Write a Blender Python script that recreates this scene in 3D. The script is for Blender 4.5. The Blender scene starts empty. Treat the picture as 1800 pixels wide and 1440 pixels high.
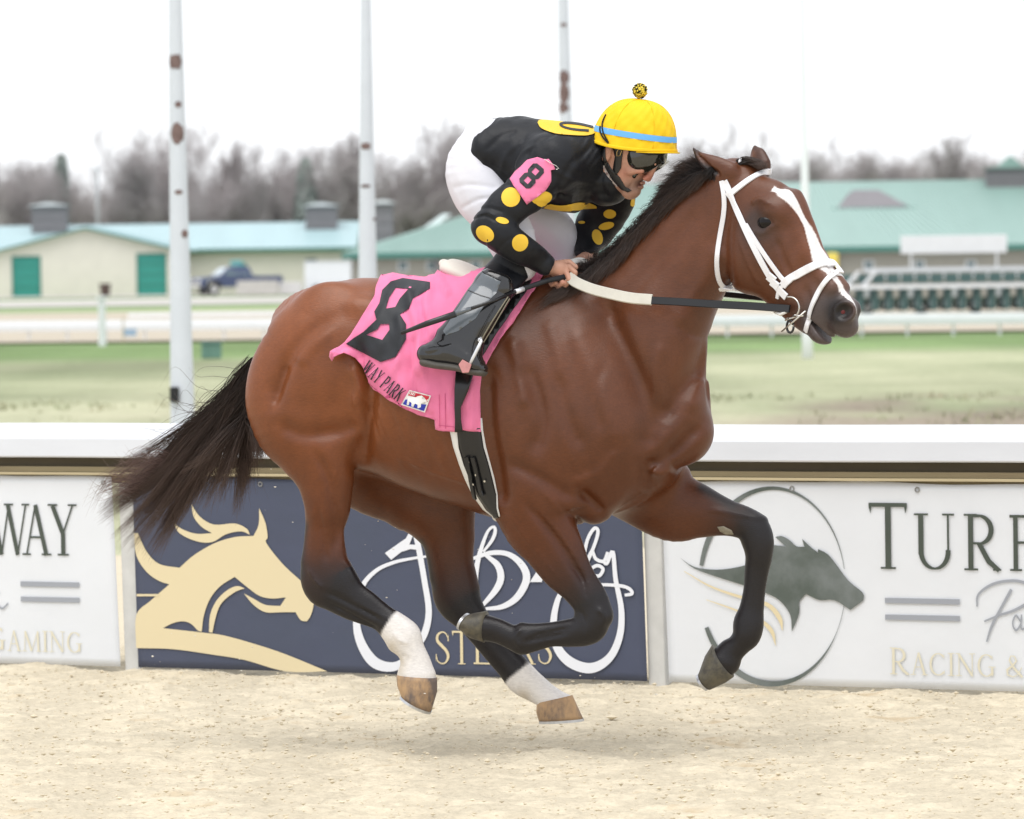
import bpy, bmesh, math, random, time
import numpy as np
from mathutils import Vector, Matrix, noise
from mathutils.bvhtree import BVHTree
from mathutils.geometry import delaunay_2d_cdt
T0 = time.time()
random.seed(7); np.random.seed(7)
R = math.radians
scene = bpy.context.scene
COL = scene.collection
# ------------------------------------------------------------------ camera
FPX = 9000.0; PITCH = math.atan(250/9000.0); ROLL = math.atan(25/1800.0)
CAMZ = 1.70
fw = Vector((0, math.cos(PITCH), -math.sin(PITCH))); rt0 = Vector((1, 0, 0)); up0 = Vector((0, math.sin(PITCH), math.cos(PITCH)))
rt = rt0*math.cos(ROLL) - up0*math.sin(ROLL); up = up0*math.cos(ROLL) + rt0*math.sin(ROLL)
cam = bpy.data.cameras.new('camera'); camo = bpy.data.objects.new('camera', cam); COL.objects.link(camo)
m = Matrix((rt, up, -fw)).transposed().to_4x4(); m.translation = Vector((0, 0, CAMZ)); camo.matrix_world = m
cam.sensor_width = 36; cam.lens = 180; cam.clip_start = 0.5; cam.clip_end = 3000
cam.dof.use_dof = True; cam.dof.focus_distance = 17.75; cam.dof.aperture_fstop = 6.3
scene.camera = camo
# ------------------------------------------------------------------ world, sun, exposure
w = bpy.data.worlds.new('World'); scene.world = w; w.use_nodes = True
nt = w.node_tree; nt.nodes.clear()
sky = nt.nodes.new('ShaderNodeTexSky'); sky.sky_type = 'NISHITA'; sky.sun_disc = False
sky.sun_elevation = R(70); sky.sun_rotation = R(205)
mx = nt.nodes.new('ShaderNodeMix'); mx.data_type = 'RGBA'; mx.inputs[0].default_value = 0.86
mx.inputs[7].default_value = (9.3, 9.45, 9.8, 1)      # the closed white cloud deck
bg = nt.nodes.new('ShaderNodeBackground'); bg.inputs[1].default_value = 0.100
wo = nt.nodes.new('ShaderNodeOutputWorld')
nt.links.new(sky.outputs[0], mx.inputs[6]); nt.links.new(mx.outputs[2], bg.inputs[0]); nt.links.new(bg.outputs[0], wo.inputs[0])
sl = bpy.data.lights.new('sun', 'SUN'); sl.energy = 1.75; sl.angle = R(50); sl.color = (1, .975, .94)
so = bpy.data.objects.new('sun', sl); COL.objects.link(so)
sd = Vector((math.sin(R(205))*math.cos(R(70)), math.cos(R(205))*math.cos(R(70)), math.sin(R(70))))
so.rotation_euler = sd.to_track_quat('Z', 'Y').to_euler(); so.location = (0, 0, 30)
vs = scene.view_settings; vs.view_transform = 'Standard'; vs.look = 'None'; vs.gamma = 1; vs.exposure = 0.44
vs.use_curve_mapping = False
scene.cycles.max_bounces = 5; scene.cycles.use_denoising = True; scene.cycles.diffuse_bounces = 3
scene.cycles.transparent_max_bounces = 12
# ------------------------------------------------------------------ helpers: pixels of the photo -> places
CAM = np.array([0, 0, CAMZ])
def ray(px, py):
    d = fw + rt*((px-900)/FPX) - up*((py-720)/FPX)
    return np.array(d)
def at(px, py, Y):
    d = ray(px, py); return CAM + d*(Y/d[1])
def ground(px, py, z=0.0):
    d = ray(px, py); return CAM + d*((z-CAMZ)/d[2])
class Frame:
    def __init__(s, o, ang):
        s.o = np.array(o, float); s.a = ang; s.c = math.cos(ang); s.s = math.sin(ang)
    def loc(s, p):                       # world -> local
        q = np.asarray(p) - s.o
        return np.array([q[0]*s.c - q[1]*s.s, q[0]*s.s + q[1]*s.c, q[2]])
    def wld(s, p):
        return np.array([p[0]*s.c + p[1]*s.s, -p[0]*s.s + p[1]*s.c, p[2]]) + s.o
    def H(s, px, py, w=0.0):             # point of the sheet w metres to the near side
        c = s.loc(CAM); d = ray(px, py); d = np.array([d[0]*s.c - d[1]*s.s, d[0]*s.s + d[1]*s.c, d[2]])
        t = (-w - c[1])/d[1]; return c + d*t
F0 = Frame((-0.04, 18.0, 0.0), R(17))
def F0_of(frame, p): return F0.loc(frame.wld(p))
# ------------------------------------------------------------------ object bookkeeping
def link(name, me, parent=None, mats=None):
    o = bpy.data.objects.new(name, me); COL.objects.link(o)
    if parent is not None: o.parent = parent
    if mats is not None and me is not None:
        for mm in (mats if isinstance(mats, (list, tuple)) else [mats]): me.materials.append(mm)
    return o
def empty(name, loc=(0, 0, 0), rz=0.0, parent=None):
    o = bpy.data.objects.new(name, None); COL.objects.link(o); o.location = loc; o.rotation_euler = (0, 0, rz)
    o.empty_display_size = 0.2
    if parent is not None: o.parent = parent
    return o
def tag(o, label=None, cat=None, group=None, kind=None):
    if label: o['label'] = label
    if cat: o['category'] = cat
    if group: o['group'] = group
    if kind: o['kind'] = kind
    return o
def mesh_np(name, V, Fs, smooth=False):
    me = bpy.data.meshes.new(name)
    V = np.asarray(V, dtype=np.float32); Fs = np.asarray(Fs, dtype=np.int32)
    me.vertices.add(len(V)); me.vertices.foreach_set('co', V.ravel())
    n = Fs.shape[1]; me.loops.add(Fs.size); me.loops.foreach_set('vertex_index', Fs.ravel())
    me.polygons.add(len(Fs)); me.polygons.foreach_set('loop_start', np.arange(0, Fs.size, n, dtype=np.int32))
    me.update(calc_edges=True)
    if smooth: me.polygons.foreach_set('use_smooth', np.ones(len(Fs), bool))
    return me
def mesh_py(name, V, Fs, smooth=False):
    me = bpy.data.meshes.new(name); me.from_pydata([tuple(map(float, v)) for v in V], [], [tuple(map(int, f)) for f in Fs]); me.update()
    if smooth:
        me.polygons.foreach_set('use_smooth', np.ones(len(me.polygons), bool))
    return me
def set_col(me, cols, name='Col'):
    a = me.color_attributes.new(name, 'FLOAT_COLOR', 'POINT')
    c = np.ones((len(me.vertices), 4), np.float32); c[:, :cols.shape[1]] = cols; a.data.foreach_set('color', c.ravel())
class MB:
    """collects simple solids"""
    def __init__(s): s.v = []; s.f = []
    def add(s, V, Fs):
        b = len(s.v); s.v += [tuple(map(float, v)) for v in V]; s.f += [tuple(i+b for i in f) for f in Fs]; return s
    def box(s, x0, x1, y0, y1, z0, z1):
        V = [(x, y, z) for z in (z0, z1) for y in (y0, y1) for x in (x0, x1)]
        return s.add(V, [(0, 2, 3, 1), (4, 5, 7, 6), (0, 1, 5, 4), (2, 6, 7, 3), (0, 4, 6, 2), (1, 3, 7, 5)])
    def tube(s, pts, rad, n=8, cap=True, flat=1.0):
        pts = [Vector(p) for p in pts]; N = len(pts)
        if not hasattr(rad, '__len__'): rad = [rad]*N
        V = []; Fs = []; prev = None
        for i, p in enumerate(pts):
            t = (pts[min(i+1, N-1)] - pts[max(i-1, 0)]).normalized()
            if prev is None:
                a = Vector((0, 0, 1)) if abs(t.z) < .9 else Vector((1, 0, 0))
                u = t.cross(a).normalized()
            else: u = (prev - t*prev.dot(t)).normalized()
            prev = u; vv = t.cross(u)
            for k in range(n):
                an = 2*math.pi*k/n; V.append(p + (u*math.cos(an) + vv*math.sin(an)*flat)*rad[i])
        for i in range(N-1):
            for k in range(n):
                Fs.append((i*n+k, i*n+(k+1) % n, (i+1)*n+(k+1) % n, (i+1)*n+k))
        if cap: Fs.append(tuple(range(n))[::-1]); Fs.append(tuple((N-1)*n+k for k in range(n)))
        return s.add(V, Fs)
    def prism(s, poly, axis_fn, d0, d1):
        n = len(poly); V = [axis_fn(p, d0) for p in poly] + [axis_fn(p, d1) for p in poly]
        Fs = [tuple(range(n))[::-1], tuple(range(n, 2*n))] + [(i, (i+1) % n, n+(i+1) % n, n+i) for i in range(n)]
        return s.add(V, Fs)
    def build(s, name, mat, parent=None, smooth=False, bevel=0.0):
        me = mesh_py(name, s.v, s.f, smooth)
        bm = bmesh.new(); bm.from_mesh(me); bmesh.ops.recalc_face_normals(bm, faces=bm.faces); bm.to_mesh(me); bm.free()
        o = link(name, me, parent, mat)
        if bevel:
            b = o.modifiers.new('bevel', 'BEVEL'); b.width = bevel; b.segments = 2; b.limit_method = 'ANGLE'
        return o
# ------------------------------------------------------------------ materials
def mat(name, col, rough=.6, spec=.3, metal=0.0, noise_scale=0, noise_amt=0.0, bump=0.0, bump_scale=200, vcol=False, sheen=0.0, coat=0.0, stretch=None, bdist=.002, col2=None, trans=0.0, emit=None):
    mt = bpy.data.materials.new(name); mt.use_nodes = True; n = mt.node_tree.nodes; l = mt.node_tree.links
    b = n['Principled BSDF']; b.inputs['Roughness'].default_value = rough; b.inputs['Specular IOR Level'].default_value = spec
    b.inputs['Metallic'].default_value = metal; b.inputs['Base Color'].default_value = (*col, 1)
    b.inputs['Sheen Weight'].default_value = sheen; b.inputs['Coat Weight'].default_value = coat; b.inputs['Coat Roughness'].default_value = .15
    b.inputs['Sheen Roughness'].default_value = .35
    if trans: b.inputs['Transmission Weight'].default_value = trans
    tc = n.new('ShaderNodeTexCoord'); mp = n.new('ShaderNodeMapping'); l.new(tc.outputs['Object'], mp.inputs[0])
    if stretch: mp.inputs['Scale'].default_value = stretch
    src = None
    if vcol:
        vc = n.new('ShaderNodeVertexColor'); vc.layer_name = 'Col'; src = vc.outputs[0]
    if noise_amt or col2:
        nz = n.new('ShaderNodeTexNoise'); nz.inputs['Scale'].default_value = noise_scale; nz.inputs['Detail'].default_value = 6
        nz.inputs['Roughness'].default_value = .62; l.new(mp.outputs[0], nz.inputs[0])
        if col2:
            rp = n.new('ShaderNodeMapRange'); rp.inputs[1].default_value = .38; rp.inputs[2].default_value = .62; l.new(nz.outputs[0], rp.inputs[0])
            mc = n.new('ShaderNodeMix'); mc.data_type = 'RGBA'; mc.inputs[6].default_value = (*col, 1); mc.inputs[7].default_value = (*col2, 1)
            if src is not None: l.new(src, mc.inputs[6])
            l.new(rp.outputs[0], mc.inputs[0]); src = mc.outputs[2]
        if noise_amt:
            rr = n.new('ShaderNodeMapRange'); rr.inputs[1].default_value = .25; rr.inputs[2].default_value = .75
            rr.inputs[3].default_value = 1-noise_amt; rr.inputs[4].default_value = 1+noise_amt; l.new(nz.outputs[0], rr.inputs[0])
            vm = n.new('ShaderNodeVectorMath'); vm.operation = 'MULTIPLY'
            if src is not None: l.new(src, vm.inputs[0])
            else: vm.inputs[0].default_value = col
            l.new(rr.outputs[0], vm.inputs[1]); src = vm.outputs[0]
    if src is not None: l.new(src, b.inputs['Base Color'])
    if bump:
        nb = n.new('ShaderNodeTexNoise'); nb.inputs['Scale'].default_value = bump_scale; nb.inputs['Detail'].default_value = 4
        l.new(mp.outputs[0], nb.inputs[0]); bp = n.new('ShaderNodeBump'); bp.inputs['Strength'].default_value = bump; bp.inputs['Distance'].default_value = bdist
        l.new(nb.outputs[0], bp.inputs['Height']); l.new(bp.outputs[0], b.inputs['Normal'])
    if emit: b.inputs['Emission Color'].default_value = (*emit, 1); b.inputs['Emission Strength'].default_value = 1
    return mt
# ------------------------------------------------------------------ signed distance modelling
def catmull(P, n):
    P = np.asarray(P, float); N = len(P); out = []
    for i in range(N-1):
        p0 = P[i-1] if i else 2*P[0]-P[1]; p1 = P[i]; p2 = P[i+1]; p3 = P[i+2] if i+2 < N else 2*P[-1]-P[-2]
        for k in range(n):
            t = k/n; out.append(.5*((2*p1)+(-p0+p2)*t+(2*p0-5*p1+4*p2-p3)*t*t+(-p0+3*p1-3*p2+p3)*t**3))
    out.append(P[-1]); return np.array(out)
class Chain:
    """limb given by its two outline edges: stations (x1,y1, x2,y2, half width, lateral offset[, egg])"""
    def __init__(s, st, frame=F0, k=.03, sub=5, grow=0.0, lat=0.0):
        rows = []
        for q in st:
            x1, y1, x2, y2, b, w0 = q[:6]; e = q[6] if len(q) > 6 else 0.0
            A = frame.H(x1, y1, w0); B = frame.H(x2, y2, w0); C = (A+B)/2
            a = math.hypot(A[0]-B[0], A[2]-B[2])/2
            rows.append([C[0], C[2], a+grow, b+grow, -w0, e, A[0]-B[0], A[2]-B[2]])
        s.raw = np.array(rows)
        s.P = catmull(s.raw, sub) if len(rows) > 1 else s.raw
        s.P[:, 2:4] = np.maximum(s.P[:, 2:4], .002)
        s.frame = frame; s.k = k; s.sub = sub
        s.xz = s.P[:, :2]; r = s.P[:, 2].max() + k
        s.box = (s.xz[:, 0].min()-r, s.xz[:, 0].max()+r, (s.P[:, 4]-s.P[:, 3]).min()-k, (s.P[:, 4]+s.P[:, 3]).max()+k, s.xz[:, 1].min()-r, s.xz[:, 1].max()+r)
    def flat(s, X, Z):
        sh = X.shape; X = X.ravel().astype(np.float32); Z = Z.ravel().astype(np.float32)
        best = np.full(X.shape, 1e9, np.float32); u = np.zeros(X.shape, np.float32); P = s.P.astype(np.float32)
        for i in range(len(P)-1):
            ax, az = P[i, 0], P[i, 1]; dx, dz = P[i+1, 0]-ax, P[i+1, 1]-az; L = dx*dx+dz*dz+1e-12
            t = np.clip(((X-ax)*dx+(Z-az)*dz)/L, 0, 1); d = (X-ax-t*dx)**2+(Z-az-t*dz)**2
            mk = d < best; best[mk] = d[mk]; u[mk] = i+t[mk]
        idx = np.arange(len(P)); f = [np.interp(u, idx, P[:, j]).astype(np.float32) for j in range(2, 8)]
        cx = np.interp(u, idx, P[:, 0]); cz = np.interp(u, idx, P[:, 1])
        nx, nz = f[4], f[5]; nn = np.sqrt(nx*nx+nz*nz)+1e-9
        v = ((X-cx)*nx+(Z-cz)*nz)/nn
        b = f[1]*(1-f[3]*np.clip(v/f[0], -1, 1))
        return best.reshape(sh), f[0].reshape(sh), b.astype(np.float32).reshape(sh), f[2].reshape(sh), u.reshape(sh)/s.sub
    def sdf(s, X, Y, Z):
        """X,Y,Z in the chain's frame; X,Z 2-D broadcastable or full arrays"""
        d2, a, b, w0, u = s.flat(X, Z)
        y = (Y-w0); A = d2/(a*a); q = y*y
        k0 = np.sqrt(A+q/(b*b))+1e-6; k1 = np.sqrt(A/(a*a)+q/(b**4))+1e-6
        return k0*(k0-1)/k1
class Ell:
    def __init__(s, c, r, frame=F0, k=.03, rot=0.0, sub=False, lrot=0.0):
        s.c = np.array(c, float); s.r = np.array(r, float); s.frame = frame; s.k = k; s.rot = rot; s.subtract = sub; s.lrot = lrot
        q = max(r)+k; s.box = (c[0]-q, c[0]+q, c[1]-q, c[1]+q, c[2]-q, c[2]+q)
    def sdf(s, X, Y, Z):
        x = X-s.c[0]; y = Y-s.c[1]; z = Z-s.c[2]
        if s.rot: c_, s_ = math.cos(s.rot), math.sin(s.rot); x, z = x*c_+z*s_, -x*s_+z*c_
        if s.lrot: c_, s_ = math.cos(s.lrot), math.sin(s.lrot); x, y = x*c_+y*s_, -x*s_+y*c_
        a = (x/s.r[0])**2+(y/s.r[1])**2+(z/s.r[2])**2; b = (x/s.r[0]**2)**2+(y/s.r[1]**2)**2+(z/s.r[2]**2)**2
        k0 = np.sqrt(a)+1e-6; return k0*(k0-1)/(np.sqrt(b)+1e-6)
class Caps:
    """tapered capsules through 3-D points (frame coordinates) [(x,y,z,r), ...]"""
    def __init__(s, pts, frame=F0, k=.006, sub=False):
        s.p = np.array(pts, float); s.frame = frame; s.k = k; s.subtract = sub
        r = s.p[:, 3].max()+k; s.box = tuple(v for j in range(3) for v in (s.p[:, j].min()-r, s.p[:, j].max()+r))
    def sdf(s, X, Y, Z):
        out = None
        for i in range(len(s.p)-1):
            a = s.p[i]; b = s.p[i+1]; d = b-a; L = d[0]**2+d[1]**2+d[2]**2+1e-12
            t = np.clip(((X-a[0])*d[0]+(Y-a[1])*d[1]+(Z-a[2])*d[2])/L, 0, 1)
            q = np.sqrt((X-a[0]-t*d[0])**2+(Y-a[1]-t*d[1])**2+(Z-a[2]-t*d[2])**2)-(a[3]+t*d[3])
            out = q if out is None else np.minimum(out, q)
        return out
def smin(a, b, k):
    h = np.maximum(k-np.abs(a-b), 0)/k; return np.minimum(a, b)-h*h*k*.25
class Vol:
    def __init__(s, gx, gy, gz):
        s.g = [np.asarray(g, np.float32) for g in (gx, gy, gz)]
        s.S = np.full((len(gx), len(gy), len(gz)), .5, np.float32)
    def sl(s, p):
        bx = p.box
        if p.frame is not F0:
            cs = [F0_of(p.frame, (x, y, z)) for x in bx[:2] for y in bx[2:4] for z in bx[4:]]; cs = np.array(cs)
            bx = [v for j in range(3) for v in (cs[:, j].min(), cs[:, j].max())]
        return tuple(slice(max(0, np.searchsorted(g, lo)-1), np.searchsorted(g, hi)+1) for g, lo, hi in zip(s.g, bx[0::2], bx[1::2]))
    def add(s, p, k=None, subtract=None):
        k = k or p.k; sl = s.sl(p); x = s.g[0][sl[0]]; y = s.g[1][sl[1]]; z = s.g[2][sl[2]]
        if min(len(x), len(y), len(z)) == 0: return
        if p.frame is F0:
            if isinstance(p, Chain): X, Z = np.meshgrid(x, z, indexing='ij'); X = X[:, None, :]; Z = Z[:, None, :]; Y = y[None, :, None]
            else: X = x[:, None, None]; Y = y[None, :, None]; Z = z[None, None, :]
        else:
            f = p.frame; o = F0.loc(f.o); da = f.a-F0.a; c_, s_ = math.cos(da), math.sin(da)
            gx, gy = np.meshgrid(x-o[0], y-o[1], indexing='ij')
            X = (gx*c_-gy*s_)[:, :, None].astype(np.float32); Y = (gx*s_+gy*c_)[:, :, None].astype(np.float32); Z = (z-o[2])[None, None, :]
            if isinstance(p, Chain):
                bx = p.box; ux = np.arange(bx[0]-.01, bx[1]+.02, .004, dtype=np.float32); uz = z-o[2]
                TX, TZ = np.meshgrid(ux, uz, indexing='ij'); tabs = p.flat(TX, TZ)[:4]
                q = np.clip((X[:, :, 0]-ux[0])/.004, 0, len(ux)-1.001); qi = q.astype(int); qf = (q-qi)[:, :, None].astype(np.float32)
                d2, a, b, w0 = [t[qi]*(1-qf)+t[qi+1]*qf for t in tabs]
                yy = Y-w0; A = d2/(a*a); Q = yy*yy; k0 = np.sqrt(A+Q/(b*b))+1e-6; k1 = np.sqrt(A/(a*a)+Q/(b**4))+1e-6
                d = k0*(k0-1)/k1
                sub = getattr(p, 'subtract', False) if subtract is None else subtract
                s.S[sl] = -smin(-s.S[sl], d, k) if sub else smin(s.S[sl], d, k); return
        d = p.sdf(X, Y, Z).astype(np.float32)
        sub = getattr(p, 'subtract', False) if subtract is None else subtract
        s.S[sl] = -smin(-s.S[sl], d, k) if sub else smin(s.S[sl], d, k)
    def mesh(s, name):
        S = s.S; nx, ny, nz = S.shape; ins = S < 0
        c = np.zeros((nx-1, ny-1, nz-1), np.int8)
        for i in (0, 1):
            for j in (0, 1):
                for k in (0, 1): c += ins[i:nx-1+i, j:ny-1+j, k:nz-1+k]
        act = (c > 0) & (c < 8); I, J, K = np.nonzero(act); n = len(I)
        ids = np.full(act.shape, -1, np.int32); ids[I, J, K] = np.arange(n)
        cor = [(i, j, k) for i in (0, 1) for j in (0, 1) for k in (0, 1)]
        val = {q: S[I+q[0], J+q[1], K+q[2]] for q in cor}
        acc = np.zeros((n, 3), np.float32); cnt = np.zeros(n, np.float32)
        gx, gy, gz = s.g
        def pos(q): return np.stack([gx[I+q[0]], gy[J+q[1]], gz[K+q[2]]], 1)
        for q in cor:
            for ax in range(3):
                if q[ax]: continue
                r = list(q); r[ax] = 1; r = tuple(r); a = val[q]; b = val[r]; cr = (a < 0) != (b < 0)
                t = np.where(cr, a/(a-b+1e-12), 0)[:, None]; P = pos(q)*(1-t)+pos(r)*t
                acc += np.where(cr[:, None], P, 0); cnt += cr
        V = acc/cnt[:, None]; quads = []
        for ax in range(3):
            o = [slice(1, -1)]*3; o[ax] = slice(0, None)
            sh = list(S.shape)
            A = [slice(1, sh[0]-1), slice(1, sh[1]-1), slice(1, sh[2]-1)]; A[ax] = slice(0, sh[ax]-1); B = list(A); B[ax] = slice(1, sh[ax])
            cr = ins[tuple(A)] != ins[tuple(B)]; flip = ins[tuple(A)][cr]; idx = np.nonzero(cr)
            off = [1, 1, 1]; off[ax] = 0; i, j, k = [idx[t]+off[t] for t in range(3)]
            u, v = [(1, 2), (2, 0), (0, 1)][ax]
            def g(du, dv):
                p = [i.copy(), j.copy(), k.copy()]; p[u] = p[u]-du; p[v] = p[v]-dv; return ids[p[0], p[1], p[2]]
            q = np.stack([g(1, 1), g(0, 1), g(0, 0), g(1, 0)], 1)
            q[~flip] = q[~flip][:, ::-1]; quads.append(q)
        Q = np.concatenate(quads); Q = Q[(Q >= 0).all(1)]
        return V, Q
def relax(V, Q, it=2, lam=.5):
    n = len(V); e = np.concatenate([Q[:, [0, 1]], Q[:, [1, 2]], Q[:, [2, 3]], Q[:, [3, 0]]])
    for _ in range(it):
        acc = np.zeros((n, 3)); cnt = np.bincount(e[:, 0], minlength=n)+np.bincount(e[:, 1], minlength=n)
        for j in range(3): acc[:, j] = np.bincount(e[:, 0], V[e[:, 1], j], n)+np.bincount(e[:, 1], V[e[:, 0], j], n)
        V = V*(1-lam)+lam*acc/np.maximum(cnt, 1)[:, None]
    return V.astype(np.float32)
def biggest(V, Q):
    """keep the largest connected piece"""
    L = np.arange(len(V)); e = np.concatenate([Q[:, [0, 1]], Q[:, [1, 2]], Q[:, [2, 3]], Q[:, [3, 0]]])
    while True:
        M = L.copy(); np.minimum.at(M, e[:, 0], L[e[:, 1]]); np.minimum.at(M, e[:, 1], L[e[:, 0]]); M = M[M]
        if (M == L).all(): break
        L = M
    k = np.bincount(L).argmax(); keep = L == k; mp = np.cumsum(keep)-1
    return V[keep], mp[Q[keep[Q[:, 0]]]]
def spaced(segs):
    out = [segs[0][0]]
    for lo, hi, st in segs:
        n = max(1, int(round((hi-lo)/st))); out += list(np.linspace(lo, hi, n+1)[1:])
    return np.array(out, np.float32)
class Surf:
    """ray target for laying things onto a surface, in F0 coordinates"""
    def __init__(s, V, Q):
        s.b = BVHTree.FromPolygons([Vector(v) for v in V.tolist()], Q.tolist())
    dirn = None
    def hit(s, px, py, off=0.0):
        c = F0.loc(CAM); d = ray(px, py); d = Vector((d[0]*F0.c-d[1]*F0.s, d[0]*F0.s+d[1]*F0.c, d[2])).normalized()
        p, n, i, t = s.b.ray_cast(Vector(c), d)
        if p is None:
            # nearest place of the surface to the line of sight
            best = None
            for t_ in np.linspace(16.6, 19.4, 29):
                r_ = s.b.find_nearest(Vector(c)+d*float(t_))
                if best is None or r_[3] < best[3]: best = r_
            p, n = best[0], best[1]
        return p+(s.dirn or n)*off, n
    def down(s, x, y, off=0.0, z0=4.0):
        p, n, i, t = s.b.ray_cast(Vector((x, y, z0)), Vector((0, 0, -1)))
        if p is None: p, n, i, t = s.b.find_nearest(Vector((x, y, 1.6)))
        return (p+n*off, n)
def inpoly(px, py, poly):
    c = False; n = len(poly); j = n-1
    for i in range(n):
        if ((poly[i][1] > py) != (poly[j][1] > py)) and (px < (poly[j][0]-poly[i][0])*(py-poly[i][1])/(poly[j][1]-poly[i][1]+1e-12)+poly[i][0]): c = not c
        j = i
    return c
PXM = 1/500.0
def soften(P, n=3, lim=50):
    """round an outline but keep its sharp corners"""
    N = len(P); out = []
    def sharp(i):
        a, b, c = P[i-1], P[i], P[(i+1) % N]; u = (b[0]-a[0], b[1]-a[1]); v = (c[0]-b[0], c[1]-b[1])
        return abs(math.degrees(math.atan2(u[0]*v[1]-u[1]*v[0], u[0]*v[0]+u[1]*v[1]))) > lim
    S = [sharp(i) for i in range(N)]
    for i in range(N):
        p1, p2 = P[i], P[(i+1) % N]; p0 = P[i-1] if not S[i] else (2*p1[0]-p2[0], 2*p1[1]-p2[1]); p3 = P[(i+2) % N] if not S[(i+1) % N] else (2*p2[0]-p1[0], 2*p2[1]-p1[1])
        for k in range(n):
            t = k/n; out.append(tuple(.5*(2*p1[j]+(p2[j]-p0[j])*t+(2*p0[j]-5*p1[j]+4*p2[j]-p3[j])*t*t+(3*p1[j]-p0[j]-3*p2[j]+p3[j])*t**3) for j in (0, 1)))
    return out
def tri2d(polys, step):
    """triangulate the union of simple polygons with a filling grid of points"""
    V = []; Fc = []
    for p in polys:
        pts = []
        for i in range(len(p)):
            a = p[i]; b = p[(i+1) % len(p)]; L = math.hypot(b[0]-a[0], b[1]-a[1]); n = max(1, int(L/step)) if step else 1
            pts += [(a[0]+(b[0]-a[0])*k/n, a[1]+(b[1]-a[1])*k/n) for k in range(n)]
        Fc.append(list(range(len(V), len(V)+len(pts)))); V += pts
    if step:
        xs = [q[0] for q in V]; ys = [q[1] for q in V]; x = min(xs)+step*.5
        while x < max(xs):
            y = min(ys)+step*.5
            while y < max(ys):
                if any(inpoly(x, y, p) for p in polys): V.append((x, y))
                y += step
            x += step
    r = delaunay_2d_cdt([Vector(v) for v in V], [], Fc, 0, 1e-5)
    vs_ = r[0]; fs = []
    for f in r[2]:
        cx = sum(vs_[i][0] for i in f)/len(f); cy = sum(vs_[i][1] for i in f)/len(f)
        if any(inpoly(cx, cy, p) for p in polys): fs.append(tuple(f))
    used = sorted({i for f in fs for i in f}); mp = {a: b for b, a in enumerate(used)}
    return [(vs_[i][0], vs_[i][1]) for i in used], [tuple(mp[i] for i in f) for f in fs]
def strip(pts, ws):
    """2-D stroke as a union of quads and round joints"""
    out = []; n = len(pts)
    if not hasattr(ws, '__len__'): ws = [ws]*n
    L = []; Rr = []
    for i in range(n):
        a = pts[max(i-1, 0)]; b = pts[min(i+1, n-1)]; dx, dy = b[0]-a[0], b[1]-a[1]; q = math.hypot(dx, dy)+1e-9
        nx, ny = -dy/q*ws[i]/2, dx/q*ws[i]/2; L.append((pts[i][0]+nx, pts[i][1]+ny)); Rr.append((pts[i][0]-nx, pts[i][1]-ny))
    for i in range(n-1): out.append([L[i], L[i+1], Rr[i+1], Rr[i]])
    return out
def stroke(pts, ws, n=6):
    if len(pts) < 3: return strip(pts, ws)
    if not hasattr(ws, '__len__'): ws = [ws]*len(pts)
    P = catmull([(p[0], p[1], w_) for p, w_ in zip(pts, ws)], n); return strip([(p[0], p[1]) for p in P], [max(.001, p[2]) for p in P])
def lay(name, surf, polys, off, step, mt, parent, thick=0.0, smooth=True, wob=None, lim=None):
    V2, Fc = tri2d(polys, step); V = []
    for (x, y) in V2:
        p, n = surf.hit(x, y, off)
        if wob: p = p+n*wob(x, y)
        V.append(p)
    lim = lim or max(.02, 3.2*max(step, 4)*PXM)
    if step: Fc = [f for f in Fc if max((Vector(V[f[i]])-Vector(V[f[i-1]])).length for i in range(len(f))) < lim] or Fc
    me = mesh_py(name, V, Fc, smooth); o = link(name, me, parent, mt)
    bm = bmesh.new(); bm.from_mesh(me); 
    if bm.faces:
        c = F0.loc(CAM); s_ = sum((f.normal.dot(Vector(c)-f.calc_center_median()) > 0)*2-1 for f in bm.faces)
        if s_ < 0: bmesh.ops.reverse_faces(bm, faces=bm.faces)
    bm.to_mesh(me); bm.free()
    if thick:
        md = o.modifiers.new('thick', 'SOLIDIFY'); md.thickness = thick; md.offset = -1
    return o
def ribbon(name, pts, ns, wd, th, mt, parent, bevel=.0012, taper=None):
    """flat strap with real thickness along 3-D points with given normals"""
    N = len(pts); V = []; Fs = []
    for i in range(N):
        t = (Vector(pts[min(i+1, N-1)])-Vector(pts[max(i-1, 0)])).normalized(); n = Vector(ns[i]); n = (n-t*n.dot(t)).normalized(); s_ = t.cross(n)
        w_ = (wd if not hasattr(wd, '__len__') else wd[i])/2; p = Vector(pts[i])
        V += [p+s_*w_+n*th*.1, p+s_*w_*.86+n*th, p-s_*w_*.86+n*th, p-s_*w_+n*th*.1, p-s_*w_-n*th*.9, p+s_*w_-n*th*.9]
    for i in range(N-1):
        for k in range(6): Fs.append((i*6+k, i*6+(k+1) % 6, (i+1)*6+(k+1) % 6, (i+1)*6+k))
    Fs += [tuple(range(6))[::-1], tuple((N-1)*6+k for k in range(6))]
    return MB().add(V, Fs).build(name, mt, parent, smooth=False)
def surf_strap(name, surf, pix, wd, th, off, mt, parent, n=8, smoothn=2):
    P = catmull([(p[0], p[1]) for p in pix], n); pts = []; ns = []
    for q in P:
        p, nn = surf.hit(q[0], q[1], off); pts.append(np.array(p)); ns.append(np.array(nn))
    pts = np.array(pts); ns = np.array(ns)
    for _ in range(smoothn):
        pts[1:-1] = (pts[:-2]+2*pts[1:-1]+pts[2:])/4; ns[1:-1] = (ns[:-2]+2*ns[1:-1]+ns[2:])/4
    return ribbon(name, pts, ns, wd, th, mt, parent), pts, ns
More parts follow.
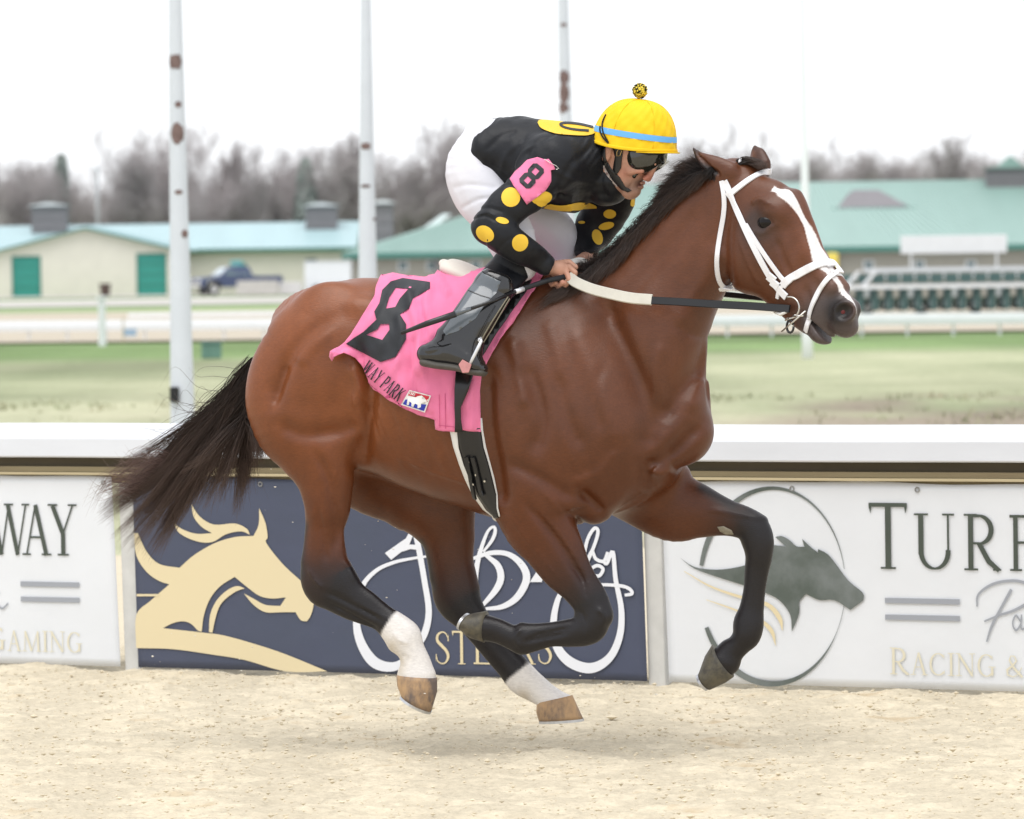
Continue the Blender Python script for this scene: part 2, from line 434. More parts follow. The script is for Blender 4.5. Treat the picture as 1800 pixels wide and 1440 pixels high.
# ================================================================== SETTING
m_white = mat('white_paint', (.74, .76, .78), rough=.45, spec=.4, noise_scale=3, noise_amt=.04)
m_cap = mat('white_rail_cover', (.68, .705, .75), rough=.32, spec=.5, noise_scale=6, noise_amt=.05, stretch=(.3, 1, 1), bump=.15, bump_scale=9, bdist=.004)
def noise2(x, y, seed=0, n=10, fmin=.5, fmax=6):
    r = np.random.RandomState(seed); o = np.zeros_like(x, dtype=float)
    for i in range(n):
        f = fmin*(fmax/fmin)**(i/(n-1)); a = r.uniform(0, 6.28); o += np.sin(x*f*math.cos(a)+y*f*math.sin(a)+r.uniform(0, 6.28))*(fmin/f)**.6
    return o/2.2
def grid_mesh(name, xs, ys, zf, mt, parent=None, cf=None):
    X, Y = np.meshgrid(xs, ys, indexing='ij'); Z = zf(X, Y); nx, ny = X.shape
    V = np.stack([X.ravel(), Y.ravel(), Z.ravel()], 1); I, J = np.meshgrid(np.arange(nx-1), np.arange(ny-1), indexing='ij'); a = (I*ny+J).ravel()
    Fs = np.stack([a, a+ny, a+ny+1, a+1], 1); me = mesh_np(name, V, Fs, True)
    if cf is not None: set_col(me, cf(X.ravel(), Y.ravel()))
    return link(name, me, parent, mt)
# fence frame: x along the fence to the right, y away from the lens
FA = np.array([-2.22, 22.2, 0.0]); FB = np.array([2.0, 20.0, 0.0]); FANG = math.atan2(FA[1]-FB[1], FB[0]-FA[0])
FR = Frame(FA, FANG)
# ---- sand of the track
m_sand = mat('track_sand', (.62, .545, .41), rough=.95, spec=.1, noise_scale=7, noise_amt=.10, col2=None, bump=.9, bump_scale=75, stretch=(.55, 1, 1), bdist=.012)
def sand_colours(x, y):
    """clods of darker damp sand thrown up, lighter dry crust"""
    n = noise2(x*.6, y*1.6, 5, 12, 4, 40); m_ = noise2(x, y*1.5, 9, 14, 9, 110)
    k = np.clip((n*.5+m_*.7-.95)/.9, 0, .7)[:, None]; l = np.clip((m_-.2)*.16, -.08, .06)[:, None]
    return np.clip(np.array([.575, .508, .385])*(1+l)*(1-k)+np.array([.47, .37, .24])*k, 0, 1)
m_sand = mat('track_sand', (.62, .545, .41), rough=.95, spec=.08, vcol=True, noise_scale=55, noise_amt=.16, bump=1.0, bump_scale=85, stretch=(.5, 1, 1), bdist=.010)
PITS = [(222, 1317, .055, .03), (262, 1332, .05, .028), (275, 1310, .04, .012), (480, 1335, .05, .02), (85, 1310, .05, .015), (317, 1236, .04, .018), (990, 1352, .06, .016), (610, 1400, .05, .015), (1240, 1370, .05, .014), (1560, 1330, .06, .016), (700, 1375, .06, .016), (1090, 1300, .04, .012)]
pits = [(ground(a, b)[:2], r_, d_) for a, b, r_, d_ in PITS]
_rs = np.random.RandomState(11)
for i in range(900):
    pits.append((np.array([_rs.uniform(-3.2, 3.2), _rs.uniform(14.4, 23)]), _rs.uniform(.018, .05), _rs.uniform(-.007, .008)))
def sand_h(X, Y):
    h = .0035*noise2(X*.6, Y, 1, 14, 5, 34)+.0080*noise2(X*.45, Y, 2, 18, 20, 100)+np.random.RandomState(3).normal(0, .0018, X.shape)
    xs = X[:, 0]; ys = Y[0]
    for (c, r_, d_) in pits:
        i0, i1 = np.searchsorted(xs, [c[0]-r_*4, c[0]+r_*4]); j0, j1 = np.searchsorted(ys, [c[1]-r_*3, c[1]+r_*3])
        if i1 <= i0 or j1 <= j0: continue
        q = ((X[i0:i1, j0:j1]-c[0])/(1.35*r_))**2+((Y[i0:i1, j0:j1]-c[1])/r_)**2
        h[i0:i1, j0:j1] -= d_*(1-q*.8)*np.exp(-q)
    # the harrowed sand banks up a little against the foot of the fence
    fx = (X-FA[0])*FR.c-(Y-FA[1])*FR.s; fy = (X-FA[0])*FR.s+(Y-FA[1])*FR.c
    h += .014*np.exp(-((fy+.05)/.35)**2)*(1+.5*np.sin(fx*3.1)+.4*np.sin(fx*7.7+1))*.6
    return h-.012
tag(grid_mesh('sand_track', np.arange(-3.4, 3.4, .0125), np.arange(14.0, 23.4, .016), sand_h, m_sand, cf=sand_colours), kind='structure')
m_sand2 = mat('track_sand_wide', (.575, .508, .385), rough=.95, spec=.08, noise_scale=6, noise_amt=.08, bump=1.0, bump_scale=45, bdist=.012)
def ring_sheet(name, mt, z, rects):
    b = MB()
    for (x0, x1, y0, y1) in rects: b.add([(x0, y0, z), (x1, y0, z), (x1, y1, z), (x0, y1, z)], [(0, 1, 2, 3)])
    return tag(b.build(name, mt), kind='structure')
ring_sheet('wide_track', m_sand2, -.012, [(-40, 40, -30, 14.02), (-40, -3.38, 14.02, 23.38), (3.37, 40, 14.02, 23.38), (-40, 40, 23.38, 31)])
# clods lying on the sand: real lumps
_b = []; _f = []
def clod(V, Fs, c, r_, rs):
    base = [(1, 0, 0), (-1, 0, 0), (0, 1, 0), (0, -1, 0), (0, 0, 1), (0, 0, -1)]; b = len(V)
    for q in base: V.append(tuple(c[i]+q[i]*r_*rs.uniform(.6, 1.3)*(1.5 if i == 0 else .8) for i in range(3)))
    for f in ((0, 2, 4), (2, 1, 4), (1, 3, 4), (3, 0, 4), (2, 0, 5), (1, 2, 5), (3, 1, 5), (0, 3, 5)): Fs.append(tuple(b+i for i in f))
for i in range(7000):
    x = _rs.uniform(-2.6, 2.6); y = _rs.uniform(14.3, 22.3); r_ = abs(_rs.normal(0, .0026))+.002
    if _rs.rand() < .01: r_ *= 2.0
    clod(_b, _f, (x, y, .004), r_, _rs)
tag(link('sand_clods', mesh_py('sand_clods', _b, _f), None, mat('sand_clod', (.60, .53, .40), rough=.95, spec=.05, noise_scale=8, noise_amt=.25)), kind='stuff')
# sand thrown up round the hooves
_b = []; _f = []
for (px, py, sp, n_) in ((735, 1225, 60, 12), (985, 1240, 70, 16), (300, 1170, 60, 14), (590, 960, 180, 26), (760, 1010, 150, 16), (1190, 1195, 40, 6)):
    for i in range(n_):
        q = at(px+_rs.normal(0, sp), py+_rs.normal(0, sp*.6), 18.3+_rs.uniform(-.5, .7)); clod(_b, _f, q, abs(_rs.normal(0, .0012))+.0009, _rs)
tag(link('kicked_up_sand', mesh_py('kicked_up_sand', _b, _f), None, mat('flying_sand', (.72, .68, .6), rough=.9, spec=.1)), kind='stuff')
# ---- infield
def grass_cols(x, y):
    o = 15300/np.maximum(y, 20.); n = noise2(x*.35, y*.06, 21, 10, .3, 9); n2 = noise2(x*1.1, y*.22, 22, 10, .5, 14); n3 = noise2(x*.2, y*.8, 24, 8, .2, 3)
    green = np.array([.165, .235, .10]); dry = np.array([.355, .35, .24]); brown = np.array([.235, .20, .155]); far = np.array([.28, .36, .19])
    def S(v, a, b): return np.clip((v-a)/(b-a), 0, 1)
    d = S(o, 146, 160)*(.74+.24*n+.14*n2); d = np.clip(d, 0, 1)[:, None]
    c = green*(1-d)+dry*d
    k = (S(o, 222, 246)*np.clip(.25+.9*noise2(x*1.3, y*.35, 61, 10, .8, 6)+.35*n2+S(x, -1, 4)*.35, 0, 1)*S(x, -6, 4))[:, None]; c = c*(1-k)+brown*k
    c = c*(1+.22*n2+.20*n3)[:, None]
    f = S(-o, -100, -70)[:, None]; c = c*(1-f)+far*(1+.12*n2)[:, None]*f
    return np.clip(c, .02, 1)
m_grass = mat('infield_grass', (.2, .25, .1), rough=.9, spec=.08, vcol=True, noise_scale=6, noise_amt=.22, bump=.8, bump_scale=25, bdist=.04)
ys = 15300/np.linspace(15300/30.9, 15300/900., 620); ys = np.concatenate([ys, [1100, 1500, 2400]])
xs = np.concatenate([[-900, -300, -140], np.linspace(-60, 60, 220), [140, 300, 900]])
tag(grid_mesh('infield_grass', xs, ys, lambda X, Y: -.02+.02*noise2(X*.6, Y*.3, 31, 8, .5, 5)*np.clip((200-Y)/100, 0, 1), m_grass, cf=grass_cols), kind='structure')
def band(name, mt, y0, y1, z, x0=-130, x1=130, wob=0, n=60, sl=0.0):
    V = []; Fs = []
    for i in range(n+1):
        x = x0+(x1-x0)*i/n
        V += [(x, y0+sl*x+wob*math.sin(x*.13+z*900), z), (x, y1+sl*x+wob*math.sin(x*.17+2+z*500), z)]
    for i in range(n): Fs.append((2*i, 2*i+2, 2*i+3, 2*i+1))
    return tag(MB().add(V, Fs).build(name, mt), kind='structure')
m_far = mat('far_track_sand', (.46, .41, .33), rough=.95, spec=.05, noise_scale=1.2, noise_amt=.08, bump=.5, bump_scale=12)
m_grv = mat('pale_gravel', (.50, .48, .45), rough=.95, spec=.05, noise_scale=.8, noise_amt=.10, bump=.5, bump_scale=10)
band('far_track', m_far, 124, 215, .028, wob=.6, sl=-.15)
band('gravel_road', m_grv, 262, 318, .03, x0=-150, x1=150, wob=4)
band('barn_yard', m_grv, 352, 378, .03, wob=1.5)
# weeds on the bank behind the fence
_V = []; _F = []
for i in range(2600):
    y = _rs.uniform(47, 68)**1.0; x = _rs.uniform(-8, 8); h_ = abs(_rs.normal(.02, .03))+.012
    if noise2(np.array([x*.9]), np.array([y*.4]), 77, 8, .5, 5)[0]+.55*(x > 1)-max(0, y-57)*.06+_rs.normal(0, .25) < .75: continue
    for k in range(5):
        a = _rs.uniform(0, 6.28); d = _rs.uniform(.02, .10); b = len(_V); ca, sa = math.cos(a), math.sin(a); x_, y_ = x+_rs.normal(0, .08), y+_rs.normal(0, .1)
        _V += [(x_-sa*.012, y_+ca*.012, -.02), (x_+sa*.012, y_-ca*.012, -.02), (x_+ca*d, y_+sa*d, h_*_rs.uniform(.5, 1.2))]; _F.append((b, b+1, b+2))
tag(link('dry_weeds', mesh_py('dry_weeds', _V, _F), None, mat('dry_weed', (.34, .30, .20), rough=.9, spec=.05, noise_scale=.8, col2=(.22, .26, .14), noise_amt=.2)), kind='stuff')
# ------------------------------------------------------------------ the running rail with its banners
m_tim = mat('weathered_timber', (.30, .25, .15), rough=.7, spec=.2, noise_scale=8, noise_amt=.22, bump=.6, bump_scale=30, stretch=(.12, 1, 1), col2=(.20, .16, .10), bdist=.004)
m_tim2 = mat('pale_timber_edge', (.52, .44, .28), rough=.7, spec=.2, noise_scale=8, noise_amt=.15, stretch=(.12, 1, 1))
m_dark = mat('painted_gap_shadow', (.10, .085, .06), rough=.8, spec=.1, noise_scale=6, noise_amt=.2, stretch=(.2, 1, 1))
m_post = mat('grey_post', (.60, .60, .58), rough=.55, spec=.3, noise_scale=9, noise_amt=.10, bump=.3, bump_scale=25)
rail = empty('running_rail', tuple(FA), -FANG); tag(rail, 'long white rail with a broad cap over brown timber boards, right behind the horse', 'rail')
def profile_run(name, prof, x0, x1, mt, parent, n=40, wob=0.0, smooth=False):
    V = []; Fs = []; k = len(prof)
    for i in range(n+1):
        x = x0+(x1-x0)*i/n; dz = wob*math.sin(x*1.7)+wob*.6*math.sin(x*4.1+1)
        V += [(x, d, z+dz) for d, z in prof]
    for i in range(n):
        for j in range(k): Fs.append((i*k+j, i*k+(j+1) % k, (i+1)*k+(j+1) % k, (i+1)*k+j))
    Fs += [tuple(range(k)), tuple(n*k+j for j in range(k))]
    return MB().add(V, Fs).build(name, mt, parent, smooth=smooth)
cap_prof = [(-.035, .908), (-.04, .914), (-.04, .988), (-.034, 1.0), (-.008, 1.038), (.004, 1.046), (.10, 1.052), (.16, 1.02), (.18, .93), (.17, .908)]
for i in range(4):
    x0 = -3.4+i*3.1; profile_run('rail_cap', cap_prof, x0, x0+3.095, m_cap, rail, 30, .0015)
profile_run('timber_board', [(.012, .868), (.012, .906), (.06, .906), (.06, .868)], -3.4, 9, m_dark, rail, 40, .001)  # dark strip standing for the shadow under the cap, put into its colour
profile_run('timber_board', [(-.012, .846), (-.012, .868), (.05, .868), (.05, .846)], -3.4, 9, m_tim, rail, 40, .001)
profile_run('timber_board', [(-.026, .833), (-.026, .844), (.05, .844), (.05, .833)], -3.4, 9, m_tim2, rail, 40, .001)
profile_run('timber_board', [(.006, .80), (.006, .832), (.05, .832), (.05, .80)], -3.4, 9, m_tim, rail, 40, .001)
def fx(px, py=1000, w=0.0): return FR.H(px, py, w)
pz = lambda px, py: fx(px, py)[[0, 2]]
POSTX = []
for (tl, tr, bl, br) in ((205, 232, 218, 243), (1126, 1158, 1138, 1168)):
    a = pz(tl, 845); b = pz(tr, 845); c = pz(br, 1215); d = pz(bl, 1215)
    MB().prism([(a[0], .82), (b[0], .82), (c[0], -.05), (d[0], -.05)], lambda p, q: (p[0], q, p[1]), .012, .085).build('post', m_post, rail, bevel=.006); POSTX.append((a[0]+b[0])/2)
sp = POSTX[1]-POSTX[0]
for k in (-1, 2, 3):
    x = POSTX[0]+sp*k if k < 0 else POSTX[1]+sp*(k-1)
    MB().box(x-.035, x+.035, .012, .085, -.05, .82).build('post', m_post, rail, bevel=.006)
# glyphs: serif capitals drawn with thick and thin strokes, unit height, each (width, polygons)
def G_(*polys): return [list(map(tuple, p)) for p in polys]
def q_(x0, y0, x1, y1, w_): return strip([(x0, y0), (x1, y1)], w_)
def hb(x0, x1, y, t): return [[(x0, y), (x1, y), (x1, y+t), (x0, y+t)]]
def arc(cx, cy, rx, ry, a0, a1, wt, wn, n=16):
    """arc whose stroke is thick at the sides and thin at top and bottom"""
    P = []; W = []
    for i in range(n+1):
        a = R(a0+(a1-a0)*i/n); P.append((cx+rx*math.cos(a), cy+ry*math.sin(a))); W.append(wn+(wt-wn)*abs(math.cos(a)))
    return strip(P, W)
T_, N_ = .10, .038
def glyph(c):
    if c == 'T': return .66, hb(.0, .66, .94, .06)+q_(.33, .0, .33, .95, T_)+hb(.2, .46, .0, .03)+[[(0, .94), (.03, .84), (.05, .94)], [(.61, .94), (.63, .84), (.66, .94)]]
    if c == 'U': return .80, q_(.15, .27, .15, .97, T_)+arc(.41, .33, .26, .31, 176, 364, T_*.95, N_)+q_(.67, .27, .67, .97, N_)+hb(.02, .29, .965, .035)+hb(.56, .79, .965, .035)
    if c == 'R': return .76, q_(.17, 0, .17, .97, T_)+arc(.32, .72, .25, .25, -95, 95, T_, N_)+hb(.17, .34, .94, .04)+hb(.17, .34, .46, .04)+strip([(.33, .48), (.52, .16), (.72, .0)], [T_*.9, T_, T_*.8])+hb(.04, .31, 0, .035)+hb(.04, .3, .965, .035)+hb(.6, .76, 0, .03)
    if c == 'F': return .58, q_(.17, 0, .17, .97, T_)+hb(.04, .56, .94, .05)+hb(.17, .45, .48, .045)+hb(.04, .31, 0, .035)+[[(.52, .94), (.55, .80), (.565, .94)], [(.42, .59), (.42, .40), (.46, .40), (.46, .59)]]
    if c == 'E': return .62, q_(.17, 0, .17, .97, T_)+hb(.04, .57, .94, .05)+hb(.17, .46, .48, .045)+hb(.04, .59, 0, .05)+[[(.53, .94), (.56, .80), (.575, .94)], [(.43, .59), (.43, .40), (.47, .40), (.47, .59)], [(.54, .05), (.60, .20), (.60, .05)]]
    if c == 'W': return 1.14, q_(.14, .97, .38, 0, T_)+q_(.38, 0, .58, .97, N_)+q_(.56, .97, .80, 0, T_)+q_(.80, 0, 1.02, .97, N_)+hb(.02, .27, .965, .035)+hb(.46, .7, .965, .035)+hb(.92, 1.12, .965, .035)
    if c == 'A': return .78, q_(.13, 0, .37, .98, N_)+q_(.37, .98, .64, 0, T_)+hb(.2, .56, .33, .04)+hb(.02, .24, 0, .035)+hb(.52, .77, 0, .035)
    if c == 'Y': return .74, q_(.13, .97, .38, .42, T_)+q_(.38, .42, .62, .97, N_)+q_(.38, 0, .38, .45, T_)+hb(.01, .25, .965, .035)+hb(.51, .73, .965, .035)+hb(.24, .52, 0, .035)
    if c == 'C': return .80, arc(.43, .49, .33, .47, 45, 315, T_, N_, 22)+[[(.66, .82), (.69, .97), (.69, .72)], [(.66, .16), (.70, .02), (.70, .26)]]
    if c == 'G': return .86, arc(.43, .49, .33, .47, 45, 318, T_, N_, 22)+[[(.66, .82), (.69, .97), (.69, .72)]]+q_(.68, .05, .68, .42, T_)+hb(.52, .82, .41, .035)
    if c == 'I': return .34, q_(.17, 0, .17, .97, T_)+hb(.03, .31, 0, .035)+hb(.03, .31, .965, .035)
    if c == 'N': return .88, q_(.15, 0, .15, .97, N_)+q_(.14, .96, .72, .02, T_)+q_(.72, 0, .72, .97, N_)+hb(.03, .27, 0, .035)+hb(.02, .2, .965, .035)+hb(.6, .84, .965, .035)
    if c == 'M': return 1.02, q_(.13, 0, .17, .97, N_)+q_(.17, .97, .50, .02, T_)+q_(.50, .02, .82, .97, N_)+q_(.82, .97, .86, 0, T_)+hb(.02, .25, 0, .035)+hb(.74, .99, 0, .035)
    if c == 'P': return .66, q_(.17, 0, .17, .97, T_)+arc(.32, .71, .26, .26, -95, 95, T_, N_)+hb(.17, .34, .94, .045)+hb(.17, .34, .43, .04)+hb(.04, .31, 0, .035)+hb(.04, .3, .965, .035)
    if c == 'K': return .80, q_(.17, 0, .17, .97, T_)+q_(.2, .44, .60, .96, N_)+q_(.33, .58, .68, .02, T_)+hb(.04, .31, 0, .035)+hb(.04, .3, .965, .035)+hb(.5, .74, .965, .03)+hb(.56, .8, 0, .03)
    if c == 'S': return .60, strip([(x, y) for x, y, w_ in catmull([(.50, .80, N_), (.42, .93, N_), (.28, .965, N_*1.2), (.13, .87, .08), (.12, .70, .10), (.28, .55, T_), (.44, .40, T_), (.50, .24, .10), (.42, .07, N_*1.4), (.27, .02, N_), (.12, .09, N_), (.07, .24, N_)], 4)], [max(.03, w_) for x, y, w_ in catmull([(.50, .80, N_), (.42, .93, N_), (.28, .965, N_*1.2), (.13, .87, .08), (.12, .70, .10), (.28, .55, T_), (.44, .40, T_), (.50, .24, .10), (.42, .07, N_*1.4), (.27, .02, N_), (.12, .09, N_), (.07, .24, N_)], 4)])+[[(.48, .70), (.53, .70), (.52, .93)], [(.05, .06), (.09, .3), (.05, .3)]]
    if c == '&': return .84, strip([(.74, .45), (.6, .15), (.38, .02), (.14, .1), (.12, .32), (.36, .52), (.52, .72), (.44, .93), (.28, .93), (.22, .74), (.42, .4), (.76, .02)], [.03, .04, .05, .08, .1, .08, .07, .05, .05, .07, T_, T_])
    return .3, []
def text_polys(s, x0, z0, h, width=None, caps=None, gap=.02, bold=1.0):
    adv = 0; items = []
    for i, c in enumerate(s):
        w_, P = glyph(c); sc = 1.18 if (caps and i in caps) else 1.0
        items.append((adv, P, sc)); adv += (w_+gap)*sc
    kx = (width/(adv*h)) if width else 1.0
    return [[[(x0+(a+p[0]*sc)*h*kx, z0+p[1]*sc*h) for p in poly] for poly in P] for a, P, sc in items if P]
def flat_decal(name, polys, y, mt, parent, T=lambda p: p):
    V2, Fc = tri2d([[T(p) for p in poly] for poly in polys], 0)
    V = [(v[0], y, v[1]) for v in V2]; o = link(name, mesh_py(name, V, Fc), parent, mt)
    bm = bmesh.new(); bm.from_mesh(o.data); bmesh.ops.recalc_face_normals(bm, faces=bm.faces)
    if sum(f.normal.y*f.calc_area() for f in bm.faces) > 0: bmesh.ops.reverse_faces(bm, faces=bm.faces)
    bm.to_mesh(o.data); bm.free(); return o
m_ban = mat('white_vinyl', (.72, .745, .78), rough=.45, spec=.3, noise_scale=2.0, noise_amt=.035, bump=.25, bump_scale=3, bdist=.02)
m_blue = mat('navy_vinyl', (.080, .092, .142), rough=.5, spec=.25, noise_scale=3, noise_amt=.12, bump=.4, bump_scale=4, bdist=.02, col2=(.070, .082, .122))
m_let = mat('dark_green_print', (.070, .085, .070), rough=.5, spec=.3, noise_scale=5, noise_amt=.15)
m_gry = mat('grey_print', (.33, .35, .39), rough=.5, spec=.3)
m_gold = mat('gold_print', (.72, .62, .40), rough=.5, spec=.3)
m_pgold = mat('pale_gold_print', (.70, .66, .52), rough=.5, spec=.3)
m_horsep = mat('green_grey_print', (.10, .12, .105), rough=.5, spec=.3, noise_scale=4, col2=(.17, .19, .185), noise_amt=.1)
m_wprint = mat('white_print', (.78, .80, .85), rough=.5, spec=.3)
def wrinkled_panel(name, c4, mt, parent, amp=.004, seed=0, y0=0.0):
    """hanging sheet between four corners (x,z), slightly sagging; 12 mm thick fold at its hem"""
    nx, nz = 60, 24; V = []; Fs = []; tl, tr, br, bl = c4; r_ = random.Random(seed); ph = [r_.uniform(0, 6) for _ in range(6)]
    for i in range(nx+1):
        for j in range(nz+1):
            u = i/nx; v = j/nz; x = (tl[0]*(1-u)+tr[0]*u)*(1-v)+(bl[0]*(1-u)+br[0]*u)*v; z = (tl[1]*(1-u)+tr[1]*u)*(1-v)+(bl[1]*(1-u)+br[1]*u)*v
            if v == 0: z += .004*math.sin(u*9+ph[0])+.003*math.sin(u*23+ph[1])
            V.append((x, y0-abs(amp)*0+amp*(math.sin(u*7+v*3+ph[2])*.5+math.sin(u*15-v*5+ph[3])*.3)*(1-v)**2*.6, z))
    for i in range(nx):
        for j in range(nz): a = i*(nz+1)+j; Fs.append((a, a+1, a+nz+2, a+nz+1))
    o = MB().add(V, Fs).build(name, mt, parent, smooth=True); md = o.modifiers.new('thick', 'SOLIDIFY'); md.thickness = .0012; md.offset = 1
    return o
def on_fence(p): q = FR.H(p[0], p[1], 0.0); return (q[0], q[2])
# right white banner, its drawing in fence coordinates
TL = on_fence((1163, 843)); XR0 = TL[0]; WB = 2.26; XT = on_fence((1530, 1000))[0]
m_eyelet = mat('eyelet_metal', (.35, .35, .34), rough=.4, metal=.7)
def eyelets(e, x0, x1, n, z=.80):
    for i in range(n):
        x = x0+(x1-x0)*i/(n-1); MB().tube([(x+.009*math.cos(a), -.006, z+.009*math.sin(a)) for a in np.linspace(0, 6.28, 11)], .0028, 5).build('eyelet', m_eyelet, e)
def turf_banner(label, dx):
    e = empty('advertising_banner', tuple(FR.wld((XR0+dx, -.004, 0))), -FANG); tag(e, label, 'banner', 'white racecourse banners on the rail')
    bx = XR0; c = [(0, .826), (WB-.01, .826), (WB+.02, .012), (.025, .012)]
    wrinkled_panel('sheet', c, m_ban, e, .003, seed=int(dx*10) % 7, y0=-.002)
    eyelets(e, .04, WB-.05, 5)
    T = lambda p: (on_fence(p)[0]-bx, on_fence(p)[1]); L = lambda p: (p[0]-bx, p[1])
    zb = on_fence((1750, 1003))[1]; x0 = XT
    for (w_, off) in (('TURFWAY', 0),):
        xs_ = [0, .19, .398, .592, .695, .873, 1.008]; wd = [.165, .178, .165, .11, .225, .155, .152]; hh = [.262]+[.222]*6
        for ch, a, b, h_ in zip(w_, xs_, wd, hh):
            gw, P = glyph(ch); flat_decal('letter', [[(x0+a+p[0]/gw*b, zb+p[1]*h_) for p in poly] for poly in P], -.0075, m_let, e, L)
    zl = on_fence((1640, 1091))[1]
    for xa, xb in ((.066, .386), (.865, 1.165)):
        for dz in (0, .066): flat_decal('line', [[(x0+xa, zl+dz), (x0+xb, zl+dz), (x0+xb, zl+dz+.021), (x0+xa, zl+dz+.021)]], -.0075, m_gry, e, L)
    # script word between the lines
    k = [stroke([(1720, 1066), (1722, 1046), (1745, 1030), (1775, 1022), (1810, 1022), (1838, 1034), (1830, 1056), (1800, 1072), (1765, 1082), (1735, 1092)], [3, 4, 5, 5, 5, 6, 6, 5, 4, 3]), stroke([(1792, 1036), (1772, 1066), (1752, 1098), (1740, 1128)], [6, 5, 5, 3]),
         stroke([(1850, 1092), (1835, 1082), (1826, 1096), (1836, 1108), (1850, 1096), (1852, 1080), (1851, 1104), (1866, 1104)], 4), stroke([(1870, 1082), (1874, 1096), (1872, 1108), (1880, 1088), (1894, 1082)], 4), stroke([(1912, 1022), (1902, 1062), (1896, 1108)], 5), stroke([(1928, 1078), (1900, 1092), (1918, 1100), (1938, 1110), (1960, 1100)], 4)]
    k = [[[(1716+(x-1716)*(.84 if i_ < 2 else .60), y) for x, y in poly] for poly in s_] for i_, s_ in enumerate(k)]
    for s_ in k[:2]: flat_decal('script_stroke', s_, -.0075-.0004*(s_ is k[1]), m_gry, e, T)
    for s_ in k[2:]: flat_decal('script_stroke', s_, -.0080, m_gry, e, T)
    zg = on_fence((1650, 1187))[1]
    for P in text_polys('RACING & GAMING', x0+.08, zg, .090, 1.10, caps=(0, 9)): flat_decal('letter', P, -.0075, m_pgold, e, L)
    # round emblem with a horse's head
    ring = []; W = []
    for i in range(61):
        a = R(150-i*6*300/360*1.0); 
    def ringarc(a0, a1, wf, n=34):
        P = [(1360+(128)*math.cos(R(a0+(a1-a0)*i/n)), 1030-172*math.sin(R(a0+(a1-a0)*i/n))) for i in range(n+1)]; return strip(P, [wf(i/n) for i in range(n+1)])
    flat_decal('emblem_ring', ringarc(168, 10, lambda t: .8+12*(1-t)**1.2*min(1, t*3+.5)), -.0072, m_horsep, e, T)
    flat_decal('emblem_ring', ringarc(205, 352, lambda t: .8+12*math.sin(math.pi*min(1, t*.95+.18))**1.0*(1-t*.55)), -.0072, m_horsep, e, T)
    H1 = [(1197, 980), (1222, 996), (1254, 1001), (1279, 1000), (1310, 994), (1335, 983), (1355, 967), (1362, 958), (1383, 960), (1365, 944), (1376, 942), (1391, 950), (1402, 960), (1416, 961), (1412, 947), (1429, 963), (1440, 971), (1440, 965), (1457, 974), (1472, 992), (1494, 1021), (1519, 1042), (1520, 1055), (1497, 1072), (1469, 1055), (1444, 1055), (1429, 1049), (1419, 1044), (1407, 1058), (1407, 1077), (1394, 1110), (1391, 1080), (1372, 1055), (1347, 1042), (1307, 1028), (1260, 1013), (1222, 999)]
    flat_decal('emblem_horse', [soften(H1)], -.0082, m_horsep, e, T)
    flat_decal('emblem_swoosh', stroke([(1205, 1004), (1250, 1030), (1300, 1048), (1350, 1062), (1372, 1085), (1378, 1108)], [1, 3, 5, 7, 8, 1]), -.0092, m_gold, e, T)
    flat_decal('emblem_swoosh', stroke([(1244, 1054), (1290, 1070), (1335, 1088), (1358, 1108), (1366, 1134)], [1, 3, 5, 7, 1]), -.0092, m_gold, e, T)
    return e
turf_banner('white banner at the right with a dark green horse emblem and the word TURF', 0.0)
XLEND = on_fence((201, 843))[0]
turf_banner('white banner cut off at the left edge, ending in the letters WAY', XLEND-(XR0+WB))
# navy banner
nb = empty('advertising_banner', tuple(FR.wld((on_fence((240, 843))[0], -.004, 0))), -FANG); tag(nb, 'navy blue banner with a gold horse head and white script, between two grey posts', 'banner')
NX = on_fence((240, 843))[0]; TN = lambda p: (on_fence(p)[0]-NX, on_fence(p)[1])
wrinkled_panel('sheet', [TN((234, 838)), TN((1127, 846)), (TN((1139, 1196))[0], .012), (TN((245, 1178))[0], .012)], m_blue, nb, .003, 3, y0=-.002)
eyelets(nb, .03, TN((1120, 846))[0], 5)
GH = [(242, 1139), (242, 1081), (267, 1056), (300, 1027), (282, 1021), (260, 1005), (242, 976), (238, 937), (245, 937), (260, 969), (282, 991), (318, 998), (343, 976), (379, 955), (415, 944), (448, 942), (457, 922), (458, 893), (469, 919), (473, 944), (471, 955), (502, 994), (549, 1038), (554, 1059), (549, 1081), (542, 1092), (531, 1090), (522, 1076), (498, 1076), (469, 1076), (448, 1063), (431, 1043), (448, 1052), (469, 1063), (495, 1065), (505, 1050), (480, 1052), (458, 1047), (437, 1032), (415, 1014), (390, 1030), (372, 1052), (361, 1081), (357, 1110), (350, 1108), (339, 1097), (325, 1092), (307, 1095), (289, 1104), (361, 1112), (397, 1117), (451, 1132), (505, 1150), (578, 1180), (505, 1180), (433, 1160), (379, 1151), (307, 1141)]
flat_decal('gold_horse', [soften(GH, 4)], -.0075, m_gold, nb, TN)
flat_decal('gold_mane', [soften([(339, 886), (354, 908), (379, 922), (415, 920), (436, 929), (442, 940), (426, 934), (400, 939), (375, 953), (347, 951), (318, 937), (307, 917), (321, 929), (347, 938), (375, 937), (357, 926), (343, 908)], 4)], -.0082, m_gold, nb, TN)
flat_decal('gold_strap', [soften([(370, 1111), (372, 1081), (383, 1056), (401, 1038), (419, 1030), (433, 1034), (415, 1041), (393, 1059), (383, 1081), (376, 1112)], 4)], -.0088, m_gold, nb, TN)
flat_decal('gold_line', [[(243, 1044), (282, 1044), (282, 1048), (243, 1048)]], -.0088, m_gold, nb, TN)
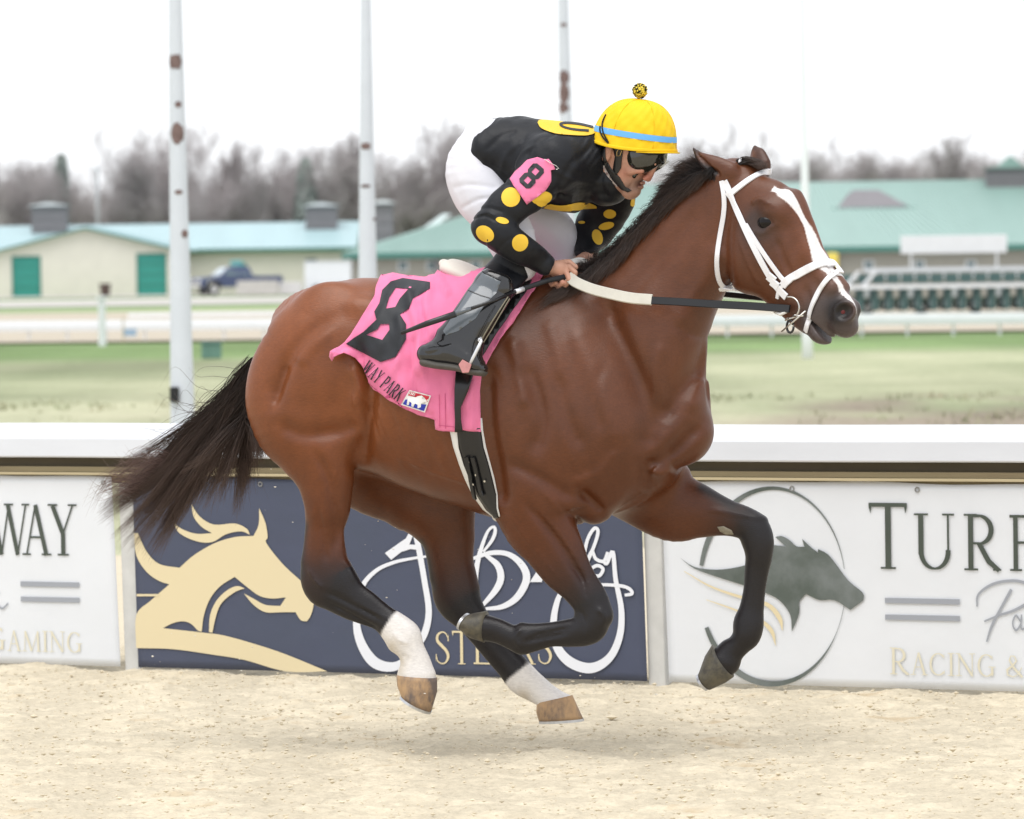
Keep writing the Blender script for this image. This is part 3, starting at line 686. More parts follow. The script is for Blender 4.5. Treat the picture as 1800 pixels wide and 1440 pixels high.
scr = [stroke([(729, 920), (738, 962), (749, 1024), (756, 1074), (749, 1112), (732, 1140), (708, 1166), (684, 1172), (658, 1162), (637, 1130), (629, 1090), (638, 1034), (662, 1004), (693, 989), (724, 982), (752, 978)], [9, 10, 10, 11, 12, 12, 14, 17, 19, 16, 12, 9, 7, 6, 5, 4]),
       [[(679, 972), (690, 984), (708, 970), (724, 965), (742, 967), (740, 958), (722, 957), (736, 922), (728, 924), (716, 946)]],
       stroke([(838, 1078), (838, 1024), (841, 993), (849, 962), (860, 934), (870, 926), (873, 934), (867, 950), (852, 970)], [8, 9, 9, 7, 5, 5, 6, 6, 4]),
       stroke([(828, 984), (864, 972), (896, 974), (920, 993), (928, 1018), (912, 1049), (886, 1066), (856, 1070)], [5, 8, 9, 12, 13, 12, 9, 5]),
       stroke([(857, 976), (877, 993), (883, 1015), (874, 1037), (849, 1066)], [6, 11, 12, 11, 6]),
       [[(934, 1023), (955, 1023), (962, 1000), (950, 998)]],
       stroke([(1027, 990), (1035, 950), (1047, 929), (1054, 934), (1048, 957), (1034, 990), (1043, 968), (1050, 982), (1064, 986), (1071, 970)], [6, 6, 6, 6, 6, 6, 5, 6, 6, 5]),
       stroke([(1064, 988), (1070, 990), (1080, 970), (1085, 1018), (1095, 1071), (1092, 1118), (1074, 1156), (1042, 1174), (1006, 1164), (982, 1136), (976, 1093), (984, 1052), (998, 1032)], [5, 6, 7, 8, 10, 12, 14, 18, 18, 15, 12, 9, 7]),
       stroke([(1050, 1027), (1090, 1029), (1108, 1034), (1114, 1043), (1101, 1046)], [5, 6, 6, 6, 5]), stroke([(1036, 1004), (1052, 994), (1063, 1000), (1056, 1012), (1042, 1010)], 6)]
for i, s_ in enumerate(scr): flat_decal('script_stroke', s_, -.0075-.0005*i, m_wprint, nb, TN)
x_ = 766.0
for ch, wpx in zip('STEAKS', (29, 33, 32, 38, 36, 29)):
    gw, P = glyph(ch)
    flat_decal('letter', [[(TN((x_+p[0]/gw*wpx, 1166))[0], TN((x_, 1167))[1]+p[1]*.138) for p in poly] for poly in P], -.0070, m_gold, nb); x_ += wpx+2.4
# ------------------------------------------------------------------ poles
m_pole = mat('weathered_pole_paint', (.64, .67, .72), rough=.5, spec=.3, noise_scale=2.2, noise_amt=.07, bump=.3, bump_scale=10)
m_rust = mat('rust_patch', (.20, .14, .13), rough=.85, spec=.1, noise_scale=12, noise_amt=.35)
m_blk = mat('black_rubber', (.02, .02, .022), rough=.5, spec=.3)
def pole(label, Y, xb, wb, xt, wt, patches, extra=None, grp='tall light poles beyond the rail', mt=None):
    base = at(xb, 600, Y); base[2] = -.03; s = FPX/Y
    e = empty('light_pole', tuple(base)); tag(e, label, 'pole', grp)
    dx = (at(xt, 0, Y)-at(xb, 740, Y)); dz = dx[2]; lean = dx[0]/dz; r0 = wb/s/2; z0 = at(xb, 740, Y)[2]; z1 = z0+dz
    top = z1+2.5; pr = (r0-wt/s/2)/(z1-z0); rad = lambda z: max(.03, r0-pr*(z-z0)); cx = lambda z: at(xb, 740, Y)[0]-base[0]+(z-z0)*lean
    zs = [-.2+(top+.2)*i/12 for i in range(13)]
    MB().tube([(cx(z), 0, z) for z in zs], [rad(z) for z in zs], 16).build('shaft', mt or m_pole, e, smooth=True)
    for (py, px0, px1, h_) in patches:
        zc = at(px0, py, Y)[2]; hh = h_/s/2; r_ = rad(zc)+.003; c0 = cx(zc); V = []; Fs = []; n = 12
        a0 = math.asin(max(-1, min(1, (at(px0, py, Y)[0]-base[0]-c0)/r_))); a1 = math.asin(max(-1, min(1, (at(px1, py, Y)[0]-base[0]-c0)/r_)))
        rs = random.Random(int(py)); prof = [rs.uniform(.6, 1) for _ in range(n+1)]
        for i in range(n+1):
            t = i/n; a = a0+(a1-a0)*t; k = math.sqrt(max(0, 1-(2*t-1)**2))*prof[i]+.05
            V += [(c0+r_*math.sin(a), -r_*math.cos(a), zc-hh*k), (c0+r_*math.sin(a), -r_*math.cos(a), zc+hh*k)]
        for i in range(n): Fs.append((2*i, 2*i+2, 2*i+3, 2*i+1))
        MB().add(V, Fs).build('rust_patch', m_rust, e)
    return e, cx, rad
e1, cx1, rd1 = pole('thick pale blue-grey pole at the left with two large rust patches, rising behind the tail', 44, 321, 43, 308, 23, [(103, 298, 320, 32), (178, 308, 320, 12), (229, 301, 324, 40), (332, 308, 322, 10), (405, 320, 331, 16)])
zc = at(303, 688, 44)[2]; MB().box(-.11, -.03, -.14, -.06, zc-.06, zc+.07).build('bracket', m_blk, e1, bevel=.01)
pole('pale blue-grey pole directly above the rump with a small curved mark halfway up', 50, 648, 40, 643, 18, [(252, 634, 652, 14), (322, 634, 652, 7), (380, 656, 664, 6)])
pole('pale pole above the jockey\'s back, heavily rusted near the top of the photo', 64, 1006, 34, 990, 18, [(132, 983, 1001, 26), (160, 983, 1001, 40), (186, 982, 1000, 22), (40, 985, 996, 8)])
m_ppole = mat('faded_blue_pole', (.84, .87, .90), rough=.5, spec=.3)
pole('slim faded blue pole standing behind the horse\'s muzzle', 92, 1421, 22, 1410, 8, [], mt=m_ppole)
ut = empty('utility_mast', tuple(at(174, 520, 430)*np.array([1, 1, 0]))); tag(ut, 'thin white mast rising behind the left barn roof', 'mast'); s_ = FPX/430
MB().tube([(0, 0, 0), (0, 0, 10.6)], [.22, .13], 8).build('shaft', m_white, ut); MB().box(-.35, .35, -.15, .15, 10.3, 10.5).build('crossarm', m_white, ut)
# green cabinet
gb = at(372, 627, 100); gb[2] = 0; e = empty('utility_box', tuple(gb)); tag(e, 'small green metal box on the grass right of the thick left pole', 'box')
mg = mat('faded_green_metal', (.13, .24, .20), rough=.6, spec=.3, noise_scale=5, noise_amt=.2)
MB().box(-.19, .19, -.15, .15, 0, .29).build('housing', mg, e, bevel=.02); MB().box(-.21, .21, -.17, .17, .292, .33).build('lid', mg, e, bevel=.01)
# ------------------------------------------------------------------ far rails
def far_rail(label, pl, pr, Yl, Yr, th, hz, step, ext=1.6):
    A = at(*pl, Yl); B = at(*pr, Yr); e = empty('far_running_rail', (A[0], A[1], 0), 0); tag(e, label, 'rail', 'low white rails round the infield')
    d = B-A; z = (A[2]+B[2])/2; P = [(0-d[0]*ext*.3, -d[1]*ext*.3, z), (d[0]*(1+ext*.3), d[1]*(1+ext*.3), z)]
    L = math.hypot(P[1][0]-P[0][0], P[1][1]-P[0][1]); ux, uy = (P[1][0]-P[0][0])/L, (P[1][1]-P[0][1])/L
    V = []; 
    b = MB(); prof = [(-.05, -th/2), (-.06, 0), (-.03, th/2), (.05, th/2), (.07, 0), (.05, -th/2)]
    for q in (0, L):
        for (dd, zz) in prof: V.append((P[0][0]+ux*q-uy*dd, P[0][1]+uy*q+ux*dd, z+zz))
    k = len(prof); b.add(V, [(j, (j+1) % k, k+(j+1) % k, k+j) for j in range(k)]+[tuple(range(k)), tuple(k+j for j in range(k))]).build('rail_bar', m_white, e)
    pm = None; n = int(L/step)
    for i in range(n):
        x = P[0][0]+ux*step*(i+.4); y = P[0][1]+uy*step*(i+.4)
        if pm is None: o = MB().tube([(0, .05, -.02), (0, .05, z-th/2+.01)], .035, 6).build('post', m_white, e); pm = o.data
        else: o = link('post', pm, e)
        o.location = (x, y, 0)
    return e
far_rail('long low white rail crossing the whole infield in front of the starting gate', (0, 573), (1800, 560), 130, 117, .26, 0, 1.15)
far_rail('thin second white rail farther off, seen left of the rump', (225, 553), (490, 554), 190, 190, .15, 0, 2.4, ext=.0)
mp = at(180, 609, 119); mp[2] = 0; e = empty('marker_post', tuple(mp)); tag(e, 'short white marker post standing in front of the low rail at left', 'post')
MB().tube([(0, 0, 0), (0, 0, 1.1)], [.09, .08], 8).build('shaft', m_white, e); MB().box(-.11, .11, -.1, .1, 1.1, 1.16).build('post_cap', m_white, e)
mo = mat('orange_marker', (.75, .28, .12), rough=.5)
for i, (px, lab) in enumerate(((217, 'thin tan stake with a pale blue flag, right of the white marker post'),)):
    q = at(px, 600, 124); q[2] = 0; e = empty('marker_flag', tuple(q)); tag(e, lab, 'flag'); MB().tube([(0, 0, 0), (0, 0, .62)], .02, 6).build('stake', mat('tan_stake', (.5, .42, .3)), e)
    MB().box(.0, .32, -.01, .01, .16, .34).build('flag_cloth', mat('pale_blue_cloth', (.35, .45, .62)), e)
# ------------------------------------------------------------------ barns
m_cream = mat('cream_siding', (.74, .70, .63), rough=.7, spec=.2, noise_scale=1.2, noise_amt=.05, bump=.3, bump_scale=3)
m_tan = mat('tan_siding', (.36, .345, .30), rough=.7, spec=.2, noise_scale=1.0, noise_amt=.06)
m_roofb = mat('pale_teal_metal_roof', (.36, .50, .52), rough=.4, spec=.4, noise_scale=.5, noise_amt=.05, stretch=(1, .1, .1))
m_roofg = mat('sea_green_metal_roof', (.26, .385, .345), rough=.45, spec=.35, noise_scale=.5, noise_amt=.06, stretch=(1, .1, .1))
m_trim = mat('green_trim', (.07, .20, .17), rough=.5, spec=.3)
m_teal = mat('teal_door', (.05, .30, .26), rough=.5, spec=.3, noise_scale=3, noise_amt=.08)
m_gdk = mat('grey_louvre', (.22, .21, .22), rough=.7, spec=.2, noise_scale=3, noise_amt=.1)
m_glass = mat('window_glass', (.12, .17, .18), rough=.1, spec=.6)
def P3(px, py, Y): return tuple(at(px, py, Y))
def corrug(name, a, b, c, d, mt, parent, n=40, h_=.04):
    """standing-seam sheet: lower edge a-b, upper edge d-c, ribs running up the slope"""
    a, b, c, d = [Vector(v) for v in (a, b, c, d)]; nn = (b-a).cross(d-a).normalized(); nn = nn if nn.z > 0 else -nn; V = []; Fs = []
    for i in range(n):
        for t, hh in ((0, 0), (.86, 0), (.88, h_), (.98, h_)):
            u = (i+t)/n; V += [a.lerp(b, u)+nn*hh, d.lerp(c, u)+nn*hh]
    for i in range(len(V)//2-1): Fs.append((2*i, 2*i+2, 2*i+3, 2*i+1))
    o = MB().add(V, Fs).build(name, mt, parent); md = o.modifiers.new('thick', 'SOLIDIFY'); md.thickness = .08; md.offset = -1; return o
# gable barn at the left
e = empty('gabled_barn', (0, 0, 0)); tag(e, 'cream barn with a low gable and two teal doors at the left', 'barn')
Yg = 382; gl, gr, gbm = P3(-8, 440, Yg), P3(308, 436, Yg), P3(150, 401, Yg); w0 = P3(-4, 521, Yg)
xl, xr, xm = gl[0], gr[0], gbm[0]; ze = (gl[2]+gr[2])/2; zr = gbm[2]
doors = [(22, 70, 452, 519), (241, 291, 447, 521)]
dd = [(at(a, c, Yg)[0], at(b, c, Yg)[0], at(a, c, Yg)[2]) for a, b, c, d_ in doors]
b = MB()
xsx = [xl, dd[0][0], dd[0][1], dd[1][0], dd[1][1], xr]; zdoor = [0, dd[0][2], 0, dd[1][2], 0]
for i in range(5): b.box(xsx[i], xsx[i+1], Yg, Yg+.3, zdoor[i], ze)
b.prism([(xl, ze), (xr, ze), (xm, zr)], lambda p, q: (p[0], q, p[1]), Yg, Yg+.3)
b.box(xl, xl+.3, Yg+.3, Yg+16, 0, ze); b.box(xr-.3, xr, Yg+.3, Yg+16, 0, ze)
b.build('wall', m_cream, e)
for x0, x1, z1 in dd:
    dr = MB().box(x0+.02, x1-.02, Yg+.08, Yg+.16, 0, z1-.02).build('door', m_teal, e)
    fr = MB(); fr.box(x0-.07, x0+.02, Yg-.03, Yg+.1, 0, z1+.07); fr.box(x1-.02, x1+.07, Yg-.03, Yg+.1, 0, z1+.07); fr.box(x0+.02, x1-.02, Yg-.03, Yg+.1, z1-.02, z1+.07); fr.build('door_frame', m_trim, dr)
    for k in range(1, 4): MB().box(x0+.06, x1-.06, Yg+.05, Yg+.08, z1*k/4-.02, z1*k/4+.02).build('door_rib', m_trim, dr)
corrug('roof', (xl-.6, Yg-.5, ze-.18), (xl-.6, Yg+17, ze-.18), (xm, Yg+17, zr+.06), (xm, Yg-.5, zr+.06), m_roofb, e, 30)
corrug('roof', (xr+.6, Yg-.5, ze-.18), (xr+.6, Yg+17, ze-.18), (xm, Yg+17, zr+.06), (xm, Yg-.5, zr+.06), m_roofb, e, 30)
tb = MB()
for (xa, za, xb, zb_) in ((xl-.6, ze-.30, xm, zr-.06), (xr+.6, ze-.30, xm, zr-.06)):
    tb.prism([(xa, za), (xb, zb_), (xb, zb_+.13), (xa, za+.13)], lambda p, q: (p[0], q, p[1]), Yg-.56, Yg-.50)
tb.build('eave_trim', m_trim, e)
def louvre_box(parent, x0, x1, Y, z0, z1, mroof, name='roof_ventilator', n=4):
    v = MB().box(x0, x1, Y, Y+1.6, z0, z1-.25).build(name, m_gdk, parent)
    for k in range(n): zz = z0+(z1-.25-z0)*(k+.5)/n; MB().box(x0-.03, x1+.03, Y-.05, Y-.005, zz-.05, zz+.05).build('louvre', m_gdk, v)
    xm_ = (x0+x1)/2; MB().prism([(x0-.3, z1-.25), (x1+.3, z1-.25), (xm_+.25, z1), (xm_-.25, z1)], lambda p, q: (p[0], q, p[1]), Y-.3, Y+1.9).build('ventilator_cap', mroof, v)
# long barn behind it
e = empty('long_barn', (0, 0, 0)); tag(e, 'long low cream barn with a pale teal roof behind the pickup truck', 'barn')
Yw = 402; zE = at(460, 436, Yw)[2]; x0 = at(-620, 436, Yw)[0]; x1 = at(615, 436, Yw)[0]; Yr_ = Yw+9; zR = at(460, 393, Yr_)[2]
MB().box(x0, x1, Yw, Yw+.3, 0, zE).box(x0, x0+.3, Yw+.3, Yw+18, 0, zE).box(x1-.3, x1, Yw+.3, Yw+18, 0, zE).build('wall', m_cream, e)
corrug('roof', (x0-.5, Yw-.6, zE-.1), (x1+.6, Yw-.6, zE-.1), (x1+.6, Yr_, zR), (x0-.5, Yr_, zR), m_roofb, e, 90)
corrug('roof', (x0-.5, Yw+18.6, zE-.1), (x1+.6, Yw+18.6, zE-.1), (x1+.6, Yr_, zR), (x0-.5, Yr_, zR), m_roofb, e, 60)
MB().box(x0-.5, x1+.6, Yw-.68, Yw-.61, zE-.28, zE-.02).build('eave_trim', m_trim, e)
for (a, b_, c, d_) in ((537, 557, 455, 461), (415, 432, 462, 472)):
    q0 = at(a, c, Yw); q1 = at(b_, d_, Yw); f = MB().box(q0[0], q1[0], Yw-.06, Yw-.005, q1[2], q0[2]).build('window', m_glass if a > 500 else m_teal, e); MB().box(q0[0]-.06, q1[0]+.06, Yw-.10, Yw-.061, q1[2]-.08, q1[2]).build('window_sill', m_gdk, f)
for (a, b_, top) in ((55, 116, 357), (537, 592, 357)):
    q0 = at(a, top, Yr_-3); q1 = at(b_, top, Yr_-3); louvre_box(e, q0[0], q1[0], Yr_-3, zE+.8, q0[2], m_white)
for k in range(9):
    x = x0+(x1-x0)*(k+.5)/9; MB().box(x-.05, x+.05, Yw-.05, Yw-.005, 0, zE-.3).build('downpipe', m_cream, e)
# hipped building spreading to the right
e = empty('stable_block', (0, 0, 0)); tag(e, 'wide tan stable building with a tall sea-green hipped roof behind the rider and gate', 'building')
Yb = 368; zB = at(1200, 437, Yb)[2]; bx0 = at(618, 437, Yb)[0]; bx1 = at(2300, 437, Yb)[0]; dep = 44; Yt = Yb+dep/2; zT = at(1500, 321, Yt)[2]; hx0 = at(985, 322, Yt)[0]; hx1 = bx1-(hx0-bx0)
MB().box(bx0, bx1, Yb, Yb+.3, 0, zB).box(bx0, bx0+.3, Yb+.3, Yb+dep, 0, zB).box(bx1-.3, bx1, Yb+.3, Yb+dep, 0, zB).build('wall', m_tan, e)
Ae = [(bx0-.7, Yb-.7, zB-.1), (bx1+.7, Yb-.7, zB-.1), (bx1+.7, Yb+dep+.7, zB-.1), (bx0-.7, Yb+dep+.7, zB-.1)]; r0 = (hx0, Yt, zT); r1 = (hx1, Yt, zT)
corrug('roof', Ae[0], Ae[1], r1, r0, m_roofg, e, 120, .05); corrug('roof', Ae[3], Ae[2], r1, r0, m_roofg, e, 40)
MB().add([Ae[0], r0, Ae[3]], [(0, 1, 2)]).build('roof', m_roofg, e); MB().add([Ae[1], r1, Ae[2]], [(0, 1, 2)]).build('roof', m_roofg, e)
MB().box(bx0-.7, bx1+.7, Yb-.79, Yb-.71, zB-.42, zB-.02).build('eave_trim', m_trim, e)
def on_roof(px, py):            # a place on the front slope
    lo, hi = Yb, Yt
    for _ in range(30):
        mY = (lo+hi)/2; z = at(px, py, mY)[2]; zz = zB+(zT-zB)*(mY-Yb)/(Yt-Yb)
        if z > zz: lo = mY
        else: hi = mY
    return Vector(at(px, py, lo))
m_sky = mat('skylight_sheet', (.50, .60, .58), rough=.35, spec=.4)
for (a, b_) in (((742, 410), (786, 378)), ((1462, 418), (1566, 372)), ((1655, 362), (1722, 396)), ((1200, 400), (1230, 370)), ((1440, 400), (1462, 385))):
    p = on_roof(*a); q = on_roof(*b_); u = Vector((.35, 0, 0)); n_ = Vector((0, -.03, .07)); MB().add([p-u+n_, p+u+n_, q+u+n_, q-u+n_], [(0, 1, 2, 3)]).build('skylight', m_sky, e)
# louvred dormer and cross hips
p0 = on_roof(1476, 366); p1 = on_roof(1597, 362); Yd = p0.y-.5; a = Vector(at(1472, 366, Yd)); b_ = Vector(at(1598, 363, Yd)); c = Vector(at(1545, 334, Yd+3)); c2 = Vector(at(1500, 334, Yd+3)); bk = Vector((0, 12, 0))
MB().add([a, b_, c, c2, a+bk, b_+bk], [(0, 1, 2, 3), (0, 3, 4), (1, 5, 2), (3, 2, 5, 4)]).build('dormer_roof', m_gdk, e)
q = on_roof(1440, 388); MB().add([a, b_, tuple(on_roof(1700, 372)-Vector((0, .4, -.1))), tuple(q-Vector((0, .4, -.1)))], [(0, 1, 2, 3)]) 
MB().box(a.x-.5, b_.x+.5, Yd-.25, Yd-.1, a.z-.25, a.z-.02).build('dormer_trim', m_trim, e)
q0 = at(1735, 300, Yt-3); q1 = at(1812, 300, Yt-3); louvre_box(e, q0[0], q1[0], Yt-3, zT-1.5, at(1770, 290, Yt-3)[2], m_roofg, 'cupola')
q0 = at(1755, 280, Yt-2); q1 = at(1795, 280, Yt-2); MB().prism([(q0[0], q0[2]-.5), (q1[0], q0[2]-.5), ((q0[0]+q1[0])/2, q0[2]+.25)], lambda p, q: (p[0], q, p[1]), Yt-3, Yt-1).build('cupola_roof', m_roofg, e)
q0 = at(655, 352, Yb+12); q1 = at(690, 352, Yb+12); louvre_box(e, q0[0], q1[0], Yb+12, zB, q0[2], m_white)
for i, a_ in enumerate((702, 752, 830, 1290, 1340, 1395, 1440, 1520, 1610, 1700)):
    q0 = at(a_, 460, Yb); q1 = at(a_+13, 474, Yb); f = MB().box(q0[0]-.12, q1[0]+.12, Yb-.07, Yb-.005, q1[2]-.1, q0[2]+.1).build('window', m_white, e); MB().box(q0[0], q1[0], Yb-.11, Yb-.075, q1[2], q0[2]).build('pane', m_glass, f)
for k, a_ in enumerate((768, 905, 1330, 1470)):
    q0 = at(a_, 460, Yb); MB().box(q0[0]-.1, q0[0]+.1, Yb-.5, Yb-.3, 0, zB-.2).build('porch_post', m_gdk, e)
# yellow lamp seen past the noseband
q = at(1463, 452, 300); e = empty('yellow_loader', (q[0], q[1], 0)); tag(e, 'small yellow machine parked just beyond the horse\'s nose bridge', 'loader')
my = mat('yellow_machine_paint', (.75, .60, .12), rough=.5); MB().box(-.32, .32, -.5, .5, .9, q[2]+.25).build('cab', my, e, bevel=.08); MB().box(-.5, .5, -1, 1, .35, .9).build('chassis', m_gdk, e, bevel=.05)
for sx in (-.42, .42):
    for sy in (-.7, .7): MB().tube([(sx-.12, sy, .35), (sx+.12, sy, .35)], .35, 12).build('wheel', m_blk, e)
# ------------------------------------------------------------------ yard things
def wheel(parent, x, y, r_, w_=.24):
    wh = MB().tube([(x, y-w_/2, r_), (x, y+w_/2, r_)], r_, 18).build('wheel', m_blk, parent, bevel=.02); MB().tube([(x, y-w_/2-.012, r_), (x, y-w_/2+.02, r_)], r_*.55, 14).build('rim', m_post, wh)
    return wh
def pickup():
    o = at(417, 523, 366); e = empty('pickup_truck', (o[0], o[1], 0), R(24)); e.scale = (1.1, 1.1, 1.12); tag(e, 'dark blue pickup truck with a teal box above its cab, by the cream barn', 'truck')
    mb = mat('navy_car_paint', (.045, .065, .14), rough=.25, spec=.5, coat=.5, noise_scale=1, noise_amt=.05); pr = lambda p, q: (p[0], q, p[1])
    body = [(-2.85, .55), (-2.9, .95), (-2.75, 1.12), (-1.55, 1.2), (-.9, 1.22), (2.7, 1.2), (2.85, 1.15), (2.85, .55), (2.25, .5), (2.1, .85), (1.6, .95), (1.1, .85), (.98, .5), (-1.35, .5), (-1.5, .85), (-1.95, .95), (-2.4, .85), (-2.5, .5)]
    b = MB().prism(body, pr, -.95, .95).build('body', mb, e, bevel=.05)
    cab = MB(); V = [(-1.5, 1.21), (-.85, 1.78), (.55, 1.82), (.8, 1.22)]; V2 = [(x*.97, z) for x, z in V]
    cab.add([(x, -.92 if z < 1.3 else -.74, z) for x, z in V]+[(x, .92 if z < 1.3 else .74, z) for x, z in V], [(0, 1, 2, 3), (7, 6, 5, 4), (0, 4, 5, 1), (1, 5, 6, 2), (2, 6, 7, 3), (3, 7, 4, 0)]); c = cab.build('cab', mb, e, bevel=.03)
    for s_ in (-1, 1):
        for (x0_, x1_, x2_, x3_) in ((-1.2, -.75, -.2, -.15), (-.05, -.05, .42, .55)):
            y0_, y1_ = s_*(.912), s_*(.765); MB().add([(x0_, y0_, 1.26), (x3_, y0_, 1.26), (x2_, y1_, 1.7), (x1_, y1_, 1.7)], [(0, 1, 2, 3)]).build('window', m_glass, c)
    MB().add([(-1.50, -.78, 1.26), (-1.50, .78, 1.26), (-.93, .66, 1.74), (-.93, -.66, 1.74)], [(0, 1, 2, 3)]).build('windscreen', mat('sky_tinted_windscreen', (.5, .58, .62), rough=.08, spec=.8), c)  # glass painted pale, the sky's reflection is in its colour
    MB().box(-2.98, -2.88, -.9, .9, .5, .72).build('front_bumper', m_post, e, bevel=.02); MB().box(2.86, 2.98, -.9, .9, .5, .7).build('rear_bumper', m_post, e, bevel=.02)
    MB().box(-2.94, -2.90, -.55, .55, .74, .98).build('grille', m_gdk, e)
    for s_ in (-1, 1): MB().box(-2.95, -2.88, s_*.78-.14, s_*.78+.14, .8, 1.0).build('headlight', m_white, e, bevel=.02)
    for x in (-1.95, 1.6):
        for s_ in (-1, 1): wheel(e, x, s_*.84, .40)
    t = MB().box(-.35, .3, -.3, .3, 1.83, 2.2).build('roof_box', mat('teal_box_paint', (.16, .42, .42), rough=.5), e, bevel=.03)
    return e
pickup()
def yard(name, label, cat, x0, x1, y0, y1, Y, mt, dpt=1.2, lid=None, grp=None):
    a = at(x0, y0, Y); b_ = at(x1, y1, Y); o = empty(name, ((a[0]+b_[0])/2, Y, 0)); tag(o, label, cat, grp); w_ = (b_[0]-a[0])/2
    MB().box(-w_, w_, 0, dpt, 0, a[2]).build('shell', mt, o, bevel=.04)
    if lid: MB().box(-w_-.05, w_+.05, -.05, dpt+.05, a[2]+.003, a[2]+lid).build('lid', mt, o, bevel=.02)
    return o
m_conc = mat('stained_concrete', (.52, .50, .47), rough=.85, spec=.1, noise_scale=2, noise_amt=.12)
yard('concrete_bunker', 'pale concrete block hiding the rear wheel of the blue truck', 'block', 416, 489, 494, 526, 356, m_conc, 1.5)
yard('concrete_bunker', 'lower whitish concrete block right of the larger one', 'block', 492, 530, 496, 525, 358, mat('pale_concrete', (.62, .61, .60), rough=.85), 1.3)
o = yard('box_trailer', 'plain white box trailer parked in front of the corner of the cream barn', 'trailer', 535, 617, 461, 515, 360, m_white, 2.2, .06)
for x in (-.8, .8): wheel(o, x, -.14, .32, .2)
tc = at(185, 521, 374); e = empty('trash_barrel', (tc[0], tc[1], 0)); tag(e, 'dark brown barrel against the cream wall between the teal doors', 'barrel'); mbn = mat('brown_barrel', (.09, .06, .05), rough=.7)
MB().tube([(0, 0, 0), (0, 0, .3), (0, 0, .85)], [.33, .36, .42], 14).build('drum', mbn, e, smooth=True); MB().tube([(0, 0, .853), (0, 0, .93)], [.46, .46], 14).build('rim', mbn, e)
# ------------------------------------------------------------------ starting gate
def gate():
    Y = 165; o = at(1482, 552, Y); e = empty('starting_gate', (o[0], o[1], 0)); tag(e, 'long starting gate with white frame, green stalls and cream padding at the right edge', 'starting gate')
    s = FPX/Y; Z = lambda py, px=1640: at(px, py, Y)[2]; Xp = lambda px: at(px, 500, Y)[0]-o[0]
    m_gs = mat('dark_green_gate', (.075, .135, .13), rough=.5, spec=.3, noise_scale=2, noise_amt=.25); m_pad = mat('cream_padding', (.33, .32, .28), rough=.6); m_padw = mat('white_padding', (.36, .39, .39), rough=.6); m_df = mat('grey_gate_door', (.22, .27, .28), rough=.5, noise_scale=3, noise_amt=.3)
    L = Xp(2150); zt, zm = Z(474), Z(503); b = MB()
    b.box(.75, L, 1.0, 1.12, zt-.07, zt+.07); b.box(0, L, -.12, 0, zm-.06, zm+.06); b.box(.25, L, 2.4, 2.5, zt-.25, zt-.13)
    for x in (0, .55): b.prism([(x, zm), (x+.14, zm), (x+.62, zt), (x+.48, zt)], lambda p, q: (p[0], q, p[1]), .02, .12)
    b.build('top_frame', m_white, e)
    n = 26; st = L/n; proto = {}
    for i in range(n):
        x = i*st
        for nm, mt, a, b_, c, d_, y0, y1 in (('stall_divider', m_gs, 0, st*.42, .12, zm-.07, .0, 2.3), ('padded_post', (m_pad, m_padw, m_pad)[i % 3], st*.44, st*.44+.16, .55, zm-.07, -.16, -.02), ('stall_door', m_df, st*.44+.2, st*.98, .25, zm-.45, -.05, .0), ('rear_gate', m_df, st*.0, st*.42, .15, zm-.1, 2.32, 2.38), ('rear_gate_leaf', m_gs, st*.44, st*.97, .15, zm-.1, 2.32, 2.38), ('overhead_panel', m_gs, st*.06, st*.92, zm+.1, zt-.12, .3, .36)):
            key = (nm, mt.name)
            if key not in proto: ob = MB().box(a, b_, y0, y1, c, d_).build(nm, mt, e, bevel=.02); proto[key] = ob.data
            else: ob = link(nm, proto[key], e)
            ob.location = (x, 0, 0)
    for k in range(7):
        wheel(e, .8+k*L/7, .4, .22, .16)
    return e
gate()
q0 = at(1583, 415, 166.2); q1 = at(1770, 444, 166.2); e = empty('blank_sign', (q0[0], q0[1], q1[2])); tag(e, 'long blank white sign board mounted above the starting gate', 'sign')
MB().box(0, q1[0]-q0[0], 0, .06, 0, q0[2]-q1[2]).build('board', m_white, e, bevel=.01); MB().box(.3, .36, .02, .05, -.45, 0).build('bracket', m_white, e); MB().box(q1[0]-q0[0]-.36, q1[0]-q0[0]-.3, .02, .05, -.45, 0).build('bracket', m_white, e)
# ------------------------------------------------------------------ trees
m_bark = mat('grey_bark', (.34, .31, .31), rough=.9, spec=.05, noise_scale=1.5, noise_amt=.2)
m_twig = mat('hazy_twigs', (.44, .40, .40), rough=.9, spec=.05, noise_scale=.3, noise_amt=.2)  # paler than real twigs, distance haze put into the colour
def tree_mesh(seed, H_, levels=5, spread=.5, cr=.5):
    r = np.random.RandomState(seed); seg = []
    def grow(p, d, L, rad, lv):
        n = 3 if lv else 5; q = p
        for k in range(n):
            d2 = d+r.normal(0, .07+.05*lv, 3); d2[2] += .02*lv; d2 /= np.linalg.norm(d2); e_ = q+d2*L/n; seg.append((q, e_, rad*(1-k/n*.4), rad*(1-(k+1)/n*.4), lv)); q = e_; d = d2
            if lv < levels and (lv > 0 or k >= 1):
                for _ in range(2 if lv == 0 else (2 if r.rand() < .30 else 1)):
                    a = r.uniform(0, 6.28); o = np.array([math.cos(a), math.sin(a), .45+.35*r.rand()]); o /= np.linalg.norm(o); nd = d*(1-spread)+o*spread; nd /= np.linalg.norm(nd); grow(q, nd, L*r.uniform(.48, .72), max(.009, rad*.42), lv+1)
        if lv < levels: grow(q, d, L*.6, max(.009, rad*.5), lv+1)
    grow(np.zeros(3), np.array([r.normal(0, .03), r.normal(0, .03), 1.]), H_*.42, .16, 0)
    return seg
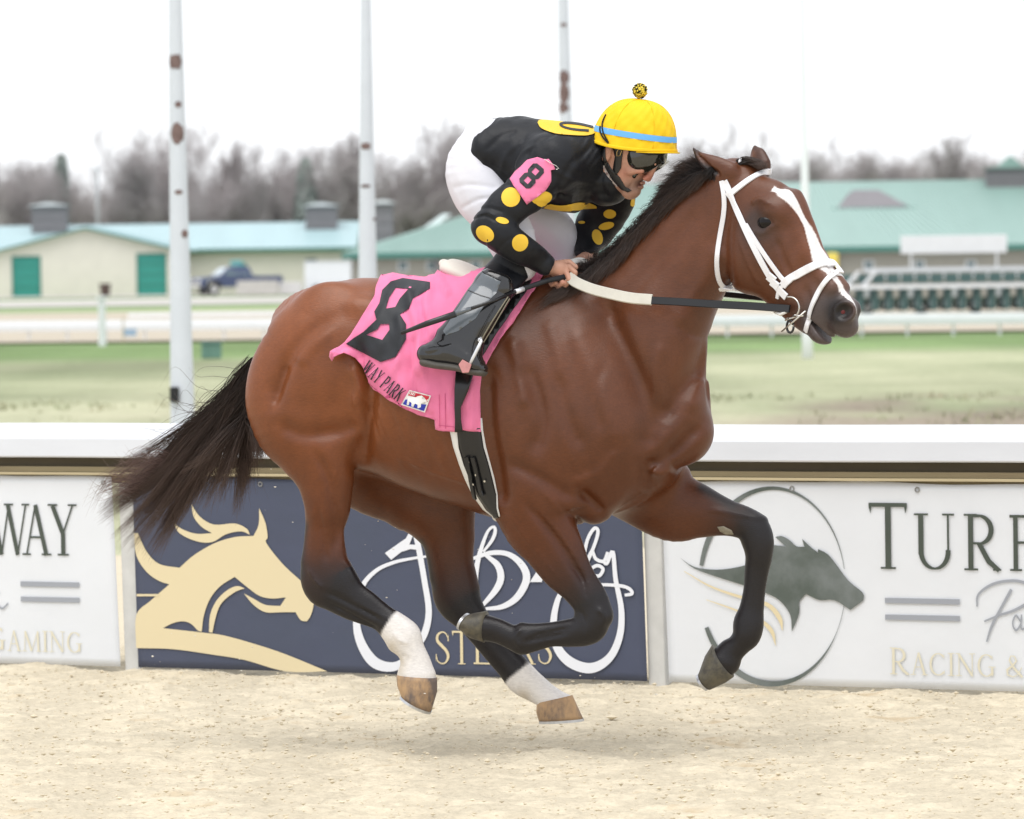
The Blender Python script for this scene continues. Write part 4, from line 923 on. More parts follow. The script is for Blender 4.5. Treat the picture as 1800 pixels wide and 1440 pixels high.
def seg_mesh(name, segs):
    V = []; Fs = []
    for (a, b, r0, r1, lv) in segs:
        d = b-a; d = d/(np.linalg.norm(d)+1e-9); u = np.cross(d, [0, 0, 1.]); nu = np.linalg.norm(u); u = u/nu if nu > .05 else np.array([1., 0, 0]); v = np.cross(d, u); k = len(V)
        for (c, rr) in ((a, r0), (b, r1)):
            for t in range(3): an = 2.094*t; V.append(c+(u*math.cos(an)+v*math.sin(an))*rr)
        for t in range(3): Fs.append((k+t, k+(t+1) % 3, k+3+(t+1) % 3, k+3+t))
    return mesh_np(name, np.array(V), np.array(Fs))
variants = []
for i, (sd, H_, sprd) in enumerate(((3, 10, .42), (5, 10, .36), (8, 10, .5), (12, 10, .30))):
    sg = tree_mesh(sd, H_, 5, sprd); t = [s for s in sg if s[4] <= 1]; c = [s for s in sg if s[4] > 1]; variants.append((seg_mesh('trunk', t), seg_mesh('crown', c), len(c)))
    variants[-1][0].materials.append(m_bark); variants[-1][1].materials.append(m_twig)
print('tree twigs', [v[2] for v in variants])
rt_ = random.Random(4)
def bare_tree(label, x, Y, h_, vi, rot):
    e = empty('bare_tree', (x, Y, 0), rot); tag(e, label, 'tree', 'leafless trees behind the barns'); e.scale = (h_/10*.95, h_/10*.95, h_/10)
    link('trunk', variants[vi][0], e); link('crown', variants[vi][1], e)
tall = [(-30, 250), (20, 268), (60, 270), (128, 285), (215, 240), (250, 255), (290, 200), (345, 300), (395, 250), (440, 300), (480, 240), (560, 240), (590, 235), (612, 270), (700, 265), (738, 250), (780, 190), (820, 210), (870, 250), (1000, 240), (1060, 260), (1235, 225), (1275, 240), (1340, 268), (1420, 250), (1450, 255), (1510, 250), (1545, 300), (1650, 240), (1690, 280), (1745, 260), (1830, 240)]
WHERE = [(0, 'at the far left edge'), (40, 'left of the narrow grey-green conifer'), (100, 'behind the narrow grey-green conifer'), (150, 'just left of the thin white mast'), (200, 'just right of the thin white mast'), (240, 'midway between mast and thick pole'), (285, 'close to the left side of the thick pole'), (330, 'close to the right side of the thick pole'), (385, 'above the blue truck'), (420, 'well right of the blue truck'), (475, 'midway between thick pole and rounded conifer'), (515, 'left of the rounded conifer'), (560, 'right of the rounded conifer'), (600, 'left of the pole above the rump'), (640, 'behind the pole above the rump'), (680, 'right of the pole above the rump'), (720, 'above the left end of the green hipped roof'), (760, 'a little left of the rider\'s white breeches'), (800, 'just left of the rider\'s back'), (860, 'behind the rider\'s breeches'), (930, 'behind the rider\'s back'), (1010, 'behind the rusted pole top'), (1080, 'behind the yellow helmet'), (1200, 'between helmet and horse ears'), (1260, 'between the two horse ears'), (1330, 'right of the far horse ear'), (1400, 'beside the slim faded pole'), (1450, 'just right of the slim faded pole'), (1500, 'above the grey louvred dormer, left side'), (1560, 'above the grey louvred dormer, right side'), (1610, 'midway between dormer and cupola'), (1670, 'above the blank white sign'), (1715, 'left of the roof cupola'), (1760, 'behind the roof cupola'), (9999, 'at the far right edge')]
def where(px):
    return min(WHERE, key=lambda q: abs(q[0]-px))[1]
seen_ = {}
def plant(kind, px, py, shrink=1.0):
    w_ = where(px); k = (kind, w_); n = seen_.get(k, 0)
    if n > 1: return
    seen_[k] = n+1; Y = rt_.uniform(425, 440) if n == 0 else rt_.uniform(454, 472); q = at(px, py, Y)
    bare_tree('%s %s, %s' % (kind, w_, 'the nearer one' if n == 0 else 'the one farther back'), q[0], Y, q[2]*shrink, rt_.randrange(4), rt_.uniform(0, 6.28))
for i, (px, py) in enumerate(tall): plant('tall leafless tree', px, py)
for i in range(110):
    px = -60+i*18+rt_.uniform(-8, 8); plant('low bushy tree', px, (304 if px < 1180 else 288)+rt_.uniform(-22, 22), .95)
# thicket that reads as one mass
_V = []; _F = []; r_ = np.random.RandomState(9)
N = 90000; X_ = r_.uniform(-75, 75, N); Y_ = r_.uniform(428, 475, N)
top_ = 8.3+1.6*noise2(X_*.25, Y_*.02, 41, 8, .3, 4)+(X_ > 12)*.6; Zb = r_.uniform(.0, 1, N)**.8*top_
dr = r_.normal(0, .35, (N, 3)); dr[:, 2] = 1; dr /= np.linalg.norm(dr, axis=1)[:, None]; Ln = r_.uniform(.7, 2.2, N)[:, None]
A = np.stack([X_, Y_, Zb], 1); B = A+dr*Ln; wv = np.stack([np.cos(r_.uniform(0, 6.28, N)), np.sin(r_.uniform(0, 6.28, N))*.3, np.zeros(N)], 1)*r_.uniform(.010, .030, N)[:, None]
V = np.stack([A-wv, A+wv, B], 1).reshape(-1, 3); Fs = np.arange(N*3).reshape(-1, 3)
o = link('woodland_thicket', mesh_np('woodland_thicket', V, Fs), None, m_twig); tag(o, kind='stuff')
# evergreens
m_ever = mat('dull_evergreen', (.38, .42, .39), rough=.9, spec=.05, noise_scale=.8, noise_amt=.3)
def conifer(label, px, top, Y, wpx, shape=1.0):
    q = at(px, top, Y); h_ = q[2]; e = empty('conifer', (q[0], Y, 0)); tag(e, label, 'tree', 'evergreens among the bare trees'); MB().tube([(0, 0, 0), (0, 0, h_*.95)], [.2, .03], 6).build('trunk', m_bark, e)
    r = np.random.RandomState(int(px)); V = []; Fs = []; wd = wpx/(FPX/Y)/2
    for i in range(1500):
        t = r.uniform(0, 1)**.8; z = h_*(.05+.95*t); rr = wd*(1-t)**shape*r.uniform(.4, 1.05)+.05; a = r.uniform(0, 6.28); c = np.array([rr*math.cos(a), rr*math.sin(a), z]); k = len(V); L = .35
        V += [c, c+np.array([math.cos(a+.5)*L, math.sin(a+.5)*L, -.12]), c+np.array([math.cos(a-.5)*L, math.sin(a-.5)*L, -.18]), c+np.array([math.cos(a)*L*.3, math.sin(a)*L*.3, .3])]; Fs += [(k, k+1, k+3), (k, k+3, k+2), (k, k+2, k+1)]
    link('crown', mesh_np('crown', np.array(V), np.array(Fs)), e, m_ever)
conifer('rounded dull green conifer standing between the two left poles', 537, 282, 428, 52, .5)
conifer('narrow grey-green conifer above the left barn', 108, 275, 430, 22, .35)
print('setting', round(time.time()-T0, 1))
# ================================================================== THE HORSE
POLL = F0.wld((F0.H(1275, 360, 0.03)))
F1 = Frame((POLL[0], POLL[1], 0.0), R(17+23))          # the head turns a little towards the lens
def D(px, py, frame=F0, w=0.0): return tuple(frame.H(px, py, w))
PXM = 1/500.0
HORSE = []
def hc(*a, **k): c = Chain(*a, **k); HORSE.append(c); return c
# trunk
TRUNK = hc([(524, 575, 518, 700, .13, 0), (545, 508, 545, 745, .215, 0, .05), (600, 490, 595, 775, .255, 0, .0), (665, 486, 655, 800, .262, 0, -.03), (735, 482, 728, 852, .275, 0, -.05), (800, 480, 792, 880, .292, 0, -.05),
     (865, 482, 856, 900, .297, 0, .02), (930, 488, 915, 918, .285, 0, .12), (990, 494, 975, 926, .275, 0, .22), (1050, 530, 1040, 922, .255, 0, .22), (1110, 590, 1110, 905, .225, 0, .15), (1160, 645, 1165, 870, .175, 0), (1190, 695, 1196, 820, .12, 0)], k=.05, sub=14)
NECK = hc([(990, 640, 1234, 722, .17, 0, .2), (1010, 575, 1236, 655, .17, 0, .25), (1032, 515, 1240, 602, .155, 0, .3), (1056, 476, 1254, 566, .135, 0, .3), (1092, 437, 1268, 530, .115, .0, .3), (1135, 387, 1281, 503, .10, .008, .3), (1180, 344, 1292, 474, .09, .016, .25), (1228, 304, 1306, 440, .08, .026, .15), (1268, 290, 1325, 412, .074, .032)], k=.06)
WITH = hc([(880, 486, 890, 560, .07, 0), (940, 487, 945, 580, .085, 0), (990, 490, 1000, 600, .09, 0), (1030, 492, 1040, 600, .07, 0)], k=.12)
HEAD = hc([(1308, 290, 1268, 392, .064, 0), (1356, 302, 1275, 462, .080, 0, .0), (1391, 338, 1297, 508, .086, 0, .0), (1417, 394, 1333, 524, .076, 0, .0), (1439, 440, 1358, 541, .058, 0, .0), (1464, 482, 1383, 559, .048, 0, .0), (1486, 506, 1406, 568, .045, 0, 0), (1500, 530, 1448, 562, .042, 0)], frame=F1, k=.03)
# hind legs
def leg(name, st, k=.03, **q): c = hc(st, k=k, **q); c.name = name; return c
THIGH_N = leg('thn', [(520, 540, 640, 590, .07, .13), (458, 618, 648, 640, .105, .14), (434, 692, 642, 690, .115, .145), (446, 746, 632, 742, .11, .15), (490, 806, 624, 790, .085, .15), (527, 850, 618, 843, .066, .15), (541, 893, 611, 888, .055, .15)], k=.06)
HIND_N = leg('hn', [(527, 850, 618, 843, .062, .15), (539, 893, 612, 888, .055, .15), (539, 934, 606, 932, .046, .15), (536, 968, 608, 966, .042, .15), (529, 1000, 616, 992, .042, .15), (530, 1024, 626, 1016, .044, .15), (552, 1042, 636, 1028, .042, .15), (585, 1065, 650, 1044, .034, .15), (620, 1083, 672, 1058, .03, .15), (656, 1104, 690, 1070, .03, .15), (676, 1127, 714, 1084, .036, .15), (688, 1146, 733, 1100, .042, .15), (702, 1156, 744, 1132, .036, .15), (704, 1170, 756, 1158, .036, .15), (698, 1186, 766, 1186, .045, .15), (703, 1196, 766, 1200, .046, .15)], k=.03)
ACH_N = leg('an', [(545, 880, 556, 884, .012, .15), (538, 935, 550, 936, .012, .15), (532, 985, 550, 986, .016, .15)], k=.02)
THIGH_F = leg('thf', [(520, 640, 650, 640, .09, -.12), (490, 700, 680, 740, .11, -.135), (560, 790, 735, 820, .1, -.15), (640, 850, 790, 850, .08, -.15), (700, 893, 832, 880, .07, -.15)], k=.06)
HIND_F = leg('hf', [(676, 868, 828, 872, .07, -.15), (712, 895, 832, 897, .066, -.15), (740, 943, 835, 941, .054, -.15), (753, 985, 832, 984, .047, -.15), (758, 1018, 838, 1012, .044, -.15), (761, 1044, 845, 1045, .044, -.15), (773, 1064, 850, 1062, .042, -.15), (800, 1093, 858, 1080, .034, -.15), (826, 1126, 872, 1098, .03, -.15), (857, 1163, 897, 1132, .03, -.15), (880, 1190, 919, 1152, .033, -.15), (897, 1212, 941, 1176, .038, -.15), (922, 1226, 960, 1194, .034, -.15), (944, 1236, 984, 1217, .04, -.15), (948, 1250, 1010, 1237, .046, -.15)], k=.03)
ACH_F = leg('af', [(738, 920, 748, 922, .012, -.15), (752, 975, 762, 975, .013, -.15), (758, 1018, 772, 1018, .016, -.15)], k=.02)
# fore legs
FORE_N = leg('fn', [(882, 790, 1030, 800, .075, .155), (872, 850, 1024, 868, .085, .165), (880, 905, 1014, 918, .078, .165), (918, 958, 1026, 958, .06, .165), (950, 1000, 1039, 996, .05, .165), (984, 1030, 1054, 1030, .043, .165), (1006, 1060, 1070, 1056, .042, .165), (1012, 1085, 1074, 1076, .042, .165), (1020, 1096, 1064, 1106, .04, .165)], k=.05)
FORE_N2 = leg('fn2', [(1046, 1070, 1070, 1098, .036, .165), (1020, 1086, 1050, 1128, .042, .165), (990, 1091, 1016, 1134, .036, .165), (960, 1095, 976, 1136, .03, .165), (930, 1096, 945, 1145, .034, .165), (910, 1094, 922, 1151, .038, .165), (893, 1098, 904, 1141, .034, .165), (872, 1088, 880, 1131, .034, .165), (853, 1080, 852, 1127, .044, .165)], k=.025)
FORE_F = leg('ff', [(1120, 740, 1040, 880, .085, -.15), (1190, 800, 1092, 912, .085, -.15), (1236, 848, 1140, 931, .07, -.15), (1262, 863, 1204, 937, .055, -.15), (1292, 881, 1262, 939, .045, -.15), (1325, 896, 1290, 942, .043, -.15), (1346, 911, 1303, 952, .044, -.15), (1357, 940, 1308, 968, .044, -.15), (1357, 972, 1311, 984, .04, -.15), (1352, 1000, 1309, 1003, .032, -.15), (1346, 1036, 1307, 1034, .029, -.15), (1343, 1072, 1300, 1066, .03, -.15), (1343, 1096, 1290, 1090, .038, -.15), (1337, 1120, 1287, 1113, .041, -.15), (1318, 1140, 1279, 1128, .034, -.15), (1307, 1156, 1263, 1136, .035, -.15), (1296, 1180, 1254, 1142, .045, -.15)], k=.05)
# colour keys per station: 0 body, 1 black, 2 white
KEYS = {id(THIGH_N): [0]*7, id(HIND_N): [0, 0, .0, .3, .75, .92, 1, 1, 1, 1.0, 2, 2, 2, 2, 2, 2], id(ACH_N): [.3, 1, 1], id(THIGH_F): [0]*5,
        id(HIND_F): [0, 0, .15, .4, .65, .85, 1, 1, 1, 1, 1, 2, 2, 2, 2], id(ACH_F): [.8, 1, 1], id(FORE_N): [0, 0, 0, .12, .5, .85, 1, 1, 1], id(FORE_N2): [1]*9,
        id(FORE_F): [0, 0, .05, .15, .6, .95, 1, 1, 1, 1, 1, 1, 1, 1, 1, 1, 1]}
EXTRA = []
def he(c, r, **k): e = Ell(c, r, **k); EXTRA.append(e); return e
he(D(1316, 452, F1, .0), (.098, .082, .112), frame=F1, k=.03, rot=.4)           # round cheeks
he(D(1364, 368, F1, .050), (.050, .038, .036), frame=F1, k=.05, rot=-.6)         # brow bones
he(D(1400, 368, F1, -.060), (.048, .036, .040), frame=F1, k=.04, rot=-.6)
he(D(1400, 470, F1, .03), (.075, .018, .018), frame=F1, k=.03, rot=.95)         # facial crest
he(D(1486, 548, F1, .033), (.044, .028, .038), frame=F1, k=.02, rot=.3)         # nostrils
he(D(1494, 545, F1, -.033), (.044, .028, .038), frame=F1, k=.02, rot=.3)
he(D(1483, 570, F1, 0), (.056, .046, .044), frame=F1, k=.02, rot=-.5)           # upper lip
he(D(1445, 588, F1, 0), (.052, .038, .034), frame=F1, k=.014, rot=-.25)
for w_, pts in ((-.024, [(1400, 344), (1422, 395), (1437, 440), (1460, 476), (1484, 505)]), (.024, [(1384, 344), (1402, 395), (1418, 440), (1440, 476), (1464, 505)])):
    EXTRA.append(Caps([(*D(x, y, F1, w_), .020) for x, y in pts], frame=F1, k=.03))   # the flat bridge of the nose           # lower lip and chin
he(D(905, 855, F0, .17), (.10, .07, .13), k=.06, rot=.1)                        # triceps
he(D(970, 760, F0, .13), (.16, .10, .19), k=.07, rot=-.35)
he(D(1160, 774, F0, .07), (.075, .085, .095), k=.06)                              # pectorals
he(D(1168, 774, F0, -.07), (.075, .085, .095), k=.06)
he(D(1035, 880, F0, .07), (.12, .08, .085), k=.06)
he(D(1100, 850, F0, -.09), (.14, .08, .10), k=.06)
he(D(560, 600, F0, .12), (.15, .10, .12), k=.06, rot=.5)                        # rump
he(D(560, 600, F0, -.12), (.15, .10, .12), k=.06, rot=.5)
he(D(640, 545, F0, .17), (.05, .035, .035), k=.05)                              # point of hip
he(D(640, 545, F0, -.17), (.05, .035, .035), k=.05)
he(D(605, 745, F0, .17), (.055, .05, .07), k=.05)                               # stifle
he(D(735, 795, F0, -.12), (.07, .06, .07), k=.05)
he(D(548, 672, F0, .20), (.125, .055, .10), k=.04, rot=.3)                       # thigh bellies
he(D(476, 676, F0, .15), (.06, .06, .13), k=.04, rot=-.25)
he(D(575, 800, F0, .175), (.07, .045, .08), k=.05)
he(D(640, 790, F0, 0.0), (.11, .14, .07), k=.05)                                # groin
# ears
EAR_N = Chain([(1219, 259, 1217, 261, .005, .060), (1234, 268, 1225, 281, .016, .066), (1250, 272, 1237, 299, .022, .066), (1268, 277, 1254, 311, .025, .060), (1290, 286, 1272, 320, .028, .048)], frame=F1, k=.012)
EAR_F = Chain([(1324, 257, 1329, 257, .006, -.06), (1319, 264, 1338, 266, .014, -.058), (1316, 274, 1347, 278, .02, -.05), (1314, 288, 1354, 294, .024, -.042)], frame=F1, k=.012)
MUSC = [  # soft outline strokes of the muscles: points, half width (m), height (m; negative = groove)
 ([(1040, 520), (1078, 590), (1112, 660), (1136, 740), (1130, 806)], .045, -.022),
 ([(1126, 818), (1150, 808), (1180, 785), (1212, 748)], .026, -.015),
 ([(1122, 815), (1118, 850), (1090, 890), (1050, 915)], .026, -.014),
 ([(1136, 826), (1150, 836), (1170, 830)], .018, .008),
 ([(1000, 560), (1040, 640), (1075, 720), (1090, 790)], .050, .012),
 ([(925, 640), (950, 690), (962, 740), (948, 800)], .034, -.014),
 ([(905, 590), (925, 650), (938, 720)], .030, .012),
 ([(868, 640), (872, 740), (884, 830), (890, 890)], .034, -.018),
 ([(900, 810), (960, 840), (1010, 876)], .026, -.009),
 ([(1016, 860), (1050, 900)], .022, -.012),
 ([(985, 650), (1000, 720), (1030, 790)], .028, -.009),
 ([(640, 600), (652, 650), (660, 700), (648, 745), (634, 800)], .030, -.022),
 ([(628, 640), (640, 680), (630, 720)], .022, .009),
 ([(630, 545), (595, 565), (552, 592), (520, 630), (497, 675), (490, 710)], .036, -.011),
 ([(625, 545), (560, 600), (530, 640)], .035, .010),
 ([(500, 745), (540, 762), (600, 756), (632, 742)], .030, -.012),
 ([(512, 640), (500, 680), (488, 715)], .020, -.008),
 ([(560, 790), (582, 850), (588, 920), (582, 975)], .018, -.008),
 ([(560, 890), (566, 940), (572, 990)], .012, -.006),
 ([(930, 880), (975, 940), (1010, 995), (1030, 1030)], .016, -.009),
 ([(990, 890), (1025, 950), (1050, 1010)], .016, -.006),
 ([(1268, 560), (1225, 620), (1180, 690), (1155, 745)], .034, -.014),
 ([(1248, 600), (1225, 660), (1200, 730)], .030, .008),
 ([(1225, 360), (1170, 430), (1110, 500), (1060, 560)], .04, -.007),
 ([(1255, 430), (1225, 500), (1180, 580)], .045, .009),
 ([(1277, 340), (1266, 400), (1266, 460), (1280, 505)], .030, -.012),
 ([(1330, 358), (1350, 350), (1372, 360)], .012, .006),
 ([(1335, 405), (1352, 410), (1370, 402)], .010, .004),
 ([(1380, 420), (1395, 460), (1412, 490)], .016, -.006),
 ([(1433, 500), (1440, 540), (1425, 560)], .016, -.006),
 ([(570, 1040), (620, 1065), (665, 1090)], .010, -.006),
 ([(1000, 1112), (950, 1122), (920, 1128)], .010, -.006),
]
for kx in range(7): MUSC.append(([(690+kx*26, 560+kx*3), (676+kx*26, 660), (690+kx*26, 760), (712+kx*26, 830+kx*4)], .016, .0025))
MUSC += [  # skin folds of the flank, veins
 ([(640, 690), (660, 730), (672, 780)], .008, -.0035), ([(652, 680), (676, 730), (690, 770)], .008, .003), ([(662, 672), (690, 715), (712, 760)], .008, -.003), ([(628, 690), (640, 735), (640, 775)], .008, .003),
 ([(690, 800), (760, 830), (820, 850), (868, 872)], .006, .0028), ([(1040, 850), (1010, 800), (1000, 740)], .006, .0022), ([(1010, 940), (990, 900), (960, 860)], .007, .003),
 ([(596, 900), (586, 860), (594, 820)], .006, .003), ([(1060, 640), (1050, 700), (1065, 760)], .02, -.004), ([(1160, 600), (1150, 660), (1160, 720)], .024, .006), ([(960, 560), (985, 620), (995, 680)], .03, .006), ([(1090, 790), (1060, 830), (1010, 850)], .02, .006)]
FARM_ = [([(1180, 858), (1240, 876), (1290, 898)], .010, -.005), ([(1160, 902), (1220, 912), (1275, 922)], .010, .004), ([(1318, 905), (1335, 925), (1340, 955)], .008, .004), ([(1322, 985), (1318, 1040), (1312, 1085)], .006, -.005), ([(1334, 985), (1330, 1040), (1328, 1080)], .006, .003),
 ([(1305, 1095), (1315, 1108), (1322, 1122)], .007, .004), ([(770, 900), (788, 950), (795, 1005)], .010, -.006), ([(800, 880), (815, 940), (818, 1000)], .010, .004), ([(812, 1078), (850, 1122), (885, 1165)], .006, -.005), ([(770, 1020), (785, 1040), (800, 1060)], .007, .005), ([(905, 1195), (915, 1205), (925, 1215)], .006, .004)]
MUSC += [([(575, 1060), (622, 1086), (660, 1106)], .007, -.006), ([(600, 1052), (640, 1070), (680, 1090)], .006, .003), ([(540, 1000), (552, 1020), (565, 1034)], .008, .005), ([(600, 985), (612, 1005), (620, 1025)], .008, .005), ([(690, 1112), (700, 1125), (716, 1132)], .007, .005), ([(705, 1150), (718, 1165)], .006, -.003),
 ([(1050, 1068), (1064, 1084), (1056, 1106)], .009, .005), ([(1018, 1072), (1030, 1090), (1028, 1112)], .008, -.004), ([(1005, 1104), (960, 1112), (930, 1120)], .006, -.005), ([(918, 1104), (905, 1120), (915, 1140)], .007, .005), ([(1000, 990), (1022, 1020), (1032, 1050)], .008, -.005),
 ([(900, 905), (935, 955), (985, 1020)], .006, .003), ([(958, 900), (1000, 960), (1040, 1040)], .005, .0028), ([(1420, 470), (1408, 500), (1412, 520)], .004, .002), ([(1372, 420), (1385, 455), (1392, 480)], .004, .002), ([(1310, 420), (1330, 470), (1345, 500)], .010, .003)]
def relief(X, Z, lst=MUSC):
    out = np.zeros(X.shape, np.float32)
    for pts, wd, h in lst:
        h = h*(1.6 if wd > .013 else 1.35); wd = wd*(1.04 if wd > .013 else 1.0)
        pp = [F0.H(x, y, .2 if x < 1280 else .08) for x, y in pts]; pp = catmull([(q[0], q[2]) for q in pp], 5)
        x0, x1 = pp[:, 0].min()-3*wd, pp[:, 0].max()+3*wd; z0, z1 = pp[:, 1].min()-3*wd, pp[:, 1].max()+3*wd
        mk = (X > x0) & (X < x1) & (Z > z0) & (Z < z1)
        if not mk.any(): continue
        x = X[mk]; z = Z[mk]; best = np.full(x.shape, 1e9); u = np.zeros(x.shape)
        for i in range(len(pp)-1):
            ax, az = pp[i]; dx, dz = pp[i+1]-pp[i]; L = dx*dx+dz*dz+1e-12; t = np.clip(((x-ax)*dx+(z-az)*dz)/L, 0, 1)
            d = (x-ax-t*dx)**2+(z-az-t*dz)**2; c = d < best; best[c] = d[c]; u[c] = (i+t[c])/(len(pp)-1)
        out[mk] += h*np.exp(-best/(2*(wd*.6)**2))*np.clip(np.minimum(u, 1-u)*6+.25, 0, 1)
    return out
def build_horse():
    x1 = D(1262, 400)[0]
    g = (spaced([(-1.0, x1, .0072), (x1, 1.42, .0042)]), spaced([(-.50, -.0, .0062), (0, .32, .0085)]), spaced([(.12, 1.2, .0066), (1.2, 2.2, .0058)]))
    v = Vol(*g)
    for c in [TRUNK, NECK, WITH]: v.add(c)
    for e in EXTRA[:1]: v.add(e)
    v.add(HEAD, k=.05)
    for c in [THIGH_N, THIGH_F]: v.add(c)
    for e in EXTRA[1:]:
        if e is not None: v.add(e)
    for c in [HIND_N, HIND_F, ACH_N, ACH_F, FORE_N, FORE_F, FORE_N2]: v.add(c)
    # relief on both flanks of trunk and neck, on the near side of the legs
    X, Z = np.meshgrid(g[0], g[2], indexing='ij'); rl = relief(X, Z); rf = relief(X-.085, Z, FARM_)
    y = g[1]; wy = np.clip(-y/.03, 0, 1)
    for j in range(len(y)):
        if wy[j] > 0: v.S[:, j, :] -= rl*wy[j]
        elif y[j] > .03: v.S[:, j, :] -= np.where((Z > 1.0), rl, 0)*.9+rf
    # ears, nostrils, mouth, eye sockets
    v.add(EAR_N, k=.015); v.add(EAR_F, k=.015)
    ear = Chain([(1224, 268, 1225, 270, .006, .075), (1234, 284, 1237, 279, .010, .083), (1247, 300, 1250, 292, .012, .083), (1262, 309, 1264, 302, .010, .075)], frame=F1, k=.006); v.add(ear, k=.006, subtract=True)
    for s_ in (1, -1):
        v.add(Ell(D(1481 if s_ > 0 else 1500, 547, F1, s_*.060), (.038, .036, .031), frame=F1, k=.012, rot=.4), subtract=True)
        v.add(Ell(D(1350, 391, F1, s_*.100), (.040, .020, .022), frame=F1, k=.012, rot=-.3), subtract=True)
        for yy, bend in ((-1, 12), (1, 9)):
            v.add(Caps([(*D(1350+x, 391+4*x/16+yy*(bend-bend*(x/17)**2)-1, F1, s_*(.080-.005*abs(x)/16)), .0036) for x in (-16, -10, -4, 4, 10, 16)], frame=F1, k=.006))
    v.add(Chain([(1429, 556, 1427, 560, .1, 0), (1441, 567, 1437, 572, .1, 0), (1452, 579, 1447, 585, .1, 0), (1463, 592, 1456, 598, .1, 0), (1472, 604, 1463, 610, .1, 0)], frame=F1, k=.004), k=.006, subtract=True)
    V, Q = biggest(*v.mesh('horse_body')); V = relax(V, Q, 2, .4)
    return V, Q
HV, HQ = build_horse()
print('horse verts', len(HV), 'faces', len(HQ), round(time.time()-T0, 1))
HS = Surf(HV, HQ)
# ---- coat colour (pigment, with some of the body's light and shade)
def in_frame(V, f):
    if f is F0: return V[:, 0], V[:, 1], V[:, 2]
    o = F0.loc(f.o); da = f.a-F0.a; c_, s_ = math.cos(da), math.sin(da); x = V[:, 0]-o[0]; y = V[:, 1]-o[1]
    return x*c_-y*s_, x*s_+y*c_, V[:, 2]
def fbm(V, sc, seed=0, octv=3):
    r = np.random.RandomState(seed); out = np.zeros(len(V)); a = 1
    for o in range(octv):
        for q in range(4):
            k = r.normal(size=3); k = k/np.linalg.norm(k)*sc*(2**o)*r.uniform(.7, 1.3); out += a*np.sin(V@k+r.uniform(0, 6.28))
        a *= .5
    return out/4
def coat():
    V = HV; n = len(V)
    nz = fbm(V, 5, 1); nz2 = fbm(V, 14, 2); fine = fbm(V, 90, 3)
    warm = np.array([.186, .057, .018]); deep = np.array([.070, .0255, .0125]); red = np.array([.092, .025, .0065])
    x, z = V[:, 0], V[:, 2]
    # deeper over shoulder and neck, warmer on flank and quarters, their highlight painted in
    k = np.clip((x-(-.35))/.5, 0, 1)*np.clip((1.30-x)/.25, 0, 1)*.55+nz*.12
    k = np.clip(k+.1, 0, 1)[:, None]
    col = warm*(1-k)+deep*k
    low_shade = np.clip((1.22-z)/.40, 0, 1)*.9; col = col*(1-low_shade[:, None])+red*low_shade[:, None]  # lower body painted darker, standing for the shade down there
    col *= (1+.15*nz2+.07*fine)[:, None]
    black = np.array([.012, .010, .011]); white = np.array([.72, .69, .66])
    best = TRUNK.sdf(*in_frame(V, F0)); key = np.zeros(n)
    for c in [NECK]: best = np.minimum(best, c.sdf(*in_frame(V, c.frame)))
    for c in (THIGH_N, HIND_N, ACH_N, THIGH_F, HIND_F, ACH_F, FORE_N, FORE_N2, FORE_F):
        d2, a, b, w0, u = c.flat(V[:, 0], V[:, 2]); y = V[:, 1]-w0; k0 = np.sqrt(d2/a**2+y*y/b**2)+1e-6; k1 = np.sqrt(d2/a**4+y*y/b**4)+1e-6
        d = k0*(k0-1)/k1; kv = np.interp(u, np.arange(len(KEYS[id(c)])), KEYS[id(c)])
        uu = u+nz2*.18+fine*.10; kv = np.interp(uu, np.arange(len(KEYS[id(c)])), KEYS[id(c)])
        mk = d < best; key[mk] = kv[mk]; best = np.where(mk, d, best)
    kb = np.clip(key, 0, 1); kw = np.clip((key-1.42)/.16, 0, 1)
    kb = kb**1.2
    col = col*(1-kb[:, None])+black*kb[:, None]; col = col*(1-kw[:, None])+white*kw[:, None]
    for pl, sg in (([(537, 925), (532, 950), (530, 985), (530, 1010)], -1), ([(744, 955), (754, 985), (762, 1030)], 1), ([(1238, 856), (1262, 870), (1292, 888)], 1)):
        best_ = np.full(n, 9.); P_ = [F0.H(a, b, -.15*sg)[[0, 2]] for a, b in pl]
        for (ax, az), (bx_, bz_) in zip(P_[:-1], P_[1:]):
            dx, dz = bx_-ax, bz_-az; t = np.clip(((x-ax)*dx+(z-az)*dz)/(dx*dx+dz*dz), 0, 1); best_ = np.minimum(best_, (x-ax-t*dx)**2+(z-az-t*dz)**2)
        q = (np.exp(-best_/(2*.015**2))*(V[:, 1]*sg > 0)*.95)[:, None]; col = col*(1-q)+black*q
    for a_, b_, sg in ((692, 1134, -1), (706, 1162, -1), (925, 1222, 1), (704, 1180, -1)):
        c_ = F0.H(a_, b_, -.15*sg); q = (np.exp(-((x-c_[0])**2+(z-c_[2])**2)/(2*.020**2))*(V[:, 1]*sg > 0)*.55*np.clip(kw, 0, 1)*np.clip(.6+nz2*.6, 0, 1))[:, None]; col = col*(1-q)+np.array([.42, .33, .19])*q
    # head: dark muzzle, dark brown eye surround, blaze
    hx, hy, hz = in_frame(V, F1)
    def g(px, py, r, w=0.0, st=1.0):
        c = F1.H(px, py, w); return np.exp(-((hx-c[0])**2+(hz-c[2])**2)/(2*(r*PXM)**2))*st
    head = (hx > F1.H(1285, 400)[0])
    mz = np.clip(g(1480, 560, 48)*1.25+g(1440, 590, 30), 0, 1)*head; grey = np.array([.075, .062, .060]); mz = mz[:, None]*.93
    col = col*(1-mz)+grey*mz
    ns = np.clip(g(1484, 548, 17)*1.6, 0, 1)*head*(np.abs(hy) > .02); col = col*(1-ns[:, None]*.82)  # shade inside the nostril hollows put into the colour
